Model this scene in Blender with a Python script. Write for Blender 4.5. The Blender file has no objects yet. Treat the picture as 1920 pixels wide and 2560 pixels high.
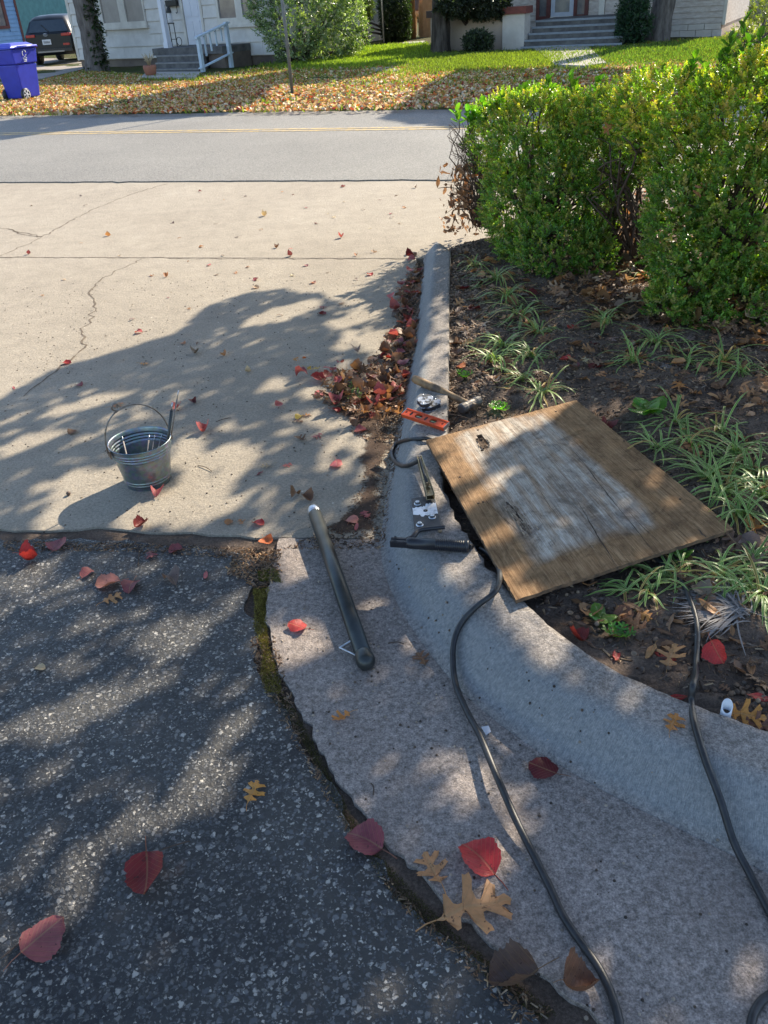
import bpy, bmesh, math, random
import numpy as np
from mathutils import Vector, Matrix
from mathutils.bvhtree import BVHTree
from mathutils.geometry import tessellate_polygon
random.seed(7); rng = np.random.default_rng(7)
SC = bpy.context.scene
# ------------------------------------------------------------ camera
F = 2100.0; CH = 1.6
PITCH = math.atan(1293/F); ROLL = math.radians(4.05)
fwd = np.array([0, math.cos(PITCH), -math.sin(PITCH)]); r0 = np.array([1., 0, 0]); u0 = np.cross(r0, fwd)
cr, sr = math.cos(ROLL), math.sin(ROLL)
RT = cr*r0 - sr*u0; UP = cr*u0 + sr*r0
cam = bpy.data.cameras.new('camera'); camo = bpy.data.objects.new('camera', cam); SC.collection.objects.link(camo)
cam.sensor_fit = 'VERTICAL'; cam.sensor_height = 36; cam.lens = F/2560*36; cam.clip_start = .05; cam.clip_end = 600
mw = Matrix.Identity(4)
for i in range(3):
    mw[i][0] = RT[i]; mw[i][1] = UP[i]; mw[i][2] = -fwd[i]
mw[2][3] = CH; camo.matrix_world = mw; SC.camera = camo
# ------------------------------------------------------------ light
AZ, EL = math.radians(38), math.radians(33)
SUN = np.array([math.sin(AZ)*math.cos(EL), math.cos(AZ)*math.cos(EL), math.sin(EL)])
w = bpy.data.worlds.new('World'); SC.world = w; w.use_nodes = True
nt = w.node_tree; bg = nt.nodes['Background']; sk = nt.nodes.new('ShaderNodeTexSky')
sk.sky_type = 'NISHITA'; sk.sun_disc = False; sk.sun_elevation = EL; sk.sun_rotation = AZ
sk.air_density = 1.0; sk.dust_density = .8; sk.ozone_density = 1.5
nt.links.new(sk.outputs[0], bg.inputs[0]); bg.inputs[1].default_value = 0.15
sl = bpy.data.lights.new('sun', 'SUN'); sl.energy = 5.0; sl.angle = math.radians(.5); sl.color = (1, .89, .71)
so = bpy.data.objects.new('sun', sl); SC.collection.objects.link(so)
so.rotation_euler = Vector(SUN).to_track_quat('Z', 'Y').to_euler(); so.location = (8, 10, 20)
SC.view_settings.view_transform = 'Standard'; SC.view_settings.look = 'None'
SC.view_settings.exposure = 1.14; SC.view_settings.gamma = 1; SC.view_settings.use_curve_mapping = False
SC.cycles.max_bounces = 6; SC.cycles.transparent_max_bounces = 8

# ------------------------------------------------------------ helpers
def ray(x, y):
    d = fwd*F + RT*(x-960) - UP*(y-1280); return d/np.linalg.norm(d)
def P(x, y, z=0.0):
    d = ray(x, y); t = (z-CH)/d[2]; return np.array([d[0]*t, d[1]*t, z])
def PY(x, y, Y):
    d = ray(x, y); return d*(Y/d[1]) + np.array([0, 0, CH])
def proj(p):
    q = np.asarray(p, float) - np.array([0, 0, CH]); Z = q@fwd
    return 960 + F*(q@RT)/Z, 1280 - F*(q@UP)/Z, Z
def tag(o, label=None, cat=None, group=None, kind=None):
    if label: o['label'] = label
    if cat: o['category'] = cat
    if group: o['group'] = group
    if kind: o['kind'] = kind
    return o
def thing(name, label, cat, loc=(0, 0, 0), rz=0, group=None, kind=None):
    o = bpy.data.objects.new(name, None); SC.collection.objects.link(o)
    o.empty_display_size = .1
    o.location = Vector([float(c) for c in loc]); o.rotation_euler = (0, 0, rz)
    tag(o, label, cat, group, kind); return o
def off(o):  # world offset of an (unrotated) parent chain
    v = Vector((0, 0, 0))
    while o is not None:
        v += o.location; o = o.parent
    return v
def link(name, me, parent=None, mats=None):
    o = bpy.data.objects.new(name, me); SC.collection.objects.link(o)
    if parent: o.parent = parent
    if mats is not None and not me.materials:
        for m in (mats if isinstance(mats, (list, tuple)) else [mats]): me.materials.append(m)
    return o
def npmesh(name, V, Fc, col=None, uv=None, smooth=False, matidx=None):
    me = bpy.data.meshes.new(name); V = np.asarray(V, np.float32); Fc = np.asarray(Fc, np.int32)
    k = Fc.shape[1]; n = len(Fc)
    me.vertices.add(len(V)); me.vertices.foreach_set('co', V.ravel())
    me.loops.add(n*k); me.loops.foreach_set('vertex_index', Fc.ravel())
    me.polygons.add(n); me.polygons.foreach_set('loop_start', np.arange(0, n*k, k, dtype=np.int32))
    if smooth: me.polygons.foreach_set('use_smooth', np.ones(n, bool))
    if matidx is not None: me.polygons.foreach_set('material_index', np.asarray(matidx, np.int32))
    me.update(calc_edges=True)
    if col is not None:
        a = me.color_attributes.new('Col', 'FLOAT_COLOR', 'POINT')
        c4 = np.ones((len(V), 4), np.float32); c4[:, :3] = col; a.data.foreach_set('color', c4.ravel())
    if uv is not None:
        u = me.uv_layers.new(name='UVMap'); u.data.foreach_set('uv', np.asarray(uv, np.float32)[Fc.ravel()].ravel())
    return me
def catmull(pts, sub=6):
    pts = [np.asarray(p, float) for p in pts]; out = []
    for i in range(len(pts)-1):
        p0 = pts[max(i-1, 0)]; p1 = pts[i]; p2 = pts[i+1]; p3 = pts[min(i+2, len(pts)-1)]
        for k in range(sub):
            t = k/sub; out.append(.5*((2*p1)+(-p0+p2)*t+(2*p0-5*p1+4*p2-p3)*t*t+(-p0+3*p1-3*p2+p3)*t**3))
    out.append(pts[-1]); return out
class MB:
    def __init__(s): s.v = []; s.f = []; s.c = []; s.col = (1, 1, 1); s.sm = []
    def add(s, vs, fs, smooth=False):
        b = len(s.v); s.v += [tuple(float(x) for x in p) for p in vs]; s.c += [s.col]*len(vs)
        s.f += [tuple(i+b for i in f) for f in fs]; s.sm += [smooth]*len(fs); return s
    def hexa(s, p):  # 8 points: bottom 4 ccw, top 4 ccw
        return s.add(p, [(3, 2, 1, 0), (4, 5, 6, 7), (0, 1, 5, 4), (1, 2, 6, 5), (2, 3, 7, 6), (3, 0, 4, 7)])
    def box(s, x0, x1, y0, y1, z0, z1):
        return s.hexa([(x0, y0, z0), (x1, y0, z0), (x1, y1, z0), (x0, y1, z0), (x0, y0, z1), (x1, y0, z1), (x1, y1, z1), (x0, y1, z1)])
    def obox(s, c, ax, ay, az, hx, hy, hz):
        c, ax, ay, az = (np.asarray(q, float) for q in (c, ax, ay, az))
        g = lambda a, b, d: c+ax*hx*a+ay*hy*b+az*hz*d
        return s.hexa([g(-1, -1, -1), g(1, -1, -1), g(1, 1, -1), g(-1, 1, -1), g(-1, -1, 1), g(1, -1, 1), g(1, 1, 1), g(-1, 1, 1)])
    def tube(s, pts, r, n=8, caps=True, smooth=True):
        pts = [np.asarray(p, float) for p in pts]; m = len(pts)
        rs = r if isinstance(r, (list, tuple, np.ndarray)) else [r]*m
        if m == 2 and len(rs) != 2: rs = [rs[0]]*2
        t = pts[1]-pts[0]; t /= np.linalg.norm(t)+1e-9
        a = np.cross(t, [0, 0, 1.]);
        if np.linalg.norm(a) < 1e-3: a = np.cross(t, [1., 0, 0])
        a /= np.linalg.norm(a); vs = []; fs = []
        for i, p in enumerate(pts):
            t = pts[min(i+1, m-1)]-pts[max(i-1, 0)]; t = t/(np.linalg.norm(t)+1e-9)
            a = a-t*(a@t); a /= np.linalg.norm(a)+1e-9; b = np.cross(t, a)
            for k in range(n):
                th = 2*math.pi*k/n; vs.append(p+(a*math.cos(th)+b*math.sin(th))*rs[i])
        for i in range(m-1):
            for k in range(n):
                k2 = (k+1) % n; fs.append((i*n+k, i*n+k2, (i+1)*n+k2, (i+1)*n+k))
        s.add(vs, fs, smooth)
        if caps:
            b = len(s.v)-len(vs); s.f += [tuple(b+k for k in range(n))[::-1], tuple(b+(m-1)*n+k for k in range(n))]; s.sm += [False, False]
        return s
    def lathe(s, prof, n=24, c=(0, 0, 0), ax=(0, 0, 1), smooth=True):
        c = np.asarray(c, float); ax = np.asarray(ax, float); ax /= np.linalg.norm(ax)
        a = np.cross(ax, [0, 0, 1.]);
        if np.linalg.norm(a) < 1e-3: a = np.array([1., 0, 0])
        a /= np.linalg.norm(a); b = np.cross(ax, a); vs = []; fs = []
        for r, h in prof:
            for k in range(n):
                th = 2*math.pi*k/n; vs.append(c+ax*h+(a*math.cos(th)+b*math.sin(th))*r)
        for i in range(len(prof)-1):
            for k in range(n):
                k2 = (k+1) % n; fs.append((i*n+k, i*n+k2, (i+1)*n+k2, (i+1)*n+k))
        return s.add(vs, fs, smooth)
    def prism(s, poly, z0, z1, M4=None):
        n = len(poly); tri = tessellate_polygon([[Vector((p[0], p[1], 0)) for p in poly]])
        vs = [(p[0], p[1], z1) for p in poly]+[(p[0], p[1], z0) for p in poly]
        if M4 is not None: vs = [tuple(M4 @ Vector(v)) for v in vs]
        fs = []
        for t in tri:
            a, b, c = t; ar = (poly[b][0]-poly[a][0])*(poly[c][1]-poly[a][1])-(poly[b][1]-poly[a][1])*(poly[c][0]-poly[a][0])
            if ar < 0: a, b, c = a, c, b
            fs += [(a, b, c), (a+n, c+n, b+n)]
        area = sum(poly[i][0]*poly[(i+1) % n][1]-poly[(i+1) % n][0]*poly[i][1] for i in range(n))
        for i in range(n):
            j = (i+1) % n; fs.append((i, i+n, j+n, j) if area > 0 else (j, j+n, i+n, i))
        return s.add(vs, fs)
    def build(s, name, mat, parent=None, base=None, **kw):
        V = np.array(s.v, float)
        if parent is not None: o3 = np.array(off(parent))
        elif base is not None: o3 = np.array(base, float)
        else: o3 = np.zeros(3)
        V = V-o3; me = bpy.data.meshes.new(name); me.from_pydata([tuple(v) for v in V], [], s.f)
        me.polygons.foreach_set('use_smooth', s.sm); me.update()
        a = me.color_attributes.new('Col', 'FLOAT_COLOR', 'POINT')
        c4 = np.ones((len(V), 4), np.float32); c4[:, :3] = np.array(s.c); a.data.foreach_set('color', c4.ravel())
        o = link(name, me, parent, mat)
        if parent is None: o.location = Vector(o3)
        tag(o, **kw); return o
def bevel(o, w=.003, seg=2):
    m = o.modifiers.new('bevel', 'BEVEL'); m.width = w; m.segments = seg; m.limit_method = 'ANGLE'; m.angle_limit = math.radians(40)
    return o
# ------------------------------------------------------------ materials
class NT:
    def __init__(s, name):
        s.m = bpy.data.materials.new(name); s.m.use_nodes = True; s.t = s.m.node_tree; s.b = s.t.nodes['Principled BSDF']; s.out = s.t.nodes['Material Output']
    def n(s, ty, **kw):
        x = s.t.nodes.new(ty)
        for k, v in kw.items():
            if k.startswith('i_'):
                k = k[2:]; k = int(k) if k.isdigit() else k.replace('_', ' ')
                if hasattr(v, 'links') or isinstance(v, bpy.types.NodeSocket): s.t.links.new(v, x.inputs[k])
                else: x.inputs[k].default_value = v
            else: setattr(x, k, v)
        return x
    def co(s, which='Object', scale=(1, 1, 1), rot=0):
        c = s.n('ShaderNodeTexCoord'); m = s.n('ShaderNodeMapping'); s.t.links.new(c.outputs[which], m.inputs[0]); m.inputs['Scale'].default_value = scale; m.inputs['Rotation'].default_value = (0, 0, rot); return m.outputs[0]
    def noise(s, v, scale, detail=4, rough=.55, dist=0): return s.n('ShaderNodeTexNoise', i_Vector=v, i_Scale=scale, i_Detail=detail, i_Roughness=rough, i_Distortion=dist).outputs[0]
    def ramp(s, f, stops):
        r = s.n('ShaderNodeValToRGB', i_Fac=f); e = r.color_ramp.elements
        while len(e) < len(stops): e.new(.5)
        for q, (p, c) in zip(e, stops): q.position = p; q.color = (*c, 1) if isinstance(c, (tuple, list)) else (c, c, c, 1)
        return r.outputs[0]
    def mix(s, f, a, b, mode='MIX'):
        x = s.n('ShaderNodeMix', data_type='RGBA', blend_type=mode)
        for i, v in ((0, f), (6, a), (7, b)):
            if isinstance(v, bpy.types.NodeSocket): s.t.links.new(v, x.inputs[i])
            else: x.inputs[i].default_value = (*v, 1) if isinstance(v, (tuple, list)) else v
        return x.outputs[2]
    def math(s, op, a, b=0): 
        x = s.n('ShaderNodeMath', operation=op)
        for i, v in ((0, a), (1, b)):
            if isinstance(v, bpy.types.NodeSocket): s.t.links.new(v, x.inputs[i])
            else: x.inputs[i].default_value = v
        return x.outputs[0]
    def set(s, col=None, rough=None, metal=None, spec=None, h=None, dist=.002, strength=1, trans=None):
        B = s.b
        for k, v in (('Base Color', col), ('Roughness', rough), ('Metallic', metal), ('Specular IOR Level', spec)):
            if v is None: continue
            if isinstance(v, bpy.types.NodeSocket): s.t.links.new(v, B.inputs[k])
            else: B.inputs[k].default_value = (*v, 1) if isinstance(v, (tuple, list)) else v
        if h is not None:
            bp = s.n('ShaderNodeBump', i_Height=h, i_Distance=dist, i_Strength=strength); s.t.links.new(bp.outputs[0], B.inputs['Normal'])
        if trans:
            tr = s.n('ShaderNodeBsdfTranslucent'); s.t.links.new(col, tr.inputs[0]) if isinstance(col, bpy.types.NodeSocket) else None
            if trans[1] is not None: 
                c2 = s.mix(1.0, col, trans[1], 'MULTIPLY'); s.t.links.new(c2, tr.inputs[0])
            mx = s.n('ShaderNodeMixShader', i_0=trans[0]); s.t.links.new(B.outputs[0], mx.inputs[1]); s.t.links.new(tr.outputs[0], mx.inputs[2]); s.t.links.new(mx.outputs[0], s.out.inputs[0])
        return s.m
def simple(name, c1, c2=None, scale=8, rough=.7, metal=0, bscale=60, bdist=.001, spec=.5, stretch=(1, 1, 1), lo=.35, hi=.65):
    N = NT(name); v = N.co(scale=stretch); c2 = c2 or tuple(x*.75 for x in c1)
    f = N.noise(v, scale, 6, .6); col = N.ramp(f, [(lo, c1), (hi, c2)])
    return N.set(col, rough, metal, spec, N.noise(v, bscale, 4), bdist)
# concrete of the driveway: beige, fine sand speckle, stains
def concrete(name, base, dark, light, speck=.5, stain=None, brush=False, gain=1.0):
    N = NT(name); v = N.co()
    big = N.noise(v, .9, 5, .6, .3); mid = N.noise(v, 7, 6, .65); fine = N.noise(v, 260, 3, .7); gr = N.noise(v, 90, 4, .7)
    c = N.ramp(big, [(.3, dark), (.55, base), (.8, light)])
    c = N.mix(.45, c, N.ramp(mid, [(.3, tuple(x*.72 for x in base)), (.65, tuple(x*1.14 for x in base))]))
    c = N.mix(speck, c, N.ramp(gr, [(.33, .45), (.5, 1.0), (.66, 1.5)]), 'MULTIPLY')
    c = N.mix(speck*.8, c, N.ramp(fine, [(.33, .4), (.5, 1.0), (.68, 1.6)]), 'MULTIPLY')
    vo = N.n('ShaderNodeTexVoronoi', i_Vector=v, i_Scale=45.0); pit = N.ramp(vo.outputs['Distance'], [(.03, .8), (.07, 0.0)])
    gate = N.ramp(N.noise(v, 11, 2), [(.55, 0.0), (.62, 1.0)])
    c = N.mix(N.math('MULTIPLY', pit, gate), c, tuple(x*.3 for x in base))
    if stain:
        s = N.ramp(N.noise(v, 2.2, 5, .7, .5), [(.52, 0.0), (.72, .75)]); c = N.mix(s, c, stain)
    chips = N.n('ShaderNodeTexVoronoi', i_Vector=v, i_Scale=16.0); ch = N.ramp(chips.outputs['Distance'], [(.05, 1.0), (.085, 0.0)])
    c = N.mix(N.math('MULTIPLY', ch, N.ramp(N.noise(v, 5, 2), [(.56, 0.0), (.6, .8)])), c, tuple(min(x*2, .7) for x in light))
    h = N.math('ADD', N.math('MULTIPLY', gr, .7), N.math('MULTIPLY', fine, .6))
    h = N.math('ADD', h, N.math('MULTIPLY', N.noise(v, 25, 3), 1.2))
    return N.set(c, .9, 0, .3, h, .004, 1)
M_drive = concrete('driveway_concrete', (.315, .272, .215), (.26, .222, .175), (.36, .315, .255), .5)
M_apron = concrete('apron_concrete', (.265, .225, .20), (.215, .18, .155), (.30, .265, .24), .85, stain=(.19, .145, .12))
M_curb = concrete('curb_concrete', (.27, .24, .215), (.22, .19, .17), (.32, .285, .26), .8)
def curb_face():  # slurry-brushed face with broom lines; its cooler grey paints in sky reflection
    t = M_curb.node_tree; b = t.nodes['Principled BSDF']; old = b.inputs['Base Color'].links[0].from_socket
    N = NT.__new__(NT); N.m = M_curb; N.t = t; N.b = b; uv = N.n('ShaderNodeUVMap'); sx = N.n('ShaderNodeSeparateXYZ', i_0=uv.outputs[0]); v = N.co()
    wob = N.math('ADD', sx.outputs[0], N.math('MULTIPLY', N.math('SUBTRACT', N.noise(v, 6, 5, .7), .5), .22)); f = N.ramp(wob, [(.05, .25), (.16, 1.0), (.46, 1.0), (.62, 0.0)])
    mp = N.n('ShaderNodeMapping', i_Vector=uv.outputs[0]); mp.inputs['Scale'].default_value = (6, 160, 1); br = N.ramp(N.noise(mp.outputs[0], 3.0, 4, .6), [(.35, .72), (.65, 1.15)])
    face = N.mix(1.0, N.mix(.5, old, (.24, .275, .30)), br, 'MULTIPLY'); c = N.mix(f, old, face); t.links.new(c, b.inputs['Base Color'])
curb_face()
M_walk = concrete('walk_concrete', (.36, .33, .29), (.3, .28, .25), (.4, .37, .33), .4)
def asphalt_near():
    N = NT('asphalt_lot'); v = N.co(); v2 = N.n('ShaderNodeVectorMath', operation='ADD'); N.t.links.new(v, v2.inputs[0])
    nz = N.n('ShaderNodeTexNoise', i_Vector=v, i_Scale=95.0, i_Detail=3.0); sc = N.n('ShaderNodeVectorMath', operation='SCALE'); N.t.links.new(nz.outputs['Color'], sc.inputs[0]); sc.inputs['Scale'].default_value = .019
    N.t.links.new(sc.outputs[0], v2.inputs[1]); V = v2.outputs[0]
    cells = []
    big = N.ramp(N.noise(v, 1.6, 5, .6, .4), [(.38, 0.0), (.62, 1.0)])
    base = N.mix(big, (.012, .012, .014), (.05, .047, .043))
    h = None; c = base
    for scale, r, lo in ((64.0, .43, .36), (135.0, .45, .25)):
        a = N.n('ShaderNodeTexVoronoi', i_Vector=V, i_Scale=scale)
        st = N.ramp(a.outputs['Distance'], [(r-.09, 1.0), (r+.02, 0.0)])
        sep = N.n('ShaderNodeSeparateColor', i_0=a.outputs['Color']); pick = N.ramp(sep.outputs[0], [(lo, 0.0), (lo+.06, 1.0)])
        m = N.math('MULTIPLY', st, pick)
        m = N.math('MULTIPLY', m, N.math('ADD', N.math('MULTIPLY', big, .45), .55))
        sc_ = N.ramp(sep.outputs[1], [(0, (.05, .052, .06)), (.5, (.115, .115, .118)), (.82, (.23, .22, .205)), (.97, (.52, .48, .42))])
        c = N.mix(m, c, sc_); hh = N.math('MULTIPLY', m, 1.0 if scale < 100 else .5); h = hh if h is None else N.math('MAXIMUM', h, hh)
    rust = N.ramp(N.noise(v, 3.1, 4, .6), [(.66, 0.0), (.74, .5)]); c = N.mix(rust, c, (.20, .09, .045))
    h = N.math('ADD', h, N.math('MULTIPLY', N.noise(v, 22, 5, .7), 1.6))
    return N.set(c, N.ramp(N.noise(v, 60, 3), [(.3, .45), (.7, .8)]), 0, .5, h, .006, 1)
M_asph = asphalt_near()
def road_mat():
    N = NT('road_asphalt'); v = N.co(); c = N.ramp(N.noise(v, .5, 5, .6), [(.3, (.175, .165, .148)), (.7, (.225, .212, .188))])
    g = N.noise(v, 60, 4, .8); c = N.mix(.8, c, N.ramp(g, [(.34, .35), (.5, 1.0), (.66, 1.7)]), 'MULTIPLY')
    return N.set(c, .75, 0, .4, g, .012, 1)
M_road = road_mat()
M_yellow = simple('worn_yellow_paint', (.50, .34, .12), (.26, .22, .16), 14, .7, lo=.40, hi=.60)
def soil_mat():
    N = NT('soil'); v = N.co(); c = N.ramp(N.noise(v, 6, 8, .7, .4), [(.3, (.075, .055, .043)), (.55, (.15, .11, .085)), (.75, (.22, .17, .13))])
    c = N.mix(.7, c, N.ramp(N.noise(v, 130, 4, .8), [(.3, .4), (.5, 1.0), (.7, 1.9)]), 'MULTIPLY')
    h = N.math('ADD', N.noise(v, 60, 6, .8), N.math('MULTIPLY', N.noise(v, 14, 5, .7), 2)); return N.set(c, .95, 0, .2, h, .012, 1)
M_soil = soil_mat()
def lawn_mat():
    N = NT('lawn_soil'); v = N.co(); c = N.ramp(N.noise(v, .5, 6, .65), [(.35, (.10, .075, .035)), (.6, (.055, .075, .02))])
    c = N.mix(.8, c, N.ramp(N.noise(v, 14, 5, .8), [(.3, .4), (.5, 1.0), (.7, 1.8)]), 'MULTIPLY'); return N.set(c, .95, 0, .1, N.noise(v, 20, 5, .8), .05, 1)
M_lawn = lawn_mat()
# leaves: colour from object colour x Col attribute
def leaf_mat(name, trans=.25, tint=(1.3, 1.1, .7), rough=.5, veins=True, var=.35, spec=.4):
    N = NT(name); oi = N.n('ShaderNodeObjectInfo'); at = N.n('ShaderNodeAttribute', attribute_name='Col')
    c = N.mix(1.0, oi.outputs['Color'], at.outputs['Color'], 'MULTIPLY')
    v = N.co(); f = N.noise(v, 45, 5, .7)
    if veins:
        f = N.noise(v, 4.5, 6, .7, .4); sp = N.ramp(N.noise(v, 9, 3, .6), [(.64, 0.0), (.68, .8)]); c = N.mix(sp, c, (.03, .012, .01)); tn = N.ramp(N.noise(v, 2.2, 3), [(.45, 0.0), (.65, .45)]); c = N.mix(tn, c, N.mix(1.0, c, (1.25, 1.08, 1.0), 'MULTIPLY'))
    c = N.mix(var, c, N.ramp(f, [(.3, .35), (.5, 1.0), (.7, 1.55)]), 'MULTIPLY')
    h = f
    if veins:
        uv = N.n('ShaderNodeUVMap'); sx = N.n('ShaderNodeSeparateXYZ', i_0=uv.outputs[0])
        ax = N.math('ABSOLUTE', N.math('SUBTRACT', sx.outputs[0], .5)); mid = N.ramp(ax, [(.012, 1.0), (.03, 0.0)])
        k = N.math('SUBTRACT', N.math('MULTIPLY', sx.outputs[1], 8.0), N.math('MULTIPLY', ax, 7.0)); fr = N.math('FRACT', k); sv = N.ramp(N.math('ABSOLUTE', N.math('SUBTRACT', fr, .5)), [(.03, .55), (.08, 0.0)])
        vv = N.math('MAXIMUM', mid, sv); c = N.mix(N.math('MULTIPLY', vv, .35), c, (.42, .27, .13)); h = N.math('ADD', f, N.math('MULTIPLY', vv, -.7))
    return N.set(c, rough, 0, spec, h, .0015, 1, trans=(trans, tint))
M_leaf = leaf_mat('dry_leaf')
M_litter = leaf_mat('leaf_litter', .3, veins=False)
M_green = leaf_mat('hedge_leaf', .42, (1.5, 1.9, .35), .3, False, .2, .6)
M_bigleaf = leaf_mat('broad_leaf', .45, (1.6, 2.0, .35), .22, True, .15, .6)
M_grass = leaf_mat('grass_blade', .5, (1.5, 1.6, .4), .6, False, .3, .3)
M_moss = leaf_mat('moss', .2, (1.2, 1.3, .4), .9, False, .5, .1)
def blade_mat():
    N = NT('variegated_blade'); uv = N.n('ShaderNodeUVMap'); sx = N.n('ShaderNodeSeparateXYZ', i_0=uv.outputs[0]); at = N.n('ShaderNodeAttribute', attribute_name='Col')
    ax = N.math('ABSOLUTE', N.math('SUBTRACT', sx.outputs[0], .5)); e = N.ramp(ax, [(.27, 0.0), (.33, 1.0)])
    c = N.mix(e, (.15, .28, .06), (.44, .52, .21)); c = N.mix(1.0, c, at.outputs['Color'], 'MULTIPLY'); return N.set(c, .4, 0, .4, trans=(.3, (1.2, 1.3, .6)))
M_blade = blade_mat()
def attr_mat(name, rough=.7, metal=0, spec=.4, bs=80, bd=.001, var=.3, ns=12):
    N = NT(name); at = N.n('ShaderNodeAttribute', attribute_name='Col'); oi = N.n('ShaderNodeObjectInfo'); c = N.mix(1.0, at.outputs['Color'], oi.outputs['Color'], 'MULTIPLY'); v = N.co()
    c = N.mix(var, c, N.ramp(N.noise(v, ns, 6, .7), [(.3, .4), (.5, 1.0), (.7, 1.4)]), 'MULTIPLY'); return N.set(c, rough, metal, spec, N.noise(v, bs, 4), bd)
M_at = attr_mat('painted_matt'); M_nut = attr_mat('acorn_shell', .6, 0, .25, 300, .0004, .4, 90)
M_bark = simple('bark', (.12, .10, .085), (.045, .036, .03), 9, .9, 0, 30, .03, .2, (1, 1, .22))
M_bark2 = simple('grey_bark', (.20, .175, .16), (.09, .075, .07), 12, .9, 0, 26, .03, .2, (1, 1, .25))
M_twig = simple('twig', (.10, .065, .045), (.05, .032, .024), 30, .85)
M_rubber = simple('black_rubber', (.012, .012, .014), (.03, .03, .032), 40, .45, 0, 200, .0003)
M_rubber2 = simple('black_plastic', (.012, .013, .018), (.02, .02, .026), 60, .38, 0, 300, .0002)
print('mats ok')
# ============================================================ GROUND
BV, BF = [], []
def reg(o):  # register for placement
    b = len(BV); me = o.data; mwx = o.matrix_world if o.parent is None else o.matrix_world
    L = off(o)
    BV.extend([tuple(v.co + L) for v in me.vertices]); BF.extend([tuple(i+b for i in p.vertices) for p in me.polygons])
def pl(pts, z=0.0): return [P(x, y, z)[:2] for x, y in pts]
def dense(poly, step, jit, rs):
    out = []
    for i in range(len(poly)-1):
        a = np.array(poly[i], float); b = np.array(poly[i+1], float); n = max(1, int(np.linalg.norm(b-a)/step))
        for k in range(n):
            out.append(a+(b-a)*k/n+(rs.normal(0, jit, 2) if (k or i) else 0))
    out.append(np.array(poly[-1], float)); return out
def sm2(pts, sub): return [p[:2] for p in catmull([(p[0], p[1], 0) for p in pts], sub)]
m = MB(); m.box(-250, 250, -30, 400, -.5, -.045); g0 = m.build('ground', M_soil, kind='structure')
# lines (world)
jL, jR = P(0, 643)[:2], P(1010, 646)[:2]; nL, nR = P(0, 458)[:2], P(1090, 452)[:2]; gL, gR = P(0, 292)[:2], P(1115, 275)[:2]
def ext(a, b, x): t = (x-a[0])/(b[0]-a[0]); return np.array([x, a[1]+(b[1]-a[1])*t])
SLAB = sm2(pl([(698, 1347), (686, 1411), (668, 1489), (665, 1556), (681, 1592), (690, 1652), (708, 1697), (733, 1745), (778, 1830), (822, 1908), (839, 1946), (890, 2010), (928, 2056), (962, 2107), (1008, 2145), (1046, 2178), (1122, 2263), (1172, 2305), (1244, 2377), (1333, 2427), (1400, 2478), (1500, 2560), (1640, 2680)]), 3)
ASPE = sm2(pl([(618, 1352), (632, 1398), (640, 1440), (622, 1480), (612, 1510), (618, 1540), (652, 1562), (652, 1590), (636, 1625), (640, 1680), (660, 1708), (700, 1745), (722, 1790), (745, 1840), (772, 1900), (838, 1962), (860, 2040), (905, 2105), (968, 2170), (992, 2230), (1075, 2310), (1150, 2370), (1240, 2440), (1320, 2530), (1420, 2640)]), 2)
rs = np.random.default_rng(3)
drv_near = pl([(0, 1322), (120, 1328), (240, 1318), (400, 1330), (560, 1338), (640, 1340), (700, 1342), (800, 1345), (958, 1347)])
# driveway slab 1: joint to the near edge
def slab(name, poly, z1, z0, mat): 
    mm = MB(); mm.prism(poly, z0, z1); o = mm.build(name, mat, kind='structure'); reg(o); return o
e = .006
near_edge = dense([np.array([-9, drv_near[0][1]+1.0])]+drv_near+[np.array([.35, 2.44])], .05, .004, rs)
slab('driveway', [p for p in near_edge]+[ext(jL, jR, .35)-[0, e], ext(jL, jR, -9)-[0, e]], 0, -.08, M_drive)
rr = dense([ext(nL, nR, -14), ext(nL, nR, 12)], .12, .01, rs)
slab('driveway', [ext(jL, jR, -14)+[0, e], ext(jL, jR, .35)+[0, e], ext(jL, jR, 12)+[0, e]]+rr[::-1], 0, -.08, M_drive)
rg = dense([ext(gL, gR, -60), ext(gL, gR, 60)], .4, .04, rs)
slab('road', [p+[0, -.012] for p in (ext(nL, nR, -60), ext(nL, nR, -14))]+[p+np.array([0, .004]) for p in rr[1:-1]]+[ext(nL, nR, 12)-[0, .012], ext(nL, nR, 60)]+rg[::-1], .012, -.07, M_road)
for k, (dy) in enumerate((0, .19)):
    a, b = ext(P(0, 340)[:2], P(1115, 326)[:2], -60), ext(P(0, 340)[:2], P(1115, 326)[:2], 60); m = MB(); o = np.array([0, dy])
    pp = dense([a+o, b+o], .3, .004, rs); qq = dense([b+o+[0, .10], a+o+[0, .10]], .3, .004, rs); m.prism(pp+qq, .013, .016); m.build('road_line', M_yellow, kind='structure')
# asphalt lot
asp = [np.array([-9, 1.2]), np.array([-9, 3.75])]+dense(pl([(0, 1348), (60, 1352), (160, 1347), (300, 1352), (420, 1362), (520, 1372), (600, 1385)]), .03, .006, rs)
asp += dense(ASPE[1:], .02, .005, rs)+[np.array([.5, .2]), np.array([.5, -3]), np.array([-9, -3])]
slab('asphalt_lot', asp, .002, -.06, M_asph)
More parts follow.
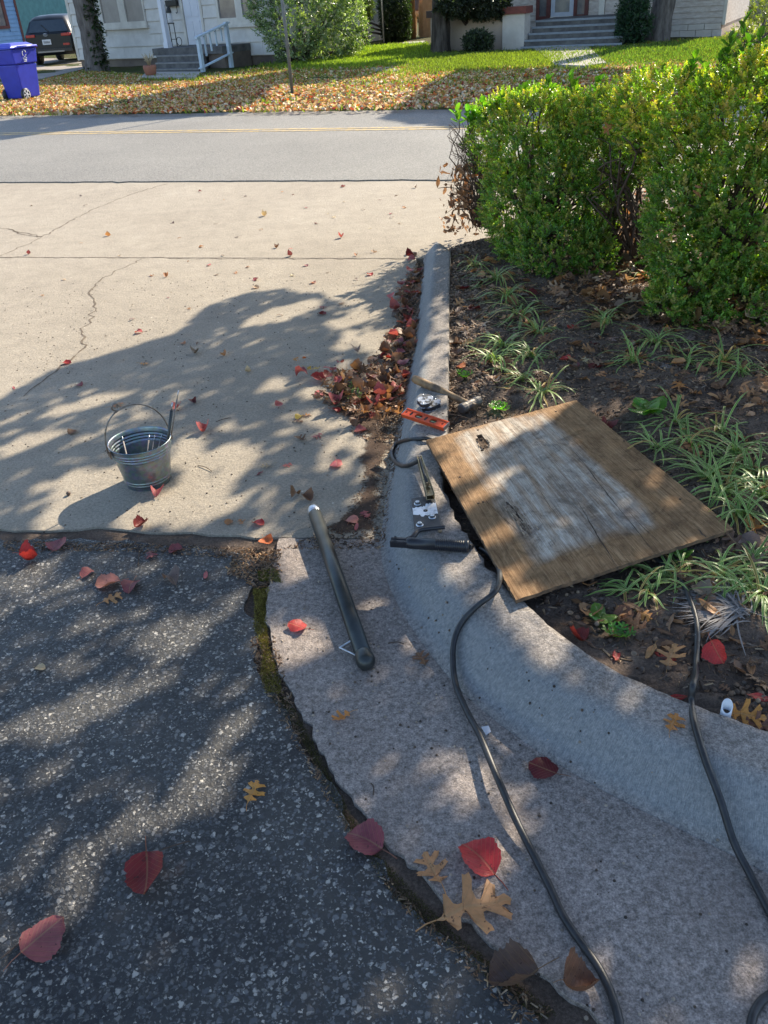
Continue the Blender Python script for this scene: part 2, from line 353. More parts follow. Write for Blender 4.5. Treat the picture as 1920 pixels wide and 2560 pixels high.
# cracks on the driveway: thin dark fissures
def crack(pts, wd, name='crack'):
    m = MB(); q = dense(pl(pts), .05, .012, rs)
    for i in range(len(q)-1):
        a, b = q[i], q[i+1]; d = (b-a)/np.linalg.norm(b-a); n = np.array([-d[1], d[0]])*wd*random.uniform(.4, 1.3)/2
        b = b+d*.004; m.add([(*(a-n), .0015), (*(b-n), .0015), (*(b+n), .0015), (*(a+n), .0015)], [(0, 1, 2, 3)])
    return m.build(name, M_crack, kind='structure')
M_crack = simple('crack_dirt', (.17, .13, .09), (.10, .075, .055), 20, .95)
crack([(0, 640), (60, 615), (120, 585), (200, 540), (290, 500), (360, 475), (418, 460)], .012)
crack([(0, 570), (50, 580), (105, 592), (60, 588), (20, 572)], .012)
crack([(355, 648), (310, 668), (290, 676), (252, 700), (222, 727), (235, 760), (230, 800), (205, 835), (215, 870), (160, 915), (120, 940), (60, 990)], .012)
crack([(1010, 648), (700, 647), (400, 645), (0, 644)], .012)
# curb and apron: stations
TOE = [(1090, 604), (1062, 640), (1050, 700), (1040, 780), (1030, 860), (1012, 960), (996, 1050), (982, 1130), (968, 1220), (958, 1300), (950, 1345), (946, 1385), (958, 1450), (1000, 1540), (1060, 1630), (1130, 1718), (1220, 1800), (1330, 1880), (1450, 1955), (1560, 2015), (1700, 2085), (1800, 2135), (1920, 2195), (2150, 2290)]
BCK = [(1128, 599), (1126, 640), (1124, 700), (1123, 780), (1122, 860), (1120, 960), (1117, 1040), (1112, 1095), (1105, 1150), (1108, 1215), (1130, 1285), (1160, 1330), (1205, 1400), (1250, 1462), (1310, 1512), (1370, 1568), (1450, 1630), (1530, 1682), (1610, 1718), (1700, 1758), (1790, 1792), (1850, 1812), (1930, 1840), (2180, 1900)]
T3 = catmull([P(x, y, 0) for x, y in TOE], 5); B3 = catmull([P(x, y, .12) for x, y in BCK], 5)
ns = len(T3); NP = 16; V = []; Fc = []
for i in range(ns):
    s = i/(ns-1); hh = .12*min(1, (i+.6)/5.0)
    # face takes a bigger share of the width where the curb flares
    fk = .48+.12*min(1, max(0, (s-.45)/.2))
    row = []
    jb = rs.normal(0, .006, 3)*(1 if 32 < i < 70 else .2); jb[2] = 0
    for k in range(NP):
        u = k/(NP-1)*1.0; q = T3[i]*(1-u)+(B3[i]+jb*(u**6))*u
        t = min(1, u/fk); z = hh*(t**1.9*(2.9-1.9*t) if t < 1 else 1)+.006*max(0, (u-fk))/(1-fk)
        row.append((q[0], q[1], z+.004*(k > 0)))
    row.append((row[-1][0]+.004, row[-1][1], hh-.03)); row.append((row[-1][0]+.004, row[-1][1], -.1)); V += row
R = NP+2
for i in range(ns-1):
    for k in range(R-1):
        a = i*R+k; Fc.append((a, a+R, a+R+1, a+1))
arc = np.concatenate([[0], np.cumsum(np.linalg.norm(np.diff(np.array(T3), axis=0), axis=1))]); UVc = [(min(k, NP-1)/(NP-1), arc[i]) for i in range(ns) for k in range(R)]
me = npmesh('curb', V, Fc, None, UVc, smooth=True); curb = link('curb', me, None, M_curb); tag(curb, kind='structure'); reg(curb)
# end cap of curb
# apron slab between SLAB edge and toe
tp = [p[:2]+np.array([.01, 0]) for p in T3[10*5:]]
ap = [np.array(P(698, 1349)[:2]), *dense(pl([(698, 1349), (820, 1351), (950, 1352)]), .04, .002, rs)[1:]]+[p for p in tp]
ap += [np.array([1.2, .2])]+[p for p in dense(SLAB[::-1], .02, .0035, rs)][:-1]
m = MB(); m.prism(ap, -.06, .006); apron = bevel(m.build('gutter_apron', M_apron, kind='structure'), .006, 2); reg(apron)
# planting bed
nb = len(B3); NC = 46; V = []; Fc = []
RB = [np.array([7.5-3.0*(i/(nb-1)), 8.0-9.0*(i/(nb-1)), 0]) for i in range(nb)]
def bh(x, y, d):
    z = .085+.045*min(1, d/.8)+.03*math.sin(x*2.1+1)*math.sin(y*1.7)
    z += .012*math.sin(x*13+y*7)*math.sin(y*11-x*3); return z
for i in range(nb):
    for k in range(NC):
        u = (k/(NC-1))**1.7; q = B3[i]*(1-u)+RB[i]*u; d = np.linalg.norm((q-B3[i])[:2])
        V.append((q[0]-(.012 if k == 0 else 0), q[1], bh(q[0], q[1], d)+rs.normal(0, .004)))
for i in range(nb-1):
    for k in range(NC-1):
        a = i*NC+k; Fc.append((a, a+NC, a+NC+1, a+1))
# far border skirt
me = npmesh('planting_bed', V, Fc, smooth=True); bed = link('planting_bed', me, None, M_soil); tag(bed, kind='structure'); reg(bed)
# lawn sheet across the road with a gentle rise at the verge
xs = np.linspace(-60, 60, 241); tt = np.concatenate([np.linspace(0, 2, 9), np.linspace(2.5, 30, 56), [60, 200]]); V = []
for t in tt:
    for x in xs:
        q = ext(gL, gR, x); nz = .03*math.sin(x*1.3+t)*math.sin(t*.9)+rs.normal(0, .008)
        V.append((x+.0*t, q[1]+t+(0 if t else -.03), (.05*min(1, t/.6)+nz*min(1, t)) if t else -.03))
nx = len(xs); Fc = [(j*nx+i, j*nx+i+1, (j+1)*nx+i+1, (j+1)*nx+i) for j in range(len(tt)-1) for i in range(nx-1)]
me = npmesh('lawn_ground', V, Fc, smooth=True); lawn = link('lawn_ground', me, None, M_lawn); tag(lawn, kind='structure'); reg(lawn)
BVH = BVHTree.FromPolygons(BV, BF)
ORG = Vector((0, 0, CH))
def G(x, y):
    d = Vector(ray(x, y)); h, n, i, dd = BVH.ray_cast(ORG, d)
    if h is None: q = P(x, y, 0); return np.array(q), np.array([0, 0, 1.])
    if n.z < 0: n = -n
    return np.array(h), np.array(n)
def GZ(x, y):
    h, n, i, dd = BVH.ray_cast(Vector((x, y, 3)), Vector((0, 0, -1)))
    if h is None: return 0.0, np.array([0, 0, 1.])
    if n.z < 0: n = -n
    return h.z, np.array(n)
# ------------------------------------------------------------ leaf templates
def leaf_tpl(kind, seed, curl=1.0):
    r = np.random.default_rng(seed); n = 36 if kind == 'oak' else 20; V = []; UVv = []; cu = r.choice([-.35, .5, .8, .3])*curl; cv = r.uniform(-.5, .6)*curl; tw = r.uniform(-.7, .7)*curl
    ph = r.uniform(0, .06); side = [r.uniform(.85, 1.15) for _ in range(2)]
    for i in range(n+1):
        t = i/n
        ws = []
        for sd in (0, 1):
            if kind == 'oak':
                env = (.16+.36*math.sin(math.pi*min(1, t*1.02))**.8)*(1-.25*t); lob = .5+.5*math.cos(2*math.pi*(t*3.1+.42+ph*(sd*2-1)*2)); wv = env*(.15+.85*lob**.95)*(1+.25*math.sin(t*60+sd)*lob); wv = wv if t < .97 else wv*.3
                if t < .06: wv = .02
                k = .24
            elif kind == 'pear':
                wv = .47*math.sin(math.pi*t**.86)**.52*(1-.08*t)*(1+.05*math.sin(t*75)+.05*math.sin(t*17+seed)); k = .05
                if t > .93: wv *= .55
            else:
                wv = .16*math.sin(math.pi*t)**.9; k = 0
            ws.append(max(wv*side[sd], .004 if 0 < t < 1 else .001)); 
        cols = [-1, -.55, 0, .55, 1]
        for q in cols:
            wv = ws[0] if q < 0 else ws[1]; x = q*wv; y = t+k*abs(x)*(1-t*.3)
            z = cu*abs(x)**1.5*.9+cv*(t-.5)**2+tw*x*(t-.5)+.035*math.sin(9*t+4*q+seed)*abs(q)
            V.append((x, y-.5, z)); UVv.append((.5+x, t))
    Fq = []
    for i in range(n):
        for k in range(4):
            a = i*5+k; Fq.append((a, a+1, a+6, a+5))
    # stem
    b = len(V); L = r.uniform(.25, .5) if kind != 'thin' else .05; sx = r.uniform(-.15, .15)
    st = [(0, -.5, V[2][2]), (sx*.4, -.5-L*.5, V[2][2]+.03), (sx, -.5-L, V[2][2]+.02)]
    for (x, y, z) in st: V += [(x-.012, y, z), (x+.012, y, z), (x, y, z+.018)]; UVv += [(.5, 0)]*3
    for i in range(2):
        for k in range(3):
            a = b+i*3+k; c = b+i*3+(k+1) % 3; Fq.append((a, c, c+3, a+3))
    V = np.array(V); V[:, 2] -= V[:n*5, 2].min(); return V, np.array(Fq), np.array(UVv)
OUT = [(.012, 0), (.03, .08), (.07, .13), (.17, .18), (.25, .20), (.24, .25), (.14, .28), (.085, .33), (.08, .38), (.17, .43), (.30, .47), (.43, .50), (.40, .55), (.43, .60), (.33, .60), (.20, .56), (.115, .58), (.10, .64), (.17, .70), (.27, .76), (.37, .84), (.30, .86), (.26, .90), (.17, .84), (.11, .83), (.09, .88), (.13, .94), (.08, .96), (.04, .98), (.004, 1.0)]
def oak_tpl(seed):
    r = np.random.default_rng(seed); V, U, Fq = [], [], []; cu = r.choice([-.4, .5, .75, .25]); cv = r.uniform(-.5, .6); tw = r.uniform(-.8, .8); n = len(OUT); sinu = r.uniform(.75, 1.0)
    def z(x, y): return cu*abs(x)**1.4*.9+cv*(y-.5)**2+tw*x*(y-.5)+.03*math.sin(11*y+6*x+seed)
    rows = []
    for sd in (-1, 1):
        kx = r.uniform(.85, 1.15); sh = r.uniform(-.03, .03); mids = np.maximum.accumulate([min(1, max(0, y-.45*x)) for x, y in OUT]); row = []
        for i, (x, y) in enumerate(OUT):
            x2 = x*kx*(1 if x > .15 else sinu)*sd+r.normal(0, .006); y2 = y+(sh if 3 < i < 26 else 0)+r.normal(0, .005); mx, my = 0, mids[i]; b = len(V)
            for f in (0, .5, 1): X, Y = mx+(x2-mx)*f, my+(y2-my)*f; V.append((X, Y-.5, z(X, Y))); U.append((.5+X, Y))
            row.append(b)
        for i in range(n-1):
            a, b = row[i], row[i+1]
            for k in range(2): q = (a+k, a+k+1, b+k+1, b+k); Fq.append(q if sd > 0 else q[::-1])
    b = len(V); L = r.uniform(.2, .4); sx = r.uniform(-.12, .12); z0 = z(0, 0)
    for (x, y, zz_) in [(0, -.5, z0), (sx*.4, -.5-L*.5, z0+.03), (sx, -.5-L, z0+.02)]: V += [(x-.012, y, zz_), (x+.012, y, zz_), (x, y, zz_+.018)]; U += [(.5, 0)]*3
    for i in range(2):
        for k in range(3): a = b+i*3+k; c = b+i*3+(k+1) % 3; Fq.append((a, c, c+3, a+3))
    V = np.array(V); V[:, 2] -= V[:b, 2].min(); return V, np.array(Fq), np.array(U)
TPL = {('oak', i): oak_tpl(10+i) for i in range(5)}
TPL.update({('pear', i): leaf_tpl('pear', 40+i) for i in range(5)})
TPL.update({('thin', i): leaf_tpl('thin', 70+i) for i in range(3)})
TPL.update({('cupped', i): leaf_tpl('pear', 90+i, 3.2) for i in range(3)})
LM = {}
for k, (V, Fq, U) in TPL.items():
    me = npmesh(k[0]+'_leaf', V, Fq, np.ones((len(V), 3)), U, smooth=True); me.materials.append(M_leaf); LM[k] = me
LC = dict(red=(.42, .035, .035), pink=(.50, .12, .12), mauve=(.26, .07, .08), maroon=(.10, .008, .014), tan=(.44, .215, .095), gold=(.52, .23, .055), brown=(.16, .08, .045), grey=(.17, .13, .11), orange=(.55, .13, .03), pale=(.48, .38, .24), green=(.16, .26, .06), yellow=(.55, .38, .05), salmon=(.52, .22, .16), darkred=(.20, .02, .02))
def leafobj(kind, color, size, pos, nrm, yaw, label=None, group=None, tilt=.12, name=None, parent=None):
    idx = random.randrange({'oak': 5, 'pear': 5, 'thin': 3, 'cupped': 3}[kind]); me = LM[(kind, idx)]
    o = bpy.data.objects.new(name or 'fallen_leaf', me); SC.collection.objects.link(o)
    z = Vector(nrm) + Vector((random.uniform(-1, 1)*tilt, random.uniform(-1, 1)*tilt, 0)); z.normalize()
    q = z.to_track_quat('Z', 'Y').to_matrix().to_4x4() @ Matrix.Rotation(yaw, 4, 'Z')
    # kill the track_quat yaw bias
    y = Vector((math.cos(yaw+math.pi/2), math.sin(yaw+math.pi/2), 0)); y = (y - z*y.dot(z)).normalized(); x = y.cross(z)
    M4 = Matrix(((x.x, y.x, z.x, 0), (x.y, y.y, z.y, 0), (x.z, y.z, z.z, 0), (0, 0, 0, 1)))
    if parent is None: M4.translation = Vector(pos)+z*.002
    else: M4.translation = Vector(pos)
    o.matrix_world = M4 @ Matrix.Diagonal((size, size, size, 1))
    if parent is not None: o.parent = parent
    c = LC[color] if isinstance(color, str) else color; j = random.uniform(.85, 1.15)
    o.color = (c[0]*j, c[1]*j*random.uniform(.9, 1.1), c[2]*j, 1)
    if label: tag(o, label, 'leaf', group)
    return o
def inst(tpl, Mx, T, C):  # tpl=(V,F[,UV]); Mx (m,3,3); T (m,3); C (m,3)
    V, Fq = tpl[0], tpl[1]; m_ = len(T); n = len(V)
    W = np.einsum('mij,nj->mni', Mx, V)+T[:, None, :]; Fo = Fq[None]+(np.arange(m_)*n)[:, None, None]
    return W.reshape(-1, 3), Fo.reshape(-1, Fq.shape[1]), np.repeat(C, n, 0), (np.tile(tpl[2], (m_, 1)) if len(tpl) > 2 else None)
def cat(parts):
    Vs, Fs, Cs, Us = [], [], [], []; b = 0
    for V, f, c, u in parts:
        Vs.append(V); Fs.append(f+b); Cs.append(c); Us.append(u); b += len(V)
    return np.concatenate(Vs), np.concatenate(Fs), np.concatenate(Cs), (np.concatenate(Us) if Us[0] is not None else None)
def rotm(yaw, nx, ny, s):  # orientation matrices: normal tilted by nx, ny
    m_ = len(yaw); z = np.stack([nx, ny, np.ones(m_)], 1); z /= np.linalg.norm(z, axis=1)[:, None]
    y = np.stack([np.cos(yaw), np.sin(yaw), np.zeros(m_)], 1); y -= z*(y*z).sum(1)[:, None]; y /= np.linalg.norm(y, axis=1)[:, None]
    x = np.cross(y, z); return np.stack([x, y, z], 2)*np.asarray(s)[:, None, None]
def framem(z, s, r, spread=1.0):  # orientation from normals with random yaw
    m_ = len(z); z = z+r.normal(0, spread, z.shape); z /= np.linalg.norm(z, axis=1)[:, None]+1e-9
    a = r.normal(0, 1, z.shape); y = a-z*(a*z).sum(1)[:, None]; y /= np.linalg.norm(y, axis=1)[:, None]+1e-9
    return np.stack([np.cross(y, z), y, z], 2)*np.asarray(s)[:, None, None]
# ============================================================ DIRT, MOSS, DEBRIS
m = MB(); m.box(-9, 1.2, .1, 4.2, -.03, -.009); m.build('joint_dirt', M_soil, kind='structure')
def inpoly(px, py, poly):
    poly = np.asarray(poly); ins = np.zeros(len(px), bool); j = len(poly)-1
    for i in range(len(poly)):
        xi, yi = poly[i]; xj, yj = poly[j]
        c = ((yi > py) != (yj > py)) & (px < (xj-xi)*(py-yi)/(yj-yi+1e-12)+xi); ins ^= c; j = i
    return ins
def scatter_px(poly, n, r, bias=None):  # points on the ground inside a pixel polygon, roughly even in WORLD area
    poly = np.asarray(poly, float); x0, y0 = poly.min(0); x1, y1 = poly.max(0)
    W = np.array([P(x, y, .05)[:2] for x, y in poly]); out = []
    lo, hi = W.min(0), W.max(0)
    while len(out) < n:
        q = lo+(hi-lo)*r.random((n*3, 2)); ok = inpoly(q[:, 0], q[:, 1], W); out += list(q[ok])
    return np.array(out[:n])
chipV = np.array([(-.5, -.12, 0), (.5, -.08, 0), (.5, .1, .02), (-.5, .12, .03), (-.4, -.05, .12), (.42, -.02, .1)])
chip = (chipV, np.array([(0, 1, 5, 4), (3, 2, 5, 4), (0, 4, 3, 0), (1, 2, 5, 1)]))
blob = (np.array([(math.cos(a)*.5, math.sin(a)*.5, .05) for a in np.arange(6)*math.pi/3]+[(math.cos(a+.5)*.3, math.sin(a+.5)*.3, .4) for a in np.arange(6)*math.pi/3]), np.array([(i, (i+1) % 6, 6+(i+1) % 6, 6+i) for i in range(6)]+[(6, 7, 8, 9), (9, 10, 11, 6)]))
def acorn_tpl():
    prof = [(.02, -.5), (.3, -.42), (.46, -.2), (.5, .05), (.42, .3), (.2, .5), (.03, .6)]; V, Fq = [], []; n = 8
    for r_, h in prof:
        for k in range(n): V.append((r_*math.cos(k*math.pi/4), h, .45+r_*math.sin(k*math.pi/4)))
    for i in range(len(prof)-1):
        for k in range(n): Fq.append((i*n+k, i*n+(k+1) % n, (i+1)*n+(k+1) % n, (i+1)*n+k))
    return np.array(V), np.array(Fq)
def cap_tpl():
    prof = [(.05, .42), (.35, .36), (.54, .12), (.56, 0), (.48, 0), (.3, .22), (.03, .28)]; V, Fq = [], []; n = 9
    for r_, h in prof:
        for k in range(n): V.append((r_*math.cos(k*2*math.pi/n), r_*math.sin(k*2*math.pi/n), h))
    for i in range(len(prof)-1):
        for k in range(n): Fq.append((i*n+k, i*n+(k+1) % n, (i+1)*n+(k+1) % n, (i+1)*n+k))
    return np.array(V), np.array(Fq)
ACORN, CAP = acorn_tpl(), cap_tpl()
def bits(name, pts, tpl, smin, smax, cols, mat, r, dz=0.0, tilt=.3, flip=False, kind='stuff', parent=None, uvs=False, pile=0):
    n = len(pts); zs = [GZ(x, y) for x, y in pts]; T = np.array([(p[0], p[1], z[0]+dz) for p, z in zip(pts, zs)]); N_ = np.array([z[1] for z in zs])
    if pile: T[:, 2] += r.random(n)*pile
    s = r.uniform(smin, smax, n); Mx = rotm(r.uniform(0, 6.28, n), N_[:, 0]/N_[:, 2]+r.normal(0, tilt, n), N_[:, 1]/N_[:, 2]+r.normal(0, tilt, n), s)
    C = np.array(cols)[r.integers(0, len(cols), n)]*r.uniform(.7, 1.3, (n, 1))
    V, f, c, u = inst(tpl, Mx, T, C); o = link(name, npmesh(name, V, f, c, u, smooth=True), parent, mat); tag(o, kind=kind); return o
R2 = np.random.default_rng(21)
brn = [(.21, .13, .08), (.30, .19, .12), (.12, .08, .055), (.42, .30, .19), (.28, .22, .17), (.08, .055, .04)]
jointpoly = [(0, 1322), (640, 1338), (690, 1350), (690, 1380), (600, 1368), (300, 1350), (0, 1350)]
bits('debris', scatter_px(jointpoly, 1100, R2), chip, .006, .02, brn+[(.3, .17, .09)], M_litter, R2, .0)
bits('debris', scatter_px([(590, 1345), (700, 1345), (690, 1420), (640, 1440), (560, 1400)], 700, R2), chip, .006, .028, brn+[(.35, .2, .1), (.42, .28, .16)], M_litter, R2, .0)
gutter = [(985, 1000), (1015, 1000), (996, 1120), (972, 1230), (962, 1345), (700, 1347), (760, 1320), (850, 1270), (900, 1180), (930, 1090), (870, 1050), (930, 1000)]
bits('debris', scatter_px(gutter, 2600, R2), chip, .004, .02, brn, M_litter, R2, .0)
strip = [(1060, 640), (1050, 740), (1038, 860), (1015, 960), (990, 1080), (930, 1080), (960, 950), (990, 800), (1005, 700), (1040, 640)]
bits('debris', scatter_px(strip, 3000, R2), chip, .006, .026, brn, M_litter, R2, .0, pile=.012)
bits('debris', scatter_px([(620, 1560), (680, 1560), (760, 1830), (900, 2100), (1100, 2290), (1400, 2500), (1300, 2520), (1000, 2230), (840, 2010), (740, 1840), (630, 1640)], 900, R2), chip, .004, .02, brn, M_litter, R2, .0)
# dirt film washed along the gutter
dp = dense(pl([(1058, 660), (1046, 780), (1028, 880), (1008, 980), (990, 1080), (974, 1180), (962, 1270), (957, 1343), (840, 1342), (760, 1338), (800, 1310), (845, 1285), (880, 1240), (895, 1190), (880, 1140), (905, 1090), (860, 1050), (800, 1030), (900, 980), (975, 900), (985, 800), (1000, 700), (1058, 660)]), .03, .012, rs)[:-1]
def film(name, poly, fall, z, mat, step=.012, thr=.0):
    W = np.array(poly); lo, hi = W.min(0), W.max(0); nx = int((hi[0]-lo[0])/step)+2; ny = int((hi[1]-lo[1])/step)+2
    X, Y = np.meshgrid(lo[0]+np.arange(nx)*step, lo[1]+np.arange(ny)*step); q = np.c_[X.ravel(), Y.ravel()]; ins = inpoly(q[:, 0], q[:, 1], W); dm = np.full(len(q), 9.)
    for i in range(len(W)):
        a, b = W[i], W[(i+1) % len(W)]; ab = b-a; t = np.clip(((q-a)@ab)/(ab@ab+1e-12), 0, 1); dm = np.minimum(dm, np.linalg.norm(q-a-t[:, None]*ab, axis=1))
    al = np.where(ins, np.clip(dm/fall, 0, 1), 0); Fq = []
    A = al.reshape(ny, nx)
    for j in range(ny-1):
        for i in range(nx-1):
            if A[j:j+2, i:i+2].max() > 0: k = j*nx+i; Fq.append((k, k+1, k+nx+1, k+nx))
    V = np.c_[q, np.full(len(q), z)]; o = link(name, npmesh(name, V, Fq, np.repeat(al[:, None], 3, 1)), None, mat); tag(o, kind='structure')
def film_mat(name, c1, c2):
    N = NT(name); v = N.co(); at = N.n('ShaderNodeAttribute', attribute_name='Col'); f = N.noise(v, 30, 8, .75); a = N.math('ADD', at.outputs['Fac'], N.math('MULTIPLY', N.math('SUBTRACT', f, .5), 1.3)); al = N.ramp(a, [(.32, 0.0), (.62, .92)])
    c = N.ramp(N.noise(v, 70, 6, .8), [(.3, c1), (.7, c2)]); N.set(c, .95, 0, .2, N.noise(v, 120, 5, .8), .006); tr = N.n('ShaderNodeBsdfTransparent'); mx = N.n('ShaderNodeMixShader', i_0=al); N.t.links.new(tr.outputs[0], mx.inputs[1]); N.t.links.new(N.b.outputs[0], mx.inputs[2]); N.t.links.new(mx.outputs[0], N.out.inputs[0]); return N.m
M_film = film_mat('damp_dirt', (.05, .032, .024), (.13, .085, .06)); M_dry = film_mat('dry_dirt', (.22, .15, .09), (.36, .26, .17))
film('gutter_dirt', dp, .07, .0025, M_film)
0 and film('joint_grime', pl([(575, 1335), (700, 1335), (700, 1395), (655, 1450), (600, 1420), (560, 1380)]), .06, .0095, M_dry)
# moss in the joint beside the apron
mossblade = (np.array([(-.1, 0, 0), (.1, 0, 0), (.06, .05, 1), (-.06, .05, 1)]), np.array([(0, 1, 2, 3)]))
mp = scatter_px([(628, 1440), (668, 1440), (658, 1500), (664, 1580), (688, 1650), (700, 1700), (660, 1700), (645, 1650), (652, 1600), (630, 1540), (632, 1490)], 9000, R2)
bits('moss', mp, mossblade, .004, .009, [(.26, .21, .05), (.18, .16, .04), (.32, .27, .09), (.14, .11, .04), (.12, .08, .04)], M_moss, R2, -.002, .9)
mp = scatter_px([(700, 1430), (645, 1420), (636, 1400), (670, 1390), (690, 1400)], 2500, R2); bits('moss', mp, mossblade, .004, .008, [(.2, .18, .04), (.12, .12, .03)], M_moss, R2, -.002, .9)
mp = scatter_px([(700, 1700), (735, 1745), (905, 2060), (1010, 2170), (1130, 2290), (1250, 2385), (1400, 2500), (1350, 2510), (1240, 2430), (1080, 2300), (980, 2210), (860, 2030), (740, 1800), (670, 1710)], 9000, R2)
bits('moss', mp, mossblade, .003, .007, [(.07, .065, .025), (.10, .09, .03), (.05, .04, .025)], M_moss, R2, -.002, .9)  # darker moss past the sunny stretch: shade put into the colours
# loose sand and grit on apron / driveway
bits('grit', scatter_px([(960, 1350), (1300, 1700), (1920, 2100), (1920, 2560), (1500, 2560), (1100, 2200), (800, 1850), (690, 1600), (700, 1350)], 260, R2), blob, .003, .009, [(.3, .25, .2), (.1, .07, .05), (.4, .33, .26), (.06, .045, .035)], M_litter, R2)
bits('grit', scatter_px([(0, 700), (1000, 650), (960, 1320), (0, 1310)], 900, R2), blob, .003, .010, [(.2, .15, .1), (.10, .07, .05), (.05, .035, .03)], M_litter, R2)
# ============================================================ BUCKET
def galv():
    N = NT('galvanised_steel'); v = N.co(); vo = N.n('ShaderNodeTexVoronoi', i_Vector=v, i_Scale=70.0)
    c = N.ramp(N.noise(v, 9, 6, .7), [(.35, (.30, .35, .39)), (.6, (.20, .235, .26)), (.72, (.18, .165, .135))]); c = N.mix(.25, c, vo.outputs['Color'], 'MULTIPLY')
    sp = N.ramp(N.noise(N.co(scale=(1, 1, 1)), 14, 4, .6), [(.62, 0.0), (.72, .6)]); c = N.mix(sp, c, (.45, .27, .22)); return N.set(c, N.ramp(N.noise(v, 22, 4), [(.3, .28), (.7, .55)]), .85, .5, N.noise(v, 18, 4), .002)
M_galv = galv()
M_wire = simple('steel_wire', (.32, .29, .26), (.16, .12, .09), 30, .4, .9)
M_steel = simple('bright_steel', (.62, .64, .68), (.35, .36, .38), 60, .3, .9, 200, .0003)
M_black = simple('black_painted_steel', (.06, .066, .066), (.032, .035, .034), 14, .36, .55, 220, .0003, lo=.4, hi=.75)
M_rod = simple('welding_flux', (.30, .28, .27), (.22, .20, .19), 40, .7)
BX, BY = -.93, 2.965
bk = thing('bucket', 'galvanised steel bucket with a wire handle and welding rods standing in it', 'bucket', (BX, BY, 0))
def brad(z): return .086+(.119-.086)*z/.178
prof = []
zz = 0
def rib(z, zc, a=.0028, w_=.0035): return a*math.exp(-((z-zc)/w_)**2)
zl = list(np.linspace(0, .176, 90)); outer = [(brad(z)+sum(rib(z, c) for c in (.020, .032, .134, .146, .158)), z+.0) for z in zl]
prof = [(.02, .004), (.084, .004), (.0875, .0)]+outer+[(.1205, .178), (.1225, .181), (.1205, .184), (.1175, .181)]+[(r_-.0022, z) for r_, z in outer[::-1]]+[(.083, .006), (.001, .006)]
m = MB(); m.lathe(prof, 48, (BX, BY, 0)); ob = m.build('body', M_galv, bk)
eL = P(269, 1109, .172); eR = P(416, 1062, .172)
cB = np.array([BX, BY, .172]); dE = (eR-eL); dE[2] = 0; dE /= np.linalg.norm(dE); eL, eR = cB-dE*.124, cB+dE*.124
for e_ in (eL, eR):
    m = MB(); nrm = (e_-cB)/np.linalg.norm(e_-cB); sd = np.array([-nrm[1], nrm[0], 0])
    m.obox(e_+nrm*.001-np.array([0, 0, .008]), sd, nrm, (0, 0, 1), .017, .0025, .016); m.tube([e_+nrm*.004, e_+nrm*.009], .004, 8); bevel(m.build('ear', M_wire, bk), .001)
top = PY(345, 1014, BY); hz = top[2]-.172; upv = np.array([-.10, .05, 1.0]); A = []
for k in range(25):
    th = math.pi*k/24; A.append(cB-dE*math.cos(th)*.127+upv*hz*math.sin(th)**.85)
m = MB(); m.tube([A[0]+dE*.012-np.array([0, 0, .006])]+A+[A[-1]-dE*.012-np.array([0, 0, .006])], .0032, 8)
lc = A[9]+np.array([0, 0, .016]); m.tube([lc+dE*math.sin(a)*.0155+np.array([0, .01*a/6.3, 1])*[0, 1, 0]*1+np.array([0, 0, -math.cos(a)*.0155]) for a in np.linspace(0, 6.28, 22)], .0030, 8); m.build('handle', M_wire, bk)
m = MB(); m.lathe([(.001, .0), (.024, .0), (.0262, .001), (.0262, .0015), (.001, .0015)], 24, P(385, 1168, .1), (0, 0, 1)) if False else None
def rod(a, b, r_, mat, label, tipm=None):
    t = thing('welding_rod', label, 'welding rod', (a[0], a[1], a[2]), group='welding rods standing in the bucket')
    m = MB(); m.tube([a, a+(b-a)*.9], r_, 8); m.build('flux_coating', mat, t)
    m = MB(); m.tube([a+(b-a)*.9, b], r_*.62, 8); m.build('bare_tip', M_steel, t)
def inb(x, y, z): return np.array([BX+x, BY+y, z])
rod(inb(.06, .01, .012), PY(431, 1007, BY+.0), .0058, M_black, 'thickest dark rod standing upright against the right rim of the bucket')
rod(inb(.06, .03, .012), PY(446, 977, BY+.02), .0030, M_wire, 'longest thin grey rod sticking highest out of the bucket')
rod(inb(-.045, -.06, .012), PY(305, 1091, BY+.06), .0032, M_rod, 'short grey rod leaning alone to the left inside the bucket')
rod(inb(.0, -.07, .012), PY(373, 1088, BY+.075), .0032, M_rod, 'leftmost of the three short parallel rods leaning right inside the bucket')
rod(inb(.01, -.07, .012), PY(387, 1088, BY+.075), .0032, M_rod, 'middle one of the three short parallel rods leaning right inside the bucket')
rod(inb(.02, -.07, .012), PY(405, 1084, BY+.07), .0034, M_rod, 'rightmost of the three short parallel rods leaning right inside the bucket')
# ============================================================ TUBE
a, b = P(783, 1272, .05), P(914, 1652, .031); d = (b-a)/np.linalg.norm(b-a)
tb = thing('steel_tube', 'long black steel tube with a silver cap lying across the joint of the concrete', 'tube', ((a[0]+b[0])/2, (a[1]+b[1])/2, .008))
m = MB(); m.tube([a+d*.03, a+d*.4, b-d*.01], .0238, 28); m.build('barrel', M_black, tb)
m = MB(); m.lathe([(.001, 0), (.015, .0), (.021, .004), (.0245, .012), (.0245, .036), (.0232, .04)], 28, a, d); m.build('end_cap', M_steel, tb)
m = MB(); m.lathe([(.0235, -.03), (.025, -.026), (.0268, -.012), (.0275, .0)]+[(.0275*math.cos(t), .0275*math.sin(t)) for t in np.linspace(.12, 1.56, 10)], 28, b, d); m.build('ball_end', M_black, tb)
w1, w2, w3 = P(881, 1600, .035), P(849, 1619, .024), P(889, 1638, .03)
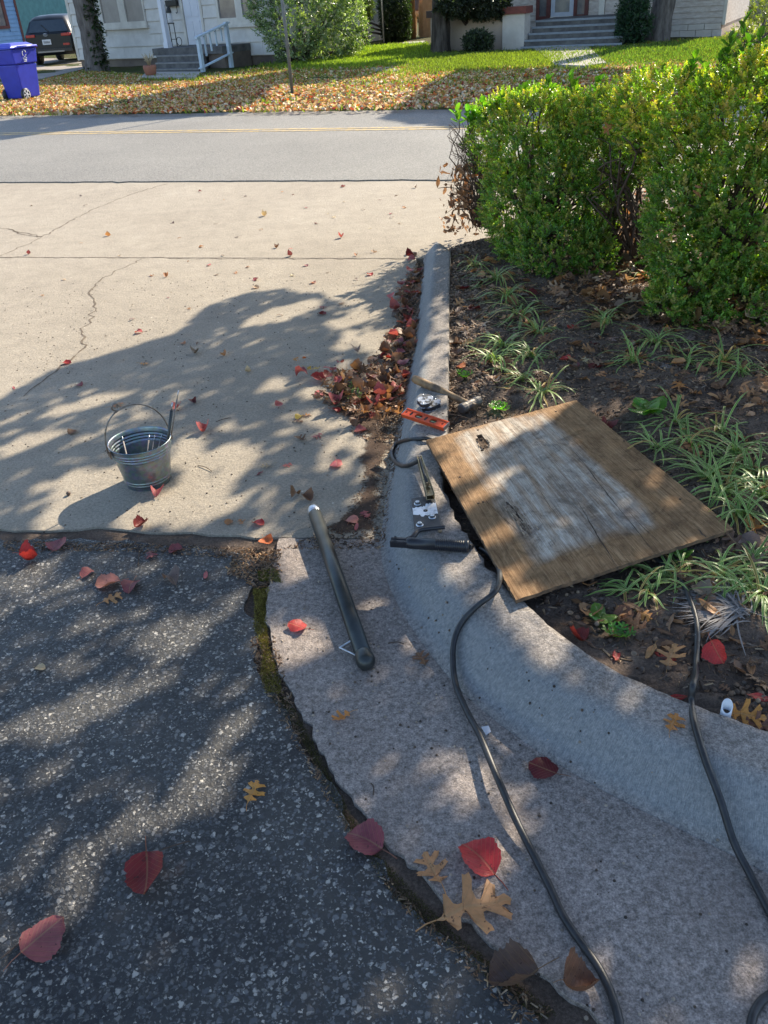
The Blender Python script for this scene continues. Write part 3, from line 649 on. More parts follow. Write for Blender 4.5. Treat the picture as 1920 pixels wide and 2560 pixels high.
m = MB(); m.tube(catmull([w1, w1*.15+w2*.85, w2, w3*.15+w2*.85, w3], 4), .0026, 8); m.tube([w1, w1+(0.008, .006, 0)], .005, 8); m.tube([w3, w3+(0.01, .003, 0)], .005, 8); m.build('wire_loop', M_steel, tb)
# ============================================================ CURB TOOLS
def fr(n): n = np.asarray(n, float); n /= np.linalg.norm(n); return n
M_hwood = simple('hickory_handle', (.30, .185, .09), (.11, .07, .045), 10, .6, 0, 120, .0006, .4, (3, 3, 1), .4, .62)
h0, _ = G(1034, 946); h1, _ = G(1152, 1004); h0 = h0+[0, 0, .016]; h1 = P(1150, 996, h1[2]+.026); h0 = P(1034, 946, .152)
hc0, hc1 = P(1153, 1012, .128), P(1198, 991, .128); z_s, _ = G(1175, 1010); 
hx = fr(hc1-hc0); hc = (hc0+hc1)/2; hc[2] = z_s[2]+.030; hh = fr(np.array([h0[0]-hc[0], h0[1]-hc[1], h0[2]-hc[2]]))
hm = thing('sledge_hammer', 'short club hammer with a worn wooden handle lying across the curb', 'hammer', (hc[0], hc[1], z_s[2]))
m = MB(); L = np.linalg.norm(h0-hc); pts = [hc+hh*L*t for t in (-.09, 0, .1, .3, .55, .8, .95, 1.0)]; m.tube(pts, [.014, .0145, .0135, .0145, .017, .0185, .019, .015], 14); m.build('handle', M_hwood, hm)
m = MB(); m.lathe([(.001, -.058), (.018, -.058), (.0215, -.053), (.0215, -.034), (.0185, -.022), (.020, 0), (.0185, .022), (.0215, .034), (.0215, .053), (.018, .058), (.001, .058)], 12, hc, hx, smooth=False); bevel(m.build('head', simple('forged_head', (.17, .15, .135), (.09, .08, .075), 30, .5, .4, 90, .0008), hm), .001)
# magnets
M_mag = simple('worn_silver_paint', (.26, .29, .36), (.03, .03, .035), 40, .5, .05, 120, .0003, lo=.47, hi=.54)
def magnet(cx, cy, dz, rot, label):
    c, n = G(cx, cy); n = fr(n*[.3, .3, 1]); base = P(cx, cy, c[2]+dz+.001); t = thing('welding_magnet', label, 'magnet', base, group='arrow shaped welding magnets')
    sh = [(-.036, -.012), (-.036, .008), (-.020, .024), (.012, .026), (.030, .020), (.040, .002), (.036, -.006), (.004, -.024), (-.014, -.020), (-.018, -.012)]
    sh = [(x*1.35, y*1.35) for x, y in sh]; c_, s_ = math.cos(rot), math.sin(rot); q = [(x*c_-y*s_, x*s_+y*c_) for x, y in sh]; q2 = [(x*.95, y*.95) for x, y in q]
    M4 = Matrix.Translation(Vector(base)) @ Vector(n).to_track_quat('Z', 'Y').to_matrix().to_4x4()
    m = MB(); m.prism(q2, .0028, .0165, M4); m.build('magnet_core', M_rubber2, t)
    m = MB(); m.prism(q, 0, .0025, M4); bevel(m.build('side_plate', M_mag, t), .0006)
    m = MB(); m.prism(q, .0168, .0192, M4); bevel(m.build('side_plate', M_mag, t), .0006)
    m = MB(); m.lathe([(.001, .0192), (.007, .0192), (.0072, .0197), (.001, .0197)], 16, base, n); m.build('hole', M_rubber, t)
    for x, y in (sh[0], sh[2], sh[5], sh[7]):
        x, y = x*.84, y*.8; X, Y = x*c_-y*s_, x*s_+y*c_; p = M4 @ Vector((X, Y, .0192)); m = MB(); m.lathe([(.0035, 0), (.0033, .0016), (.001, .0022)], 8, p, n); m.build('rivet', M_steel, t)
magnet(1077, 1018, .0, -.75, 'lower of the two stacked arrow shaped welding magnets on the curb')
magnet(1062, 1008, .0215, -.12, 'upper of the two stacked arrow shaped welding magnets with a round hole')
# spirit level
q = [P(x, y, .158) for x, y in ((1008, 1041), (1112, 1077), (1119, 1054), (1014, 1021))]; zl_, nl = G(1060, 1052)
o_ = (q[0]+q[1]+q[2]+q[3])/4; ux = fr((q[1]-q[0])+(q[2]-q[3])); uz = fr(np.array([0.04, -.42, .9])); uz = fr(uz-ux*(uz@ux)); uy = np.cross(uz, ux)
o_ = P(1063, 1048, zl_[2]+.024); LX, LY, TH = .108, .0195, .0075
def lw(x, y, z): return o_+ux*x+uy*y+uz*z
lv = thing('spirit_level', 'small orange torpedo spirit level lying on the top of the curb', 'spirit level', (o_[0], o_[1], zl_[2]))
M_or = simple('orange_aluminium', (.62, .085, .022), (.50, .065, .02), 30, .35, .1, 200, .0002, lo=.3, hi=.8)
cells = [(-.108, -.086, .0052, .0052), (-.086, -.056, .0062, .0115), (-.056, -.008, .0175, .0115), (-.008, .020, .0062, .0115), (.020, .066, .0165, .0115), (.066, .108, .0052, .0052)]
m = MB()
for x0, x1, rx, ry in cells:
    cx = (x0+x1)/2; hx_ = (x1-x0)/2; n = 32; vs = []
    if x0 == .066: cx_h = .090
    else: cx_h = cx if x0 > -.1 else -.098
    for k in range(n):
        a_ = 2*math.pi*(k+.5)/n; c_, s_ = math.cos(a_), math.sin(a_); cc = cx_h-cx
        tx = ((hx_-cc)/c_ if c_ > 0 else (-hx_-cc)/c_) if abs(c_) > 1e-6 else 9; ty = LY/abs(s_) if abs(s_) > 1e-6 else 9; t = min(tx, ty)
        sx = math.copysign(abs(c_)**.6, c_) if rx > .01 else c_; sy = math.copysign(abs(s_)**.8, s_) if rx > .01 else s_
        hx2, hy2 = cx_h+rx*sx, ry*sy; ex, ey = cx_h+c_*t, s_*t
        vs += [lw(ex, ey, TH*.8), lw(hx2, hy2, TH*.8), lw(hx2, hy2, -TH*.8), lw(ex, ey, -TH*.8)]
    fs = []
    for k in range(n):
        k2 = (k+1) % n
        for j in range(3): fs.append((k*4+j, k2*4+j, k2*4+j+1, k*4+j+1))
    m.add(vs, fs)
for sy in (-1, 1): m.obox(lw(0, sy*(LY-.001), 0), ux, uy, uz, LX+.0005, .0028, TH+.001)
m.build('frame', M_or, lv)
m = MB()
for sx in (-1, 1): m.obox(lw(sx*(LX+.0016), 0, 0), ux, uy, uz, .0014, LY-.001, TH)
m.obox(lw(0, LY+.0025, 0), ux, uy, uz, LX, .0007, TH-.001); m.build('edge_trim', M_steel, lv)
M_vial = simple('clear_vial', (.30, .33, .22), (.25, .3, .12), 10, .12)
for cx in (-.032, .043):
    m = MB(); m.tube([lw(cx-.014, -.001, -.001), lw(cx+.014, -.001, -.001)], .0048, 12); m.build('vial', M_vial, lv)
    m = MB(); m.obox(lw(cx, -.0065, -.002), ux, uy, uz, .0155, .003, .0045); m.build('vial_holder', M_rubber2, lv)
for cx, wb_ in ((-.071, .006), (.006, .006), (-.032, .017), (.043, .016), (-.098, .005), (.090, .005)): m = MB(); m.obox(lw(cx, 0, -.0045 if wb_ > .01 else .003), ux, uy, uz, wb_, .0112 if wb_ > .0055 else .006, .0012); m.build('hole_shade', M_rubber2, lv)  # black plates set in the holes to paint their shade
# steel plate with bolts
pc = [P(x, y, .150) for x, y in ((1036, 1326), (1102, 1314), (1086, 1237), (1028, 1246))]; pz = [G(x, y)[0][2] for x, y in ((1036, 1326), (1102, 1314), (1086, 1237), (1028, 1246))]
zt = max(pz)+.012; q = [P(x, y, zt) for x, y in ((1036, 1326), (1102, 1314), (1086, 1237), (1028, 1246))]
sp = thing('steel_plate', 'dark steel plate with four zinc hex bolts and a bare silver patch on the curb', 'steel plate', (q[0]+q[2])/2-[0, 0, .008])
m = MB(); m.hexa([p-[0, 0, .008] for p in q]+q); bevel(m.build('plate', simple('dark_plate', (.06, .058, .062), (.035, .035, .038), 20, .4, .4), sp), .001)
def bl(u, v, z=0): return (q[0]*(1-u)+q[1]*u)*(1-v)+(q[3]*(1-u)+q[2]*u)*v+np.array([0, 0, z])
rb = np.random.default_rng(5); pp = [(u, .36+.04*rb.random()+.07*(u < .3)) for u in np.linspace(.012, .988, 20)]+[(u, .66+.05*rb.random()+.05*(u > .55)) for u in np.linspace(.988, .012, 20)]
W = [bl(u, v) for u, v in pp]; m = MB(); tri = tessellate_polygon([[Vector((p[0], p[1], 0)) for p in W]]); m.add([p+[0, 0, .0006] for p in W], tri); m.build('bare_patch', simple('ground_bare_metal', (.80, .80, .82), (.45, .45, .47), 50, .3, .25, 300, .0003, lo=.5, hi=.7), sp)
m = MB(); m.lathe([(.001, .0012), (.0075, .0012), (.0075, -.001)], 18, bl(.52, .53)); m.build('hole', M_rubber, sp)
for u, v in ((.24, .80), (.78, .93), (.22, .14), (.74, .30)):
    c = bl(u, v); m = MB(); m.lathe([(.0125, 0), (.012, .0015), (.009, .003)], 20, c); m.lathe([(.0078, .003), (.0078, .0085), (.0068, .0098), (.001, .0098)], 6, c, smooth=False); m.build('bolt', M_steel, sp)
# ground clamp
c0 = P(1048, 1142, .175); c1 = P(1076, 1236, .170); dd = fr(c1-c0); sd = fr(np.cross(dd, [0, 0, 1])); upn = np.cross(sd, dd); L = np.linalg.norm(c1-c0)
M_brass = simple('brass_plated_steel', (.55, .46, .28), (.28, .22, .13), 30, .3, .85)
gc = thing('ground_clamp', 'brass coloured welding ground clamp biting the end of the bolted plate', 'clamp', (c0+c1)/2-[0, 0, .02])
def chan(a_, b_, w0, w1, name, up_=1):
    m = MB()
    for s_ in (-1, 1):
        p = [a_+sd*s_*w0, a_+sd*s_*(w0-.0022), b_+sd*s_*(w1-.0022), b_+sd*s_*w1]; m.hexa([x-upn*.009*up_ for x in p]+[x+upn*.003*up_ for x in p])
    t = .0018; p = [a_-sd*w0, a_+sd*w0, b_+sd*w1, b_-sd*w1]; k = .0015 if up_ > 0 else -.0015; m.hexa([x-upn*.001-upn*.006 for x in p]+[x-upn*.006+upn*.001 for x in p]); m.build(name, M_brass, gc)
chan(c0+upn*.004, c1+upn*.002, .0085, .0145, 'upper_jaw'); chan(c0-upn*.012, c1-upn*.014, .0085, .0145, 'lower_jaw', -1)
m = MB(); m.tube([c0+dd*.008, c0+dd*L*.45, c0+dd*L*.72+upn*.004], .0052, 10); m.build('copper_strap', M_rubber, gc)
m = MB(); m.lathe([(.0095, 0), (.0095, .0015), (.007, .002), (.0066, .0075), (.001, .0082)], 6, c0+dd*L*.78+upn*.004, upn, smooth=False); m.build('bolt', simple('rusty_bolt', (.25, .17, .09), (.12, .08, .05), 60, .5, .6), gc)
m = MB(); m.tube([c0+dd*L*.60+sd*.013-upn*.005, c0+dd*L*.60-sd*.013-upn*.005], .004, 8); m.tube([c0+upn*.004-dd*.003, c0-upn*.014-dd*.003], .007, 10); m.build('pivot_pin', M_wire, gc)
# electrode holder
hz0 = max(G(x, 1362)[0][2] for x in (980, 1010, 1030, 1080, 1130, 1165)); e0, e1 = P(975, 1355, hz0+.018), P(1172, 1366, hz0+.018); dd = fr(e1-e0); L = np.linalg.norm(e1-e0)
eh = thing('electrode_holder', 'black welding electrode holder with a ribbed grip lying on the curb', 'electrode holder', (e0+e1)/2-[0, 0, .018])
pr = [(.013, .052), (.0175, .056), (.0185, .07), (.018, L*.58)]
x = L*.58
while x < L-.012: pr += [(.0185, x), (.0188, x+.003), (.0163, x+.0042), (.0163, x+.0055)]; x += .0065
pr += [(.019, L-.010), (.019, L), (.009, L+.001), (.001, L+.001)]
m = MB(); m.lathe([(.001, .052)]+pr, 24, e0, dd); m.build('grip', M_rubber2, eh)
sd = fr(np.cross([0, 0, 1], dd)); upn = np.cross(dd, sd)
for s_ in (-1, 1):
    m = MB(); c = e0+sd*s_*.0075
    m.obox(c+dd*.032, dd, sd, upn, .030, .0058, .0115); m.lathe([(.001, 0), (.0055, .0), (.0055, .002)], 10, c+dd*.016+upn*.012, upn); bevel(m.build('jaw', M_rubber2, eh), .005, 3)
lv0 = e0+dd*.058+sd*.02; m = MB(); m.tube(catmull([e0+dd*.05+sd*.018, e0+dd*.066+sd*.026+[0, 0, .004], P(1048, 1326, hz0+.03), P(1080, 1321, hz0+.034), P(1112, 1318, hz0+.034)], 5), [.009]*9+[.0068]*12, 10); m.build('lever', M_rubber2, eh)
# cables
def cable(pts, label, r_=.0082, start=None, end=None):
    W = []
    for p in pts:
        h, n = G(p[0], p[1]); z = h[2]+r_+(p[2] if len(p) > 2 else 0); W.append(P(p[0], p[1], z))
    if start is not None: W = [start]+W
    if end is not None: W.append(end)
    m = MB(); m.tube(catmull(W, 7), r_, 12); o = m.build('welding_cable', M_rubber, base=W[len(W)//2]*[1, 1, 0]); tag(o, label, 'cable'); return o
cable([(1196, 1371, .03), (1229, 1391, .05), (1249, 1429, .06), (1240, 1476, .035), (1192, 1516, .008), (1157, 1553), (1138, 1593, .004), (1132, 1643, .01), (1140, 1713, .012), (1169, 1782, .01), (1200, 1840, .018), (1243, 1943, .028), (1287, 2043, .02), (1330, 2130, .008), (1374, 2217, .0), (1408, 2290), (1452, 2356), (1495, 2416), (1525, 2477), (1549, 2560), (1556, 2680)],
      'black welding cable running from the electrode holder down over the apron', start=e1)
cable([(1022, 1163, .01), (1003, 1164), (984, 1150), (980, 1128), (994, 1108, .002), (1022, 1099, .0), (1050, 1097), (1080, 1099), (1180, 1140), (1330, 1210), (1470, 1290), (1580, 1350), (1636, 1392), (1692, 1438), (1722, 1494), (1741, 1554), (1743, 1618), (1740, 1660), (1739, 1690, .012), (1732, 1715, .03), (1728, 1755, .010), (1738, 1816), (1765, 1905), (1799, 1995, .012), (1834, 2104, .012), (1877, 2190, .004), (1922, 2277), (1962, 2350), (1975, 2425), (1935, 2478), (1902, 2505), (1880, 2550), (1872, 2640)],
      'black ground cable passing under the plywood and down the right side of the curb', start=c0+[-.004, -.03, 0])
# ============================================================ PLYWOOD
def ply_mat():
    N = NT('weathered_plywood'); uvn = N.n('ShaderNodeUVMap'); uv = uvn.outputs[0]
    mp = N.n('ShaderNodeMapping'); N.t.links.new(uv, mp.inputs[0]); mp.inputs['Scale'].default_value = (1, .35, 1); v = mp.outputs[0]
    mp2 = N.n('ShaderNodeMapping'); N.t.links.new(uv, mp2.inputs[0]); mp2.inputs['Scale'].default_value = (1, .035, 1); g = mp2.outputs[0]
    sx = N.n('ShaderNodeSeparateXYZ', i_0=uv); U, Vv = sx.outputs[0], sx.outputs[1]
    wob = N.noise(g, 22, 6, .8); wu = N.math('ADD', U, N.math('MULTIPLY', N.math('SUBTRACT', N.math('ADD', N.math('MULTIPLY', wob, .5), N.math('MULTIPLY', N.noise(uv, 3.5, 4), .5)), .5), .26)); wv = N.math('ADD', N.math('MULTIPLY', Vv, .69), N.math('MULTIPLY', N.math('SUBTRACT', N.noise(uv, 3.3, 4), .5), .20))
    mu = N.ramp(wu, [(.13, 0.0), (.20, 1.0), (.70, 1.0), (.76, 0.0)]); mv = N.ramp(wv, [(-.01, 0.0), (.03, 1.0), (.84, 1.0), (.90, 0.0)])
    mask = N.math('MULTIPLY', mu, mv)
    gn = N.math('ADD', N.math('MULTIPLY', N.noise(g, 150, 6, .8, .1), .6), N.math('MULTIPLY', N.noise(g, 40, 5, .7, .3), .4)); cath = N.n('ShaderNodeTexWave', i_Vector=v, i_Scale=3.2, i_Distortion=7.0, i_Detail=3.0, i_Detail_Scale=1.6, wave_type='BANDS').outputs[1]
    brown = N.ramp(gn, [(.36, (.14, .074, .034)), (.5, (.28, .165, .082)), (.62, (.42, .27, .145))])
    brown = N.mix(.55, brown, N.ramp(N.noise(uv, 5, 6, .7), [(.32, (.35, .28, .22)), (.5, (.9, .9, .9)), (.7, (1.25, 1.15, 1.0))]), 'MULTIPLY')
    grey = N.ramp(gn, [(.34, (.20, .15, .115)), (.5, (.42, .365, .30)), (.62, (.60, .55, .48))])
    patch = N.ramp(N.math('ADD', N.math('MULTIPLY', cath, .10), N.math('ADD', N.math('MULTIPLY', N.noise(v, 7, 6, .75), .5), N.math('MULTIPLY', N.noise(g, 50, 6, .8), .35))), [(.36, 0.0), (.52, 1.0)])
    grey = N.mix(patch, N.mix(.3, brown, grey), grey)
    stain = N.ramp(N.noise(uv, 2.6, 6, .7, .5), [(.50, 0.0), (.66, .75)]); grey = N.mix(stain, grey, (.10, .075, .065))
    c = N.mix(mask, brown, grey)
    line = N.ramp(N.noise(g, 260, 3, .7), [(.33, .3), (.46, 1.0)]); c = N.mix(.7, c, line, 'MULTIPLY'); blot = N.ramp(N.noise(uv, 9, 7, .75, .6), [(.36, .45), (.5, 1.0), (.68, 1.18)]); c = N.mix(.75, c, blot, 'MULTIPLY')
    return N.set(c, .85, 0, .2, N.math('ADD', gn, N.math('MULTIPLY', line, .6)), .0016, 1)
M_ply = ply_mat(); M_plyedge = simple('ply_edge', (.20, .12, .065), (.07, .045, .03), 40, .9)
cA, cB_, cC, cD = P(1065, 1100, .160), P(1440, 1000, .165), P(1835, 1322, .165), P(1290, 1500, .150)  # u: A->B, v: A->D
TK = .012
def pw(u, v, z=0.0):
    return (cA*(1-u)+cB_*u)*(1-v)+(cD*(1-u)+cC*u)*v+np.array([0, 0, z+.004*math.sin(u*3)*math.sin(v*3)])
pb = thing('plywood_sheet', 'weathered brown and grey plywood sheet lying over the curb and plants', 'plywood', (*((cA+cC)/2)[:2], .13))
NU, NV = 60, 90; V = []; U = []; Fq = []; hole = set()
def invb(px, py):
    t = P(px, py, .162)[:2]; u, v = .5, .5
    for _ in range(20):
        f = pw(u, v)[:2]-t; J = np.array([(pw(u+1e-3, v)[:2]-pw(u, v)[:2])/1e-3, (pw(u, v+1e-3)[:2]-pw(u, v)[:2])/1e-3]).T; du = np.linalg.solve(J, f); u -= du[0]; v -= du[1]
    return u, v
hu, hv = invb(1206, 1106); hp = [invb(x, y) for x, y in ((1190, 1088), (1203, 1084), (1212, 1094), (1222, 1112), (1214, 1122), (1206, 1127), (1198, 1112), (1192, 1102))]
re_ = np.random.default_rng(9)
eu = [re_.normal(0, .0012, NV+1), re_.normal(0, .0012, NV+1)]; ev = [re_.normal(0, .0012, NU+1), re_.normal(0, .0012, NU+1)]
def hin(u, v): return inpoly(np.array([u]), np.array([v]), np.array(hp))[0]
for j in range(NV+1):
    for i in range(NU+1):
        u, v = i/NU, j/NV
        if i in (0, NU): u += eu[i > 0][j]
        if j in (0, NV): v += ev[j > 0][i]
        V.append(pw(u, v)); U.append((u, v*1.45))
holes = set()
for j in range(NV):
    for i in range(NU):
        if hin((i+.5)/NU, (j+.5)/NV): holes.add((i, j)); continue
        a = j*(NU+1)+i; Fq.append((a+NU+1, a+NU+2, a+1, a))
V = np.array(V)-np.array(off(pb)); me = npmesh('face_veneer', V, Fq, np.ones((len(V), 3)), np.array(U)); link('face_veneer', me, pb, M_ply)
m = MB()
def strip_(pa, pb2): 
    m.add([pa, pb2, pb2-[0, 0, TK], pa-[0, 0, TK]], [(0, 1, 2, 3)])
Wd = V+np.array(off(pb)); g = lambda i, j: Wd[j*(NU+1)+i]
for i in range(NU): strip_(g(i, NV), g(i+1, NV)); strip_(g(i+1, 0), g(i, 0))
for j in range(NV): strip_(g(0, j), g(0, j+1)); strip_(g(NU, j+1), g(NU, j))
hm_ = []
for (i, j) in holes:
    for di, dj, e1_, e2_ in ((1, 0, (1, 0), (1, 1)), (-1, 0, (0, 1), (0, 0)), (0, 1, (1, 1), (0, 1)), (0, -1, (0, 0), (1, 0))):
        if (i+di, j+dj) not in holes: hm_.append((g(i+e1_[0], j+e1_[1]), g(i+e2_[0], j+e2_[1])))
bt = [g(0, 0), g(NU, 0), g(NU, NV), g(0, NV)]; bt = [p-[0, 0, TK] for p in bt]
m.build('ply_core', M_plyedge, pb); m = MB()
for a_, b_ in hm_: strip_(a_, b_)
m.build('hole_edge', M_plyedge, pb)
# underside with hole: ring of quads
m = MB()
for j in range(0, NV, 5):
    for i in range(0, NU, 5):
        if any((i+a_, j+b_) in holes for a_ in range(5) for b_ in range(5)): continue
        z_ = np.array([0, 0, TK]); m.add([g(i, j)-z_, g(i, j+5)-z_, g(i+5, j+5)-z_, g(i+5, j)-z_], [(0, 3, 2, 1)])
m.build('back_veneer', M_plyedge, pb)
# splits, splinters, knocked out veneer
M_split = simple('split_dark', (.035, .022, .016), (.07, .045, .03), 60, .95)
def split(p0, p1, wd):
    u0, v0 = invb(*p0); u1, v1 = invb(*p1); n = 26; m = MB(); L_ = []
    for k in range(n+1):
        t = k/n; u = u0+(u1-u0)*t+math.sin(t*9)*.002+rng.normal(0, .0008); v = v0+(v1-v0)*t; w_ = wd*(.2+.8*math.sin(math.pi*min(1, t*1.0)))*rng.uniform(.5, 1.3); L_.append((u, v, w_))
    vs = []; 
    for u, v, w_ in L_: vs += [pw(u-w_, v, .0008), pw(u+w_, v, .0008)]
    m.add(vs, [(2*k, 2*k+1, 2*k+3, 2*k+2) for k in range(n)]); m.build('split', M_split, pb)
split((1425, 1120), (1640, 1388), .0021); split((1440, 1250), (1545, 1420), .0026); split((1215, 1250), (1300, 1330), .0012); split((1560, 1270), (1650, 1360), .0014); split((1340, 1215), (1400, 1300), .0010); split((1240, 1060), (1330, 1190), .0010); split((1745, 1325), (1765, 1345), .004)
du_, dv_ = invb(1292, 1290); m = MB(); rq = np.random.default_rng(4)
for k in range(60):
    u = du_+rq.normal(0, .018); v = dv_+rq.uniform(-.10, .09); L_ = rq.uniform(.015, .05); w_ = rq.uniform(.0012, .004); z_ = rq.uniform(.001, .004)
    m.add([pw(u-w_, v, z_), pw(u+w_, v, z_), pw(u+w_*.4, v+L_, z_+rq.uniform(0, .006)), pw(u-w_*.4, v+L_, z_)], [(0, 3, 2, 1)])
m.build('splinters', simple('raw_splinter', (.42, .33, .24), (.14, .09, .06), 50, .9), pb, kind='stuff')
m = MB(); pts = [(du_+.012*math.cos(a)*(1+.5*rq.random()), dv_+.085*math.sin(a)*(1+.2*rq.random())) for a in np.linspace(0, 6.2, 26)]
W = [pw(u, v, .0006) for u, v in pts]; m.add(W, tessellate_polygon([[Vector((p[0], p[1], 0)) for p in W]])); m.build('torn_patch', M_split, pb)
m = MB()
for k in range(26):
    a = rq.uniform(0, 6.28); u, v = hu+math.cos(a)*.034, hv+math.sin(a)*.034; m.add([pw(u-.003, v, .001), pw(u+.002, v, .001), pw(u+.002, v+.02, .003), pw(u, v+.022, .005)], [(0, 3, 2, 1)])
m.build('splinters', M_split, pb, kind='stuff')
for x, y in ((1390, 1030), (1195, 1075), (1150, 1190), (1208, 1252), (1196, 1255), (1700, 1250), (1560, 1105)):
    u, v = invb(x, y); m = MB(); m.lathe([(.001, .0016), (.004, .0016), (.004, 0)], 8, pw(u, v, 0)); m.build('nail', M_split, pb)
# ============================================================ PVC stub
h, _ = G(1813, 1790); st = thing('plastic_pipe', 'white plastic pipe stub cut at an angle beside the curb edge', 'pipe', h)
m = MB(); n = 20; vs = []
for r_, zt_ in ((.0125, 0), (.0125, 1), (.0100, 1), (.0100, 0)):
    for k in range(n):
        a = 2*math.pi*k/n; x, y = math.cos(a), math.sin(a); z = (.032+.012*x*.4+.012*y)*zt_ + (-.02 if (r_ > .012 and not zt_) else 0) + (.01 if (r_ < .012 and not zt_) else 0); vs.append(h+np.array([x*r_, y*r_, z]))
m.add(vs, [(j*n+k, j*n+(k+1) % n, (j+1)*n+(k+1) % n, (j+1)*n+k) for j in range(3) for k in range(n)], True); m.build('wall', simple('white_pvc', (.72, .74, .78), (.6, .6, .62), 10, .4), st)
m = MB(); m.lathe([(.001, .012), (.0100, .012)], 16, h); m.build('pipe_soil', M_soil, st)
# ============================================================ SHRUBS
def leaf6(wd=.26, fold=.10, bend=.08):
    V = np.array([(0, -.5, 0), (wd*.85, -.18, fold), (wd, .18, fold), (0, .5, -bend), (-wd, .18, fold), (-wd*.85, -.18, fold)]); return V, np.array([(0, 1, 2, 3), (0, 3, 4, 5)])
def sprig(nl, length, ls, seed, wd=.27):
    r = np.random.default_rng(seed); V, Fq, C = [], [], []; L6, F6 = leaf6(wd)
    for k in range(nl):
        t = (k+.5)/nl; yaw = k*2.4+r.normal(0, .3); el = .35+.75*t+r.normal(0, .15)
        d = np.array([math.cos(yaw)*math.cos(el), math.sin(yaw)*math.cos(el), math.sin(el)]); s = np.cross(d, [0, 0, 1.]); s /= np.linalg.norm(s)+1e-9; n = np.cross(s, d)
        sc = ls*r.uniform(.75, 1.15)*(1.05-.35*t); base = np.array([0, 0, t*length])+d*sc*.55
        pts = base+(L6[:, :1]*s+L6[:, 1:2]*d+L6[:, 2:]*n)*sc; b = len(V); V += list(pts); Fq += [tuple(i+b for i in f) for f in F6]
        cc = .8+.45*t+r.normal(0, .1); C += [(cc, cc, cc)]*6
    return np.array(V), np.array(Fq), np.array(C)
def blob_pts(blobs, n, r, shell=.22):
    pts, nr = [], []
    W = np.array([b[3]*b[4] for b in blobs], float); W /= W.sum()
    for b, w_ in zip(blobs, W):
        px, py, Y, rx, ry_, rd = b; c = PY(px, py, Y); Z = proj(c)[2]; R = np.array([rx*Z/F, rd, ry_*Z/F/.88]); k = int(n*w_)
        d = r.normal(0, 1, (k, 3)); d /= np.linalg.norm(d, axis=1)[:, None]
        lump = 1+.10*np.sin(d[:, 0]*7+b[0])*np.sin(d[:, 1]*6+b[1])+.08*np.sin(d[:, 2]*11+b[0]*.3)
        q = c+d*R*(lump*(1-shell*r.random(k)**1.6))[:, None]; nn = d/R; nn /= np.linalg.norm(nn, axis=1)[:, None]
        inside = np.zeros(k, bool)
        for b2 in blobs:
            if b2 is b: continue
            c2 = PY(b2[0], b2[1], b2[2]); Z2 = proj(c2)[2]; R2_ = np.array([b2[3]*Z2/F, b2[5], b2[4]*Z2/F/.88]); inside |= ((((q-c2)/R2_)**2).sum(1) < .60)
        ok = ~inside & (q[:, 2] > .11); pts.append(q[ok]); nr.append(nn[ok])
    return np.concatenate(pts), np.concatenate(nr)
def foliage(name, parent, pts, nr, sprigs, smin, smax, cols, mat, r, spread=.5, up=.5):
    parts = []; idx = r.integers(0, len(sprigs), len(pts)); o3 = np.array(off(parent)) if parent else np.zeros(3)
    for k, (V, Fq, C) in enumerate(sprigs):
        s_ = idx == k; p = pts[s_]; m_ = len(p)
        if not m_: continue
        z = nr[s_]+r.normal(0, spread, (m_, 3)); z[:, 2] += up; z /= np.linalg.norm(z, axis=1)[:, None]; a = r.normal(0, 1, (m_, 3)); y = a-z*(a*z).sum(1)[:, None]; y /= np.linalg.norm(y, axis=1)[:, None]
        Mx = np.stack([np.cross(y, z), y, z], 2)*r.uniform(smin, smax, m_)[:, None, None]
        base = np.array(cols)[r.integers(0, len(cols), m_)]*r.uniform(.75, 1.25, (m_, 1))
        if name == 'foliage' and mat is M_green and sprigs is BOX: tp_ = np.clip((p[:, 2]-.6)/.35, 0, 1)[:, None]; base = base*(1+tp_*np.array([.75, .40, .1]))  # upper sprigs yellower: new growth, and a sunlit top painted in
        Vo, Fo, Co, _ = inst((V, Fq), Mx, p-o3, base); Co = Co*np.tile(C, (m_, 1)); parts.append((Vo, Fo, Co, None))
    V, f, c, u = cat(parts); o = link(name, npmesh(name, V, f, np.clip(c, 0, 1), None), parent, mat); return o
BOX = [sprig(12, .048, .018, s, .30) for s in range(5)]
Ablobs = [(1262, 345, 6.3, 88, 85, .35), (1335, 400, 5.9, 110, 130, .35), (1290, 515, 5.8, 78, 95, .3), (1420, 520, 5.5, 105, 120, .3), (1385, 640, 5.2, 100, 82, .3), (1465, 350, 5.7, 100, 90, .3), (1480, 640, 5.05, 50, 62, .2), (1350, 300, 6.2, 120, 55, .35), (1310, 620, 5.4, 60, 50, .2), (1500, 450, 5.4, 55, 95, .25), (1560, 330, 5.5, 90, 60, .3), (1545, 400, 5.4, 60, 60, .25)]
Bblobs = [(1560, 285, 5.5, 100, 60, .3), (1655, 270, 5.1, 110, 75, .35), (1725, 420, 4.7, 95, 135, .35), (1850, 380, 4.6, 140, 180, .4), (1700, 570, 4.45, 80, 115, .28), (1830, 560, 4.4, 140, 160, .35), (1725, 700, 4.25, 82, 90, .25), (1860, 735, 4.15, 110, 75, .25), (1980, 480, 4.5, 150, 280, .4), (1870, 265, 4.8, 160, 80, .35), (1620, 340, 5.1, 80, 70, .3), (1665, 770, 4.1, 38, 45, .14), (1760, 800, 4.0, 50, 32, .14)]
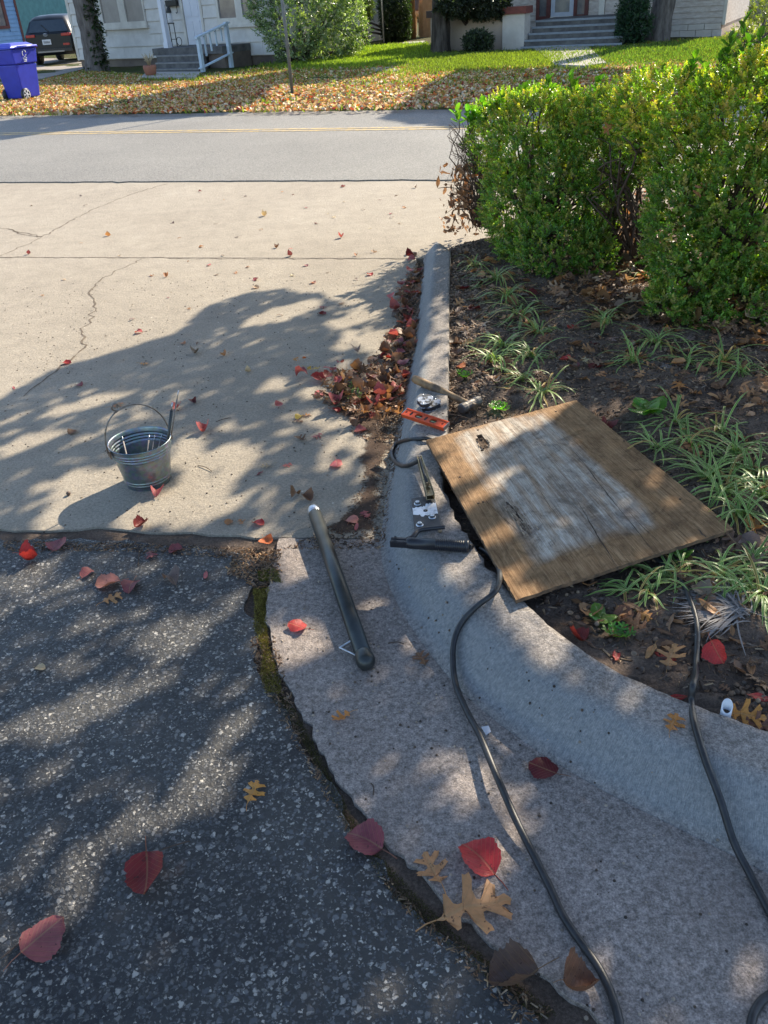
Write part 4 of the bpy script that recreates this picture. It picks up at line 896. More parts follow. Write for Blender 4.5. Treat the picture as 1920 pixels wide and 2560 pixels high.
def twigs(parent, root, ends, r0_, mat, name='branches', wob=.04, kink=None):
    m = MB()
    for e_ in ends:
        a = np.array(root[rng.integers(0, len(root))] if isinstance(root, list) else root, float)+rng.normal(0, .03, 3)*[1, 1, 0]; e_ = np.asarray(e_, float)
        mid = [a+(e_-a)*t+rng.normal(0, wob, 3)+np.array([0, 0, .12*math.sin(t*3.1)*np.linalg.norm(e_-a)]) for t in (.3, .6, .85)]
        rr_ = r0_*rng.uniform(.3, 1); m.tube(catmull([a]+mid+[e_], 2), list(np.linspace(rr_, rr_*.25, 9)), 5)
    o = m.build(name, mat, parent); return o
def shrub(blobs, n, label, group, seed, base):
    r = np.random.default_rng(seed); pts, nr = blob_pts(blobs, n, r); c = base
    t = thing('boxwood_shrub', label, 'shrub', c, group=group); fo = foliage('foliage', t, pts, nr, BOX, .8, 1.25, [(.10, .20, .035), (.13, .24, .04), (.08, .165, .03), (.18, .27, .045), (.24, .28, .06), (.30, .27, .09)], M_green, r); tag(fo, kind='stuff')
    sel = pts[r.integers(0, len(pts), 90)]; twigs(t, c, sel*.96+np.array(c)*.04, .012, M_twig); return t
gzA = GZ(1.1, 5.6)[0]; gzB = GZ(2.0, 4.6)[0]
shrub(Ablobs, 15000, 'green boxwood shrub at the far left end of the hedge beside the driveway', 'boxwood hedge shrubs', 1, (1.15, 5.7, gzA))
shrub(Bblobs, 19000, 'larger green boxwood shrub at the right edge of the photo, nearer than the other', 'boxwood hedge shrubs', 2, (2.0, 4.65, gzB))
# inner bare branches in the gap
t = thing('bare_shrub', 'leafless tangle of grey brown stems between the two boxwood shrubs', 'shrub', (1.62, 5.15, .12))
ends = [PY(x, y, Y) for x, y, Y in zip(rng.uniform(1480, 1650, 60), rng.uniform(330, 600, 60), rng.uniform(4.9, 5.5, 60))]
twigs(t, [np.array([1.62, 5.15, .12]), np.array([1.72, 5.05, .12]), np.array([1.5, 5.3, .12])], ends, .013, M_twig, 'stems', .05)
# dry twiggy end on the left with wilted leaves
t = thing('dead_shrub', 'bare dead twigs with wilted brown leaves at the hedge end by the driveway', 'shrub', (.80, 6.35, .1))
ends = [PY(x, y, Y) for x, y, Y in zip(rng.uniform(1120, 1210, 120), rng.uniform(300, 520, 120), rng.uniform(6.1, 6.6, 120))]
twigs(t, [np.array([.86, 6.35, .1]), np.array([.95, 6.2, .1])], ends, .006, M_twig, 'stems', .05)
V = []; r = np.random.default_rng(11); pp = np.array([PY(x, y, Y) for x, y, Y in zip(r.normal(1150, 26, 170), r.uniform(410, 590, 170), r.uniform(6.15, 6.5, 170))])
pp = pp[pp[:, 2] > .05]
z = r.normal(0, 1, (len(pp), 3)); z[:, 2] *= .3; Mx = framem(z, r.uniform(.05, .10, len(pp)), r, .4); Mx[:, :, 1] = np.abs(Mx[:, :, 1])*[1, 1, -1]*.3+Mx[:, :, 1]*.7
C = np.array([(.26, .15, .09), (.36, .22, .14), (.42, .2, .10), (.2, .12, .08)])[r.integers(0, 4, len(pp))]
Vt, f, c, u = inst(TPL[('thin', 0)], Mx, pp-np.array(off(t)), C); tag(link('wilted_leaves', npmesh('wilted_leaves', Vt, f, c, u, True), t, M_litter), kind='stuff')
# broad leaved shoots rising through the hedge: every leaf a part
def broadleaf(label, roots, spots, loc, seed, cols):
    r = np.random.default_rng(seed); t = thing('laurel_shrub', label, 'shrub', loc, group=None)
    m = MB(); V, Fq, U = TPL[('pear', 1)]
    V2 = V.copy(); V2[:, 0] *= .62; V2[:, 2] = V2[:, 2]*.5+np.abs(V2[:, 0])*.35; me = npmesh('broad_leaf', V2, Fq, np.ones((len(V), 3)), U, True); me.materials.append(M_bigleaf); o3 = np.array(off(t)); n = 0
    for (px, py, Y, nl, hgt) in spots:
        tip = PY(px, py, Y); a = tip-np.array([r.normal(0, .03), r.normal(0, .03), hgt]); pth = catmull([a, (a+tip)/2+r.normal(0, .01, 3), tip], 3); m.tube(pth, list(np.linspace(.004, .002, 7)), 6)
        for k in range(nl):
            tt = .35+.65*(k+1)/nl; q = a*(1-tt)+tip*tt; yaw = k*2.4+r.random(); el = r.uniform(.1, .8)+.5*tt; d = np.array([math.cos(yaw)*math.cos(el), math.sin(yaw)*math.cos(el), math.sin(el)])
            s_ = np.cross(d, [0, 0, 1.]); s_ /= np.linalg.norm(s_); nn = np.cross(s_, d); sz = r.uniform(.045, .07)
            o = bpy.data.objects.new('leaf', me); SC.collection.objects.link(o); o.parent = t; M4 = Matrix([[s_[i]*sz, d[i]*sz, nn[i]*sz, 0] for i in range(3)]+[[0, 0, 0, 1]]); M4.translation = Vector(q+d*sz*.6-o3); o.matrix_local = M4
            c = cols[r.integers(0, len(cols))]; o.color = (*[x*r.uniform(.8, 1.2) for x in c], 1); n += 1
    m.build('stems', M_twig, t); return n
gl = [(.10, .24, .03), (.14, .28, .035), (.08, .2, .03)]
r = np.random.default_rng(15)
spots = [(1150+i*17+r.normal(0, 5), 292-i*5.5+r.normal(0, 9), 6.3-i*.02, 9, .12) for i in range(12)]+[(1205, 262, 6.2, 8, .14), (1255, 240, 6.1, 8, .16), (1300, 238, 6.0, 9, .14), (1425, 198, 5.8, 9, .16), (1440, 225, 5.8, 8, .14), (1500, 205, 5.7, 8, .12), (1370, 205, 5.9, 6, .12)]
broadleaf('bright green broad leaved shoots along the top left end of the hedge', None, spots, (1.0, 6.2, .1), 31, gl)
spots = [(1826, 105, 4.9, 9, .2), (1850, 140, 4.8, 9, .2), (1870, 110, 4.9, 10, .2), (1900, 90, 4.8, 9, .2), (1800, 150, 4.9, 8, .15), (1735, 150, 5.0, 8, .16), (1760, 170, 5.0, 7, .12), (1840, 170, 4.8, 9, .15), (1880, 160, 4.7, 10, .15), (1910, 140, 4.7, 9, .2), (1660, 180, 5.2, 5, .1), (1905, 180, 4.7, 9, .15), (1860, 60, 5.0, 6, .25)]
broadleaf('dark glossy broad leaved shoots standing above the hedge in the top right corner', None, spots, (2.3, 4.9, .1), 32, [(.05, .13, .025), (.09, .2, .03), (.04, .10, .025)])
# ============================================================ LILYTURF
def blade_strip(base, yaw, L, wd, lift, r, dead=False):
    n = 7; V, U = [], []; d = np.array([math.cos(yaw), math.sin(yaw), 0]); s_ = np.array([-d[1], d[0], 0]); p = np.array(base, float); el = lift; st = L/n; cv = r.uniform(.18, .42); sw = r.normal(0, .06)
    for i in range(n+1):
        t = i/n; w_ = wd*(1-.15*t) if t < .75 else wd*(1-t)*3.4; w_ = max(w_, .0004)
        u_ = np.array([-d[0]*math.sin(el), -d[1]*math.sin(el), math.cos(el)])
        V += [p-s_*w_/2+u_*w_*.12, p, p+s_*w_/2+u_*w_*.12]; U += [(0, t), (.5, t), (1, t)]
        p = p+(d*math.cos(el)+np.array([0, 0, math.sin(el)]))*st; el -= cv; a = sw; d = np.array([d[0]*math.cos(a)-d[1]*math.sin(a), d[0]*math.sin(a)+d[1]*math.cos(a), 0]); s_ = np.array([-d[1], d[0], 0])
        if p[2] < base[2]+.004: p[2] = base[2]+.004+.002*r.random(); el = max(el, 0)
    Fq = []
    for i in range(n):
        a = i*3; Fq += [(a, a+1, a+4, a+3), (a+1, a+2, a+5, a+4)]
    return np.array(V), np.array(Fq), np.ones((len(V), 3)), np.array(U)
def lily(px, py, nb_, L, label, group, dead=False, lean=None):
    r = np.random.default_rng(int(px*7+py)); h, n = G(px, py); t = thing('lilyturf_plant', label, 'plant', h, group=group); parts = []
    for k in range(int(nb_*1.5)):
        yaw = r.uniform(0, 6.28) if lean is None else r.normal(lean, .8); b = np.array([r.normal(0, .012), r.normal(0, .012), .0]); V, f, c, u = blade_strip(b, yaw, L*r.uniform(.6, 1.15), r.uniform(.0055, .0088)*(.6 if dead else 1), r.uniform(.2, 1.1)*(.4 if dead else 1), r)
        g_ = (1.6, .95, 1.3) if dead else ((1, 1, 1) if r.random() > .12 else (1.7, .85, .9)); q = r.uniform(.75, 1.2)*(.9 if dead else 1); parts.append((V, f, c*np.array(g_)*q, u))
    V, f, c, u = cat(parts); o = link('blades', npmesh('blades', V, f, c, u), t, M_blade if not dead else M_dead); return t
M_dead = simple('dead_blade', (.30, .27, .25), (.18, .155, .14), 30, .8)
LIL = [(1240, 700, 26, .24), (1268, 745, 24, .24), (1300, 790, 22, .24), (1345, 835, 18, .20), (1258, 865, 20, .20), (1232, 900, 18, .20), (1330, 890, 22, .22), (1310, 950, 20, .2), (1355, 985, 18, .22), (1510, 810, 20, .24), (1640, 860, 20, .24), (1588, 905, 14, .2), (1720, 900, 10, .24), (1810, 905, 18, .24), (1850, 930, 14, .2), (1690, 1060, 20, .24), (1800, 1075, 8, .2), (1835, 1130, 24, .24), (1720, 1115, 12, .2),
       (1640, 1120, 14, .2), (1770, 1195, 26, .24), (1810, 1235, 26, .24), (1880, 1180, 22, .24), (1850, 1290, 20, .22), (1910, 1240, 20, .22), (1570, 1475, 12, .13), (1700, 1440, 14, .14), (1625, 1480, 12, .13), (1800, 1440, 18, .18), (1850, 1470, 20, .18), (1905, 1490, 20, .18), (1880, 1410, 18, .18), (1660, 1440, 10, .14), (1600, 690, 10, .2), (1190, 665, 12, .2)]
LN = {0: 'lilyturf clump nearest the driveway curb, just below the first boxwood shrub', 9: 'lone arching lilyturf clump below the gap between the boxwood shrubs', 10: 'lilyturf clump on bare soil left of the right boxwood shrub base', 13: 'sprawling lilyturf clump on bare soil below the right boxwood shrub', 25: 'small lilyturf clump under the near right edge of the plywood sheet', 8: 'lilyturf clump touching the top left edge of the plywood sheet'}
ORD = ['first', 'second', 'third', 'fourth', 'fifth', 'sixth', 'seventh', 'eighth', 'ninth', 'tenth', 'eleventh', 'twelfth', 'thirteenth', 'fourteenth', 'fifteenth', 'sixteenth']; nc_ = [0, 0, 0]; LIL[1:9] = sorted(LIL[1:9], key=lambda q: q[1])
for i, (x, y, nb_, L) in enumerate(LIL):
    if i in LN: lily(x, y, nb_, L, LN[i], 'striped lilyturf plants in the bed')
    elif y < 1020 and x < 1400: nc_[0] += 1; lily(x, y, nb_, L, 'striped lilyturf clump, %s going down the row beside the curb' % ORD[nc_[0]-1], 'striped lilyturf row by the curb')
    elif y < 1320: nc_[1] += 1; lily(x, y, nb_, L, 'striped lilyturf clump, %s counting down the right side of the plywood' % ORD[nc_[1]-1], 'striped lilyturf right of the plywood')
    else: nc_[2] += 1; lily(x, y, nb_, L, 'striped lilyturf clump, %s counting from the plywood edge in the lower bed' % ORD[nc_[2]-1], 'striped lilyturf in the lower bed')
lily(1850, 1530, 90, .17, 'grey dead lilyturf tuft flattened on the soil right of the black cable', None, True, 2.6)
lily(1680, 915, 26, .14, 'grey dead lilyturf roots on bare soil below the right shrub', None, True, 3.6)
# weeds
def weed(px, py, n, L, label, yaw0=None, kind='pear', asp=.38, c=(.10, .25, .04)):
    h, nn = G(px, py); t = thing('weed', label, 'weed', h); V, Fq, U = TPL[(kind, 2)]; V2 = V.copy(); V2[:, 0] *= asp/.45; me = npmesh('weed_leaf', V2, Fq, np.ones((len(V), 3)), U, True); me.materials.append(M_bigleaf); r = np.random.default_rng(int(px))
    for k in range(n):
        yaw = (k*6.28/n+r.uniform(-.3, .3)) if yaw0 is None else r.normal(yaw0, .5); el = r.uniform(.15, .6); d = np.array([math.cos(yaw)*math.cos(el), math.sin(yaw)*math.cos(el), math.sin(el)]); s_ = np.cross(d, [0, 0, 1.]); s_ /= np.linalg.norm(s_); q = np.cross(s_, d); sz = L*r.uniform(.7, 1.1)
        o = bpy.data.objects.new('leaf', me); SC.collection.objects.link(o); o.parent = t; M4 = Matrix([[s_[i]*sz, d[i]*sz, q[i]*sz, 0] for i in range(3)]+[[0, 0, 0, 1]]); M4.translation = Vector(d*sz*.5+np.array([0, 0, .004])); o.matrix_local = M4; o.color = (*[x*r.uniform(.8, 1.2) for x in c], 1)
weed(1615, 1035, 8, .10, 'green broad leaved weed beyond the top right corner of the plywood')
weed(1500, 1552, 4, .055, 'bright green weed seedling in the soil below the plywood sheet')
weed(1548, 1592, 7, .05, 'ragged green dandelion weed by the near curb edge', kind='oak', asp=.5)
weed(1160, 945, 6, .05, 'green weed sprig beside the hammer handle at the curb', kind='oak', asp=.5)
weed(1250, 1028, 7, .06, 'green weed at the upper left edge of the plywood sheet', kind='oak', asp=.5)
weed(1700, 1395, 4, .05, 'small dark green weed in lilyturf next to where the cable emerges')
# ============================================================ BED LITTER
bedpoly = [(1130, 600), (1500, 560), (2100, 600), (2300, 1200), (2300, 1900), (1930, 1838), (1700, 1755), (1530, 1680), (1370, 1566), (1250, 1458), (1160, 1325), (1110, 1150), (1120, 960), (1124, 700)]
R3 = np.random.default_rng(33)
B0 = [p[:2] for p in B3]
def in_bed(q):  # right of curb back edge
    x, y = q; best = min(range(len(B0)), key=lambda i: (B0[i][0]-x)**2+(B0[i][1]-y)**2); return x > B0[best][0]+.01 if y > 1.9 else (y > 0 and (x-B0[best][0])+(y-B0[best][1]) > .015)
bedpts = scatter_px([(1130, 602), (1600, 520), (2100, 600), (2300, 1200), (2300, 1900), (1930, 1842), (1790, 1797), (1700, 1762), (1610, 1722), (1530, 1686), (1450, 1634), (1370, 1572), (1310, 1516), (1250, 1466), (1205, 1404), (1165, 1334), (1135, 1290), (1115, 1215), (1112, 1150), (1118, 1095), (1124, 960), (1127, 780), (1129, 640)], 30000, R3)
bits('mulch', bedpts[:24000], chip, .006, .032, brn+[(.09, .06, .045)], M_litter, R3, .0, .5)
bits('mulch', bedpts[24000:], blob, .005, .014, [(.09, .065, .05), (.14, .11, .09), (.05, .035, .03)], M_litter, R3, -.001, .3)
# acorns and caps
NUT = [(.15, .095, .06), (.20, .13, .085), (.10, .065, .045), (.25, .18, .12), (.08, .055, .04)]
def near_px(poly, n): return scatter_px(poly, n, R3)
cpoly = [(1130, 610), (1190, 600), (1230, 760), (1215, 900), (1240, 1010), (1120, 1080), (1124, 900)]
bits('acorn_mast', near_px(cpoly, 2300), CAP, .012, .018, NUT, M_nut, R3, .0, .6)
bits('acorn_mast', near_px([(1200, 700), (1500, 750), (1900, 880), (1920, 1000), (1600, 1060), (1250, 1000)], 1500), CAP, .010, .016, NUT, M_nut, R3, .0, .6)
ip = list(near_px(cpoly, 110))+list(near_px([(1420, 1470), (1640, 1400), (1700, 1600), (1720, 1740), (1560, 1690), (1430, 1600), (1330, 1510)], 50))+list(near_px([(1740, 1760), (1920, 1740), (1920, 1825), (1860, 1800)], 22))+list(near_px([(1500, 880), (1900, 900), (1900, 1040), (1560, 1010)], 70))
aV, aF = ACORN; aM = npmesh('acorn', aV, aF, np.ones((len(aV), 3)), smooth=True); aM.materials.append(M_nut); cV, cF = CAP; cM = npmesh('acorn_cap', cV, cF, np.ones((len(cV), 3)), smooth=True); cM.materials.append(M_nut)
LA = [('acorn', aM, 'bare brown acorn lying on the soil of the planting bed', 'acorns lying in the bed'), ('loose_acorn_cap', cM, 'empty brown acorn cap lying on the soil of the planting bed', 'acorn caps lying in the bed')]  # second entry is a loose acorn cap
for i, (x, y) in enumerate(ip):
    z_, n = GZ(x, y); nm, me, lb, gp = LA[i % 2]; o = bpy.data.objects.new(nm, me); SC.collection.objects.link(o); s_ = random.uniform(.011, .016); o.location = (x, y, z_+(.003 if i % 2 else 0)); o.scale = (s_, s_, s_*1.0); o.rotation_euler = (random.uniform(-.5, .5)+(3.14 if (i % 4 == 1) else 0), random.uniform(-.5, .5), random.uniform(0, 6.28)); tag(o, lb, 'acorn', gp)
    if i % 4 == 1: o.location.z += .006
    c = NUT[i % 5]; o.color = (*c, 1)
o = bpy.data.objects.new('acorn', aM); SC.collection.objects.link(o); h, _ = G(1100, 1331); o.location = h; o.scale = (.013,)*3; o.color = (.35, .24, .14, 1); tag(o, 'tan acorn lying on the curb beside the electrode holder lever', 'acorn')
# leaves on the bed: joined litter + nearest as objects
def litter(name, pts, kinds, smin, smax, cols, r, pile=0, tilt=.35, parent=None):
    parts = []; n = len(pts); idx = r.integers(0, len(kinds), n)
    for k, kk in enumerate(kinds):
        p = pts[idx == k]
        if not len(p): continue
        zs = [GZ(x, y) for x, y in p]; T = np.array([(q[0], q[1], z_[0]+.003) for q, z_ in zip(p, zs)]); T[:, 2] += r.random(len(p))*pile; N_ = np.array([z_[1] for z_ in zs])
        Mx = rotm(r.uniform(0, 6.28, len(p)), N_[:, 0]+r.normal(0, tilt, len(p)), N_[:, 1]+r.normal(0, tilt, len(p)), r.uniform(smin, smax, len(p)))
        C = np.array(cols)[r.integers(0, len(cols), len(p))]*r.uniform(.7, 1.3, (len(p), 1)); parts.append(inst(TPL[kk], Mx, T, C))
    V, f, c, u = cat(parts); o = link(name, npmesh(name, V, f, c, u, True), parent, M_leaf); tag(o, kind='stuff'); return o
OAKC = [(.26, .14, .07), (.34, .18, .085), (.18, .095, .055), (.22, .14, .09), (.38, .21, .10), (.13, .075, .05), (.10, .06, .045)]
under = scatter_px([(1380, 740), (1600, 560), (2100, 640), (2300, 900), (1900, 900), (1640, 850), (1500, 830), (1380, 800)], 760, R3)
litter('leaf_litter', under, [('oak', i) for i in range(5)]+[('pear', 0)], .06, .115, OAKC+[(.48, .30, .17), (.55, .38, .25)], R3, .03, .4)
under = scatter_px([(1450, 420), (1650, 420), (1650, 640), (1450, 700)], 260, R3); litter('leaf_litter', under, [('oak', i) for i in range(4)]+[('pear', 0)], .05, .09, OAKC+[(.55, .2, .05), (.5, .1, .04)], R3, .05, .5)
bl_ = [(x, y) for x, y in scatter_px([(1140, 640), (1420, 760), (1920, 860), (2000, 1300), (2000, 1760), (1860, 1790), (1700, 1730), (1480, 1600), (1560, 1420), (1860, 1330), (1480, 990), (1240, 1010), (1140, 900)], 78, R3)]
for x, y in bl_:
    z_, n = GZ(x, y); k = random.choice(['oak', 'oak', 'oak', 'thin', 'pear']); c = random.choice(['tan', 'gold', 'brown', 'brown', 'tan', 'pale', 'grey'] if k != 'pear' else ['brown', 'grey', 'maroon'])
    qx, qy, _ = proj((x, y, .12)); rg = 'between the curb and the lilyturf row' if qx < 1230 and qy < 1080 else 'below the left boxwood shrub' if qy < 1000 and qx < 1500 else 'below the right boxwood shrub' if qy < 1010 else 'right of the plywood sheet' if qy < 1330 else 'in the lower bed near the cable'
    leafobj(k, c, random.uniform(.05, .09), (x, y, z_+.004), n, random.uniform(0, 6.28), '%s %s lying %s' % ({'brown': 'dark brown', 'grey': 'dull grey', 'maroon': 'dark maroon', 'pale': 'straw coloured', 'gold': 'golden brown'}.get(c, c), {'oak': 'dry oak leaf', 'thin': 'narrow dry leaf', 'pear': 'rounded leaf'}[k], rg), '%s leaves %s' % ({'oak': 'oak', 'thin': 'narrow', 'pear': 'rounded'}[k], rg), .3)
# leaf drift in the driveway gutter
drift = [(1058, 660), (1048, 740), (1040, 840), (1020, 940), (1000, 1010), (940, 1030), (860, 1020), (800, 1000), (785, 950), (830, 910), (900, 900), (950, 860), (975, 800), (985, 720), (1020, 660)]
litter('leaf_drift', scatter_px(drift, 330, R3), [('oak', i) for i in range(5)]+[('pear', 2), ('thin', 0), ('thin', 1)], .03, .065, OAKC+[(.3, .15, .08), (.35, .08, .06), (.3, .05, .05)], R3, .018, .5)
core = [(840, 920), (960, 900), (1020, 930), (1000, 1020), (900, 1030), (820, 1000)]
litter('leaf_drift', scatter_px(core, 110, R3), [('oak', i) for i in range(5)]+[('thin', 1), ('cupped', 1)], .04, .075, OAKC, R3, .035, .6)
for k in range(46):
    reds = ['mauve', 'mauve', 'mauve', 'pink', 'maroon', 'brown', 'darkred', 'brown']
    if k < 34: yy = random.uniform(630, 960); tt_ = (yy-630)/330; xx = 1068-52*tt_-random.uniform(0, 1)**1.3*75
    else: xx, yy = random.uniform(800, 1000), random.uniform(905, 1030)
    p = P(xx, yy, .02); z_, n = GZ(p[0], p[1]); rc_ = random.choice(reds); leafobj(random.choice(['pear', 'pear', 'cupped']), rc_, random.uniform(.045, .07), (p[0], p[1], z_+random.uniform(.01, .028)), n, random.uniform(0, 6.28), '%s leaf %s' % ({'mauve': 'dull purple', 'darkred': 'dark red'}.get(rc_, rc_), 'on the narrow strip of leaves along the far curb face' if k < 34 and yy < 800 else 'on the leaf strip just beyond the hammer' if k < 34 else 'on top of the wide brown leaf heap'), 'red leaves on the gutter drift', .45)
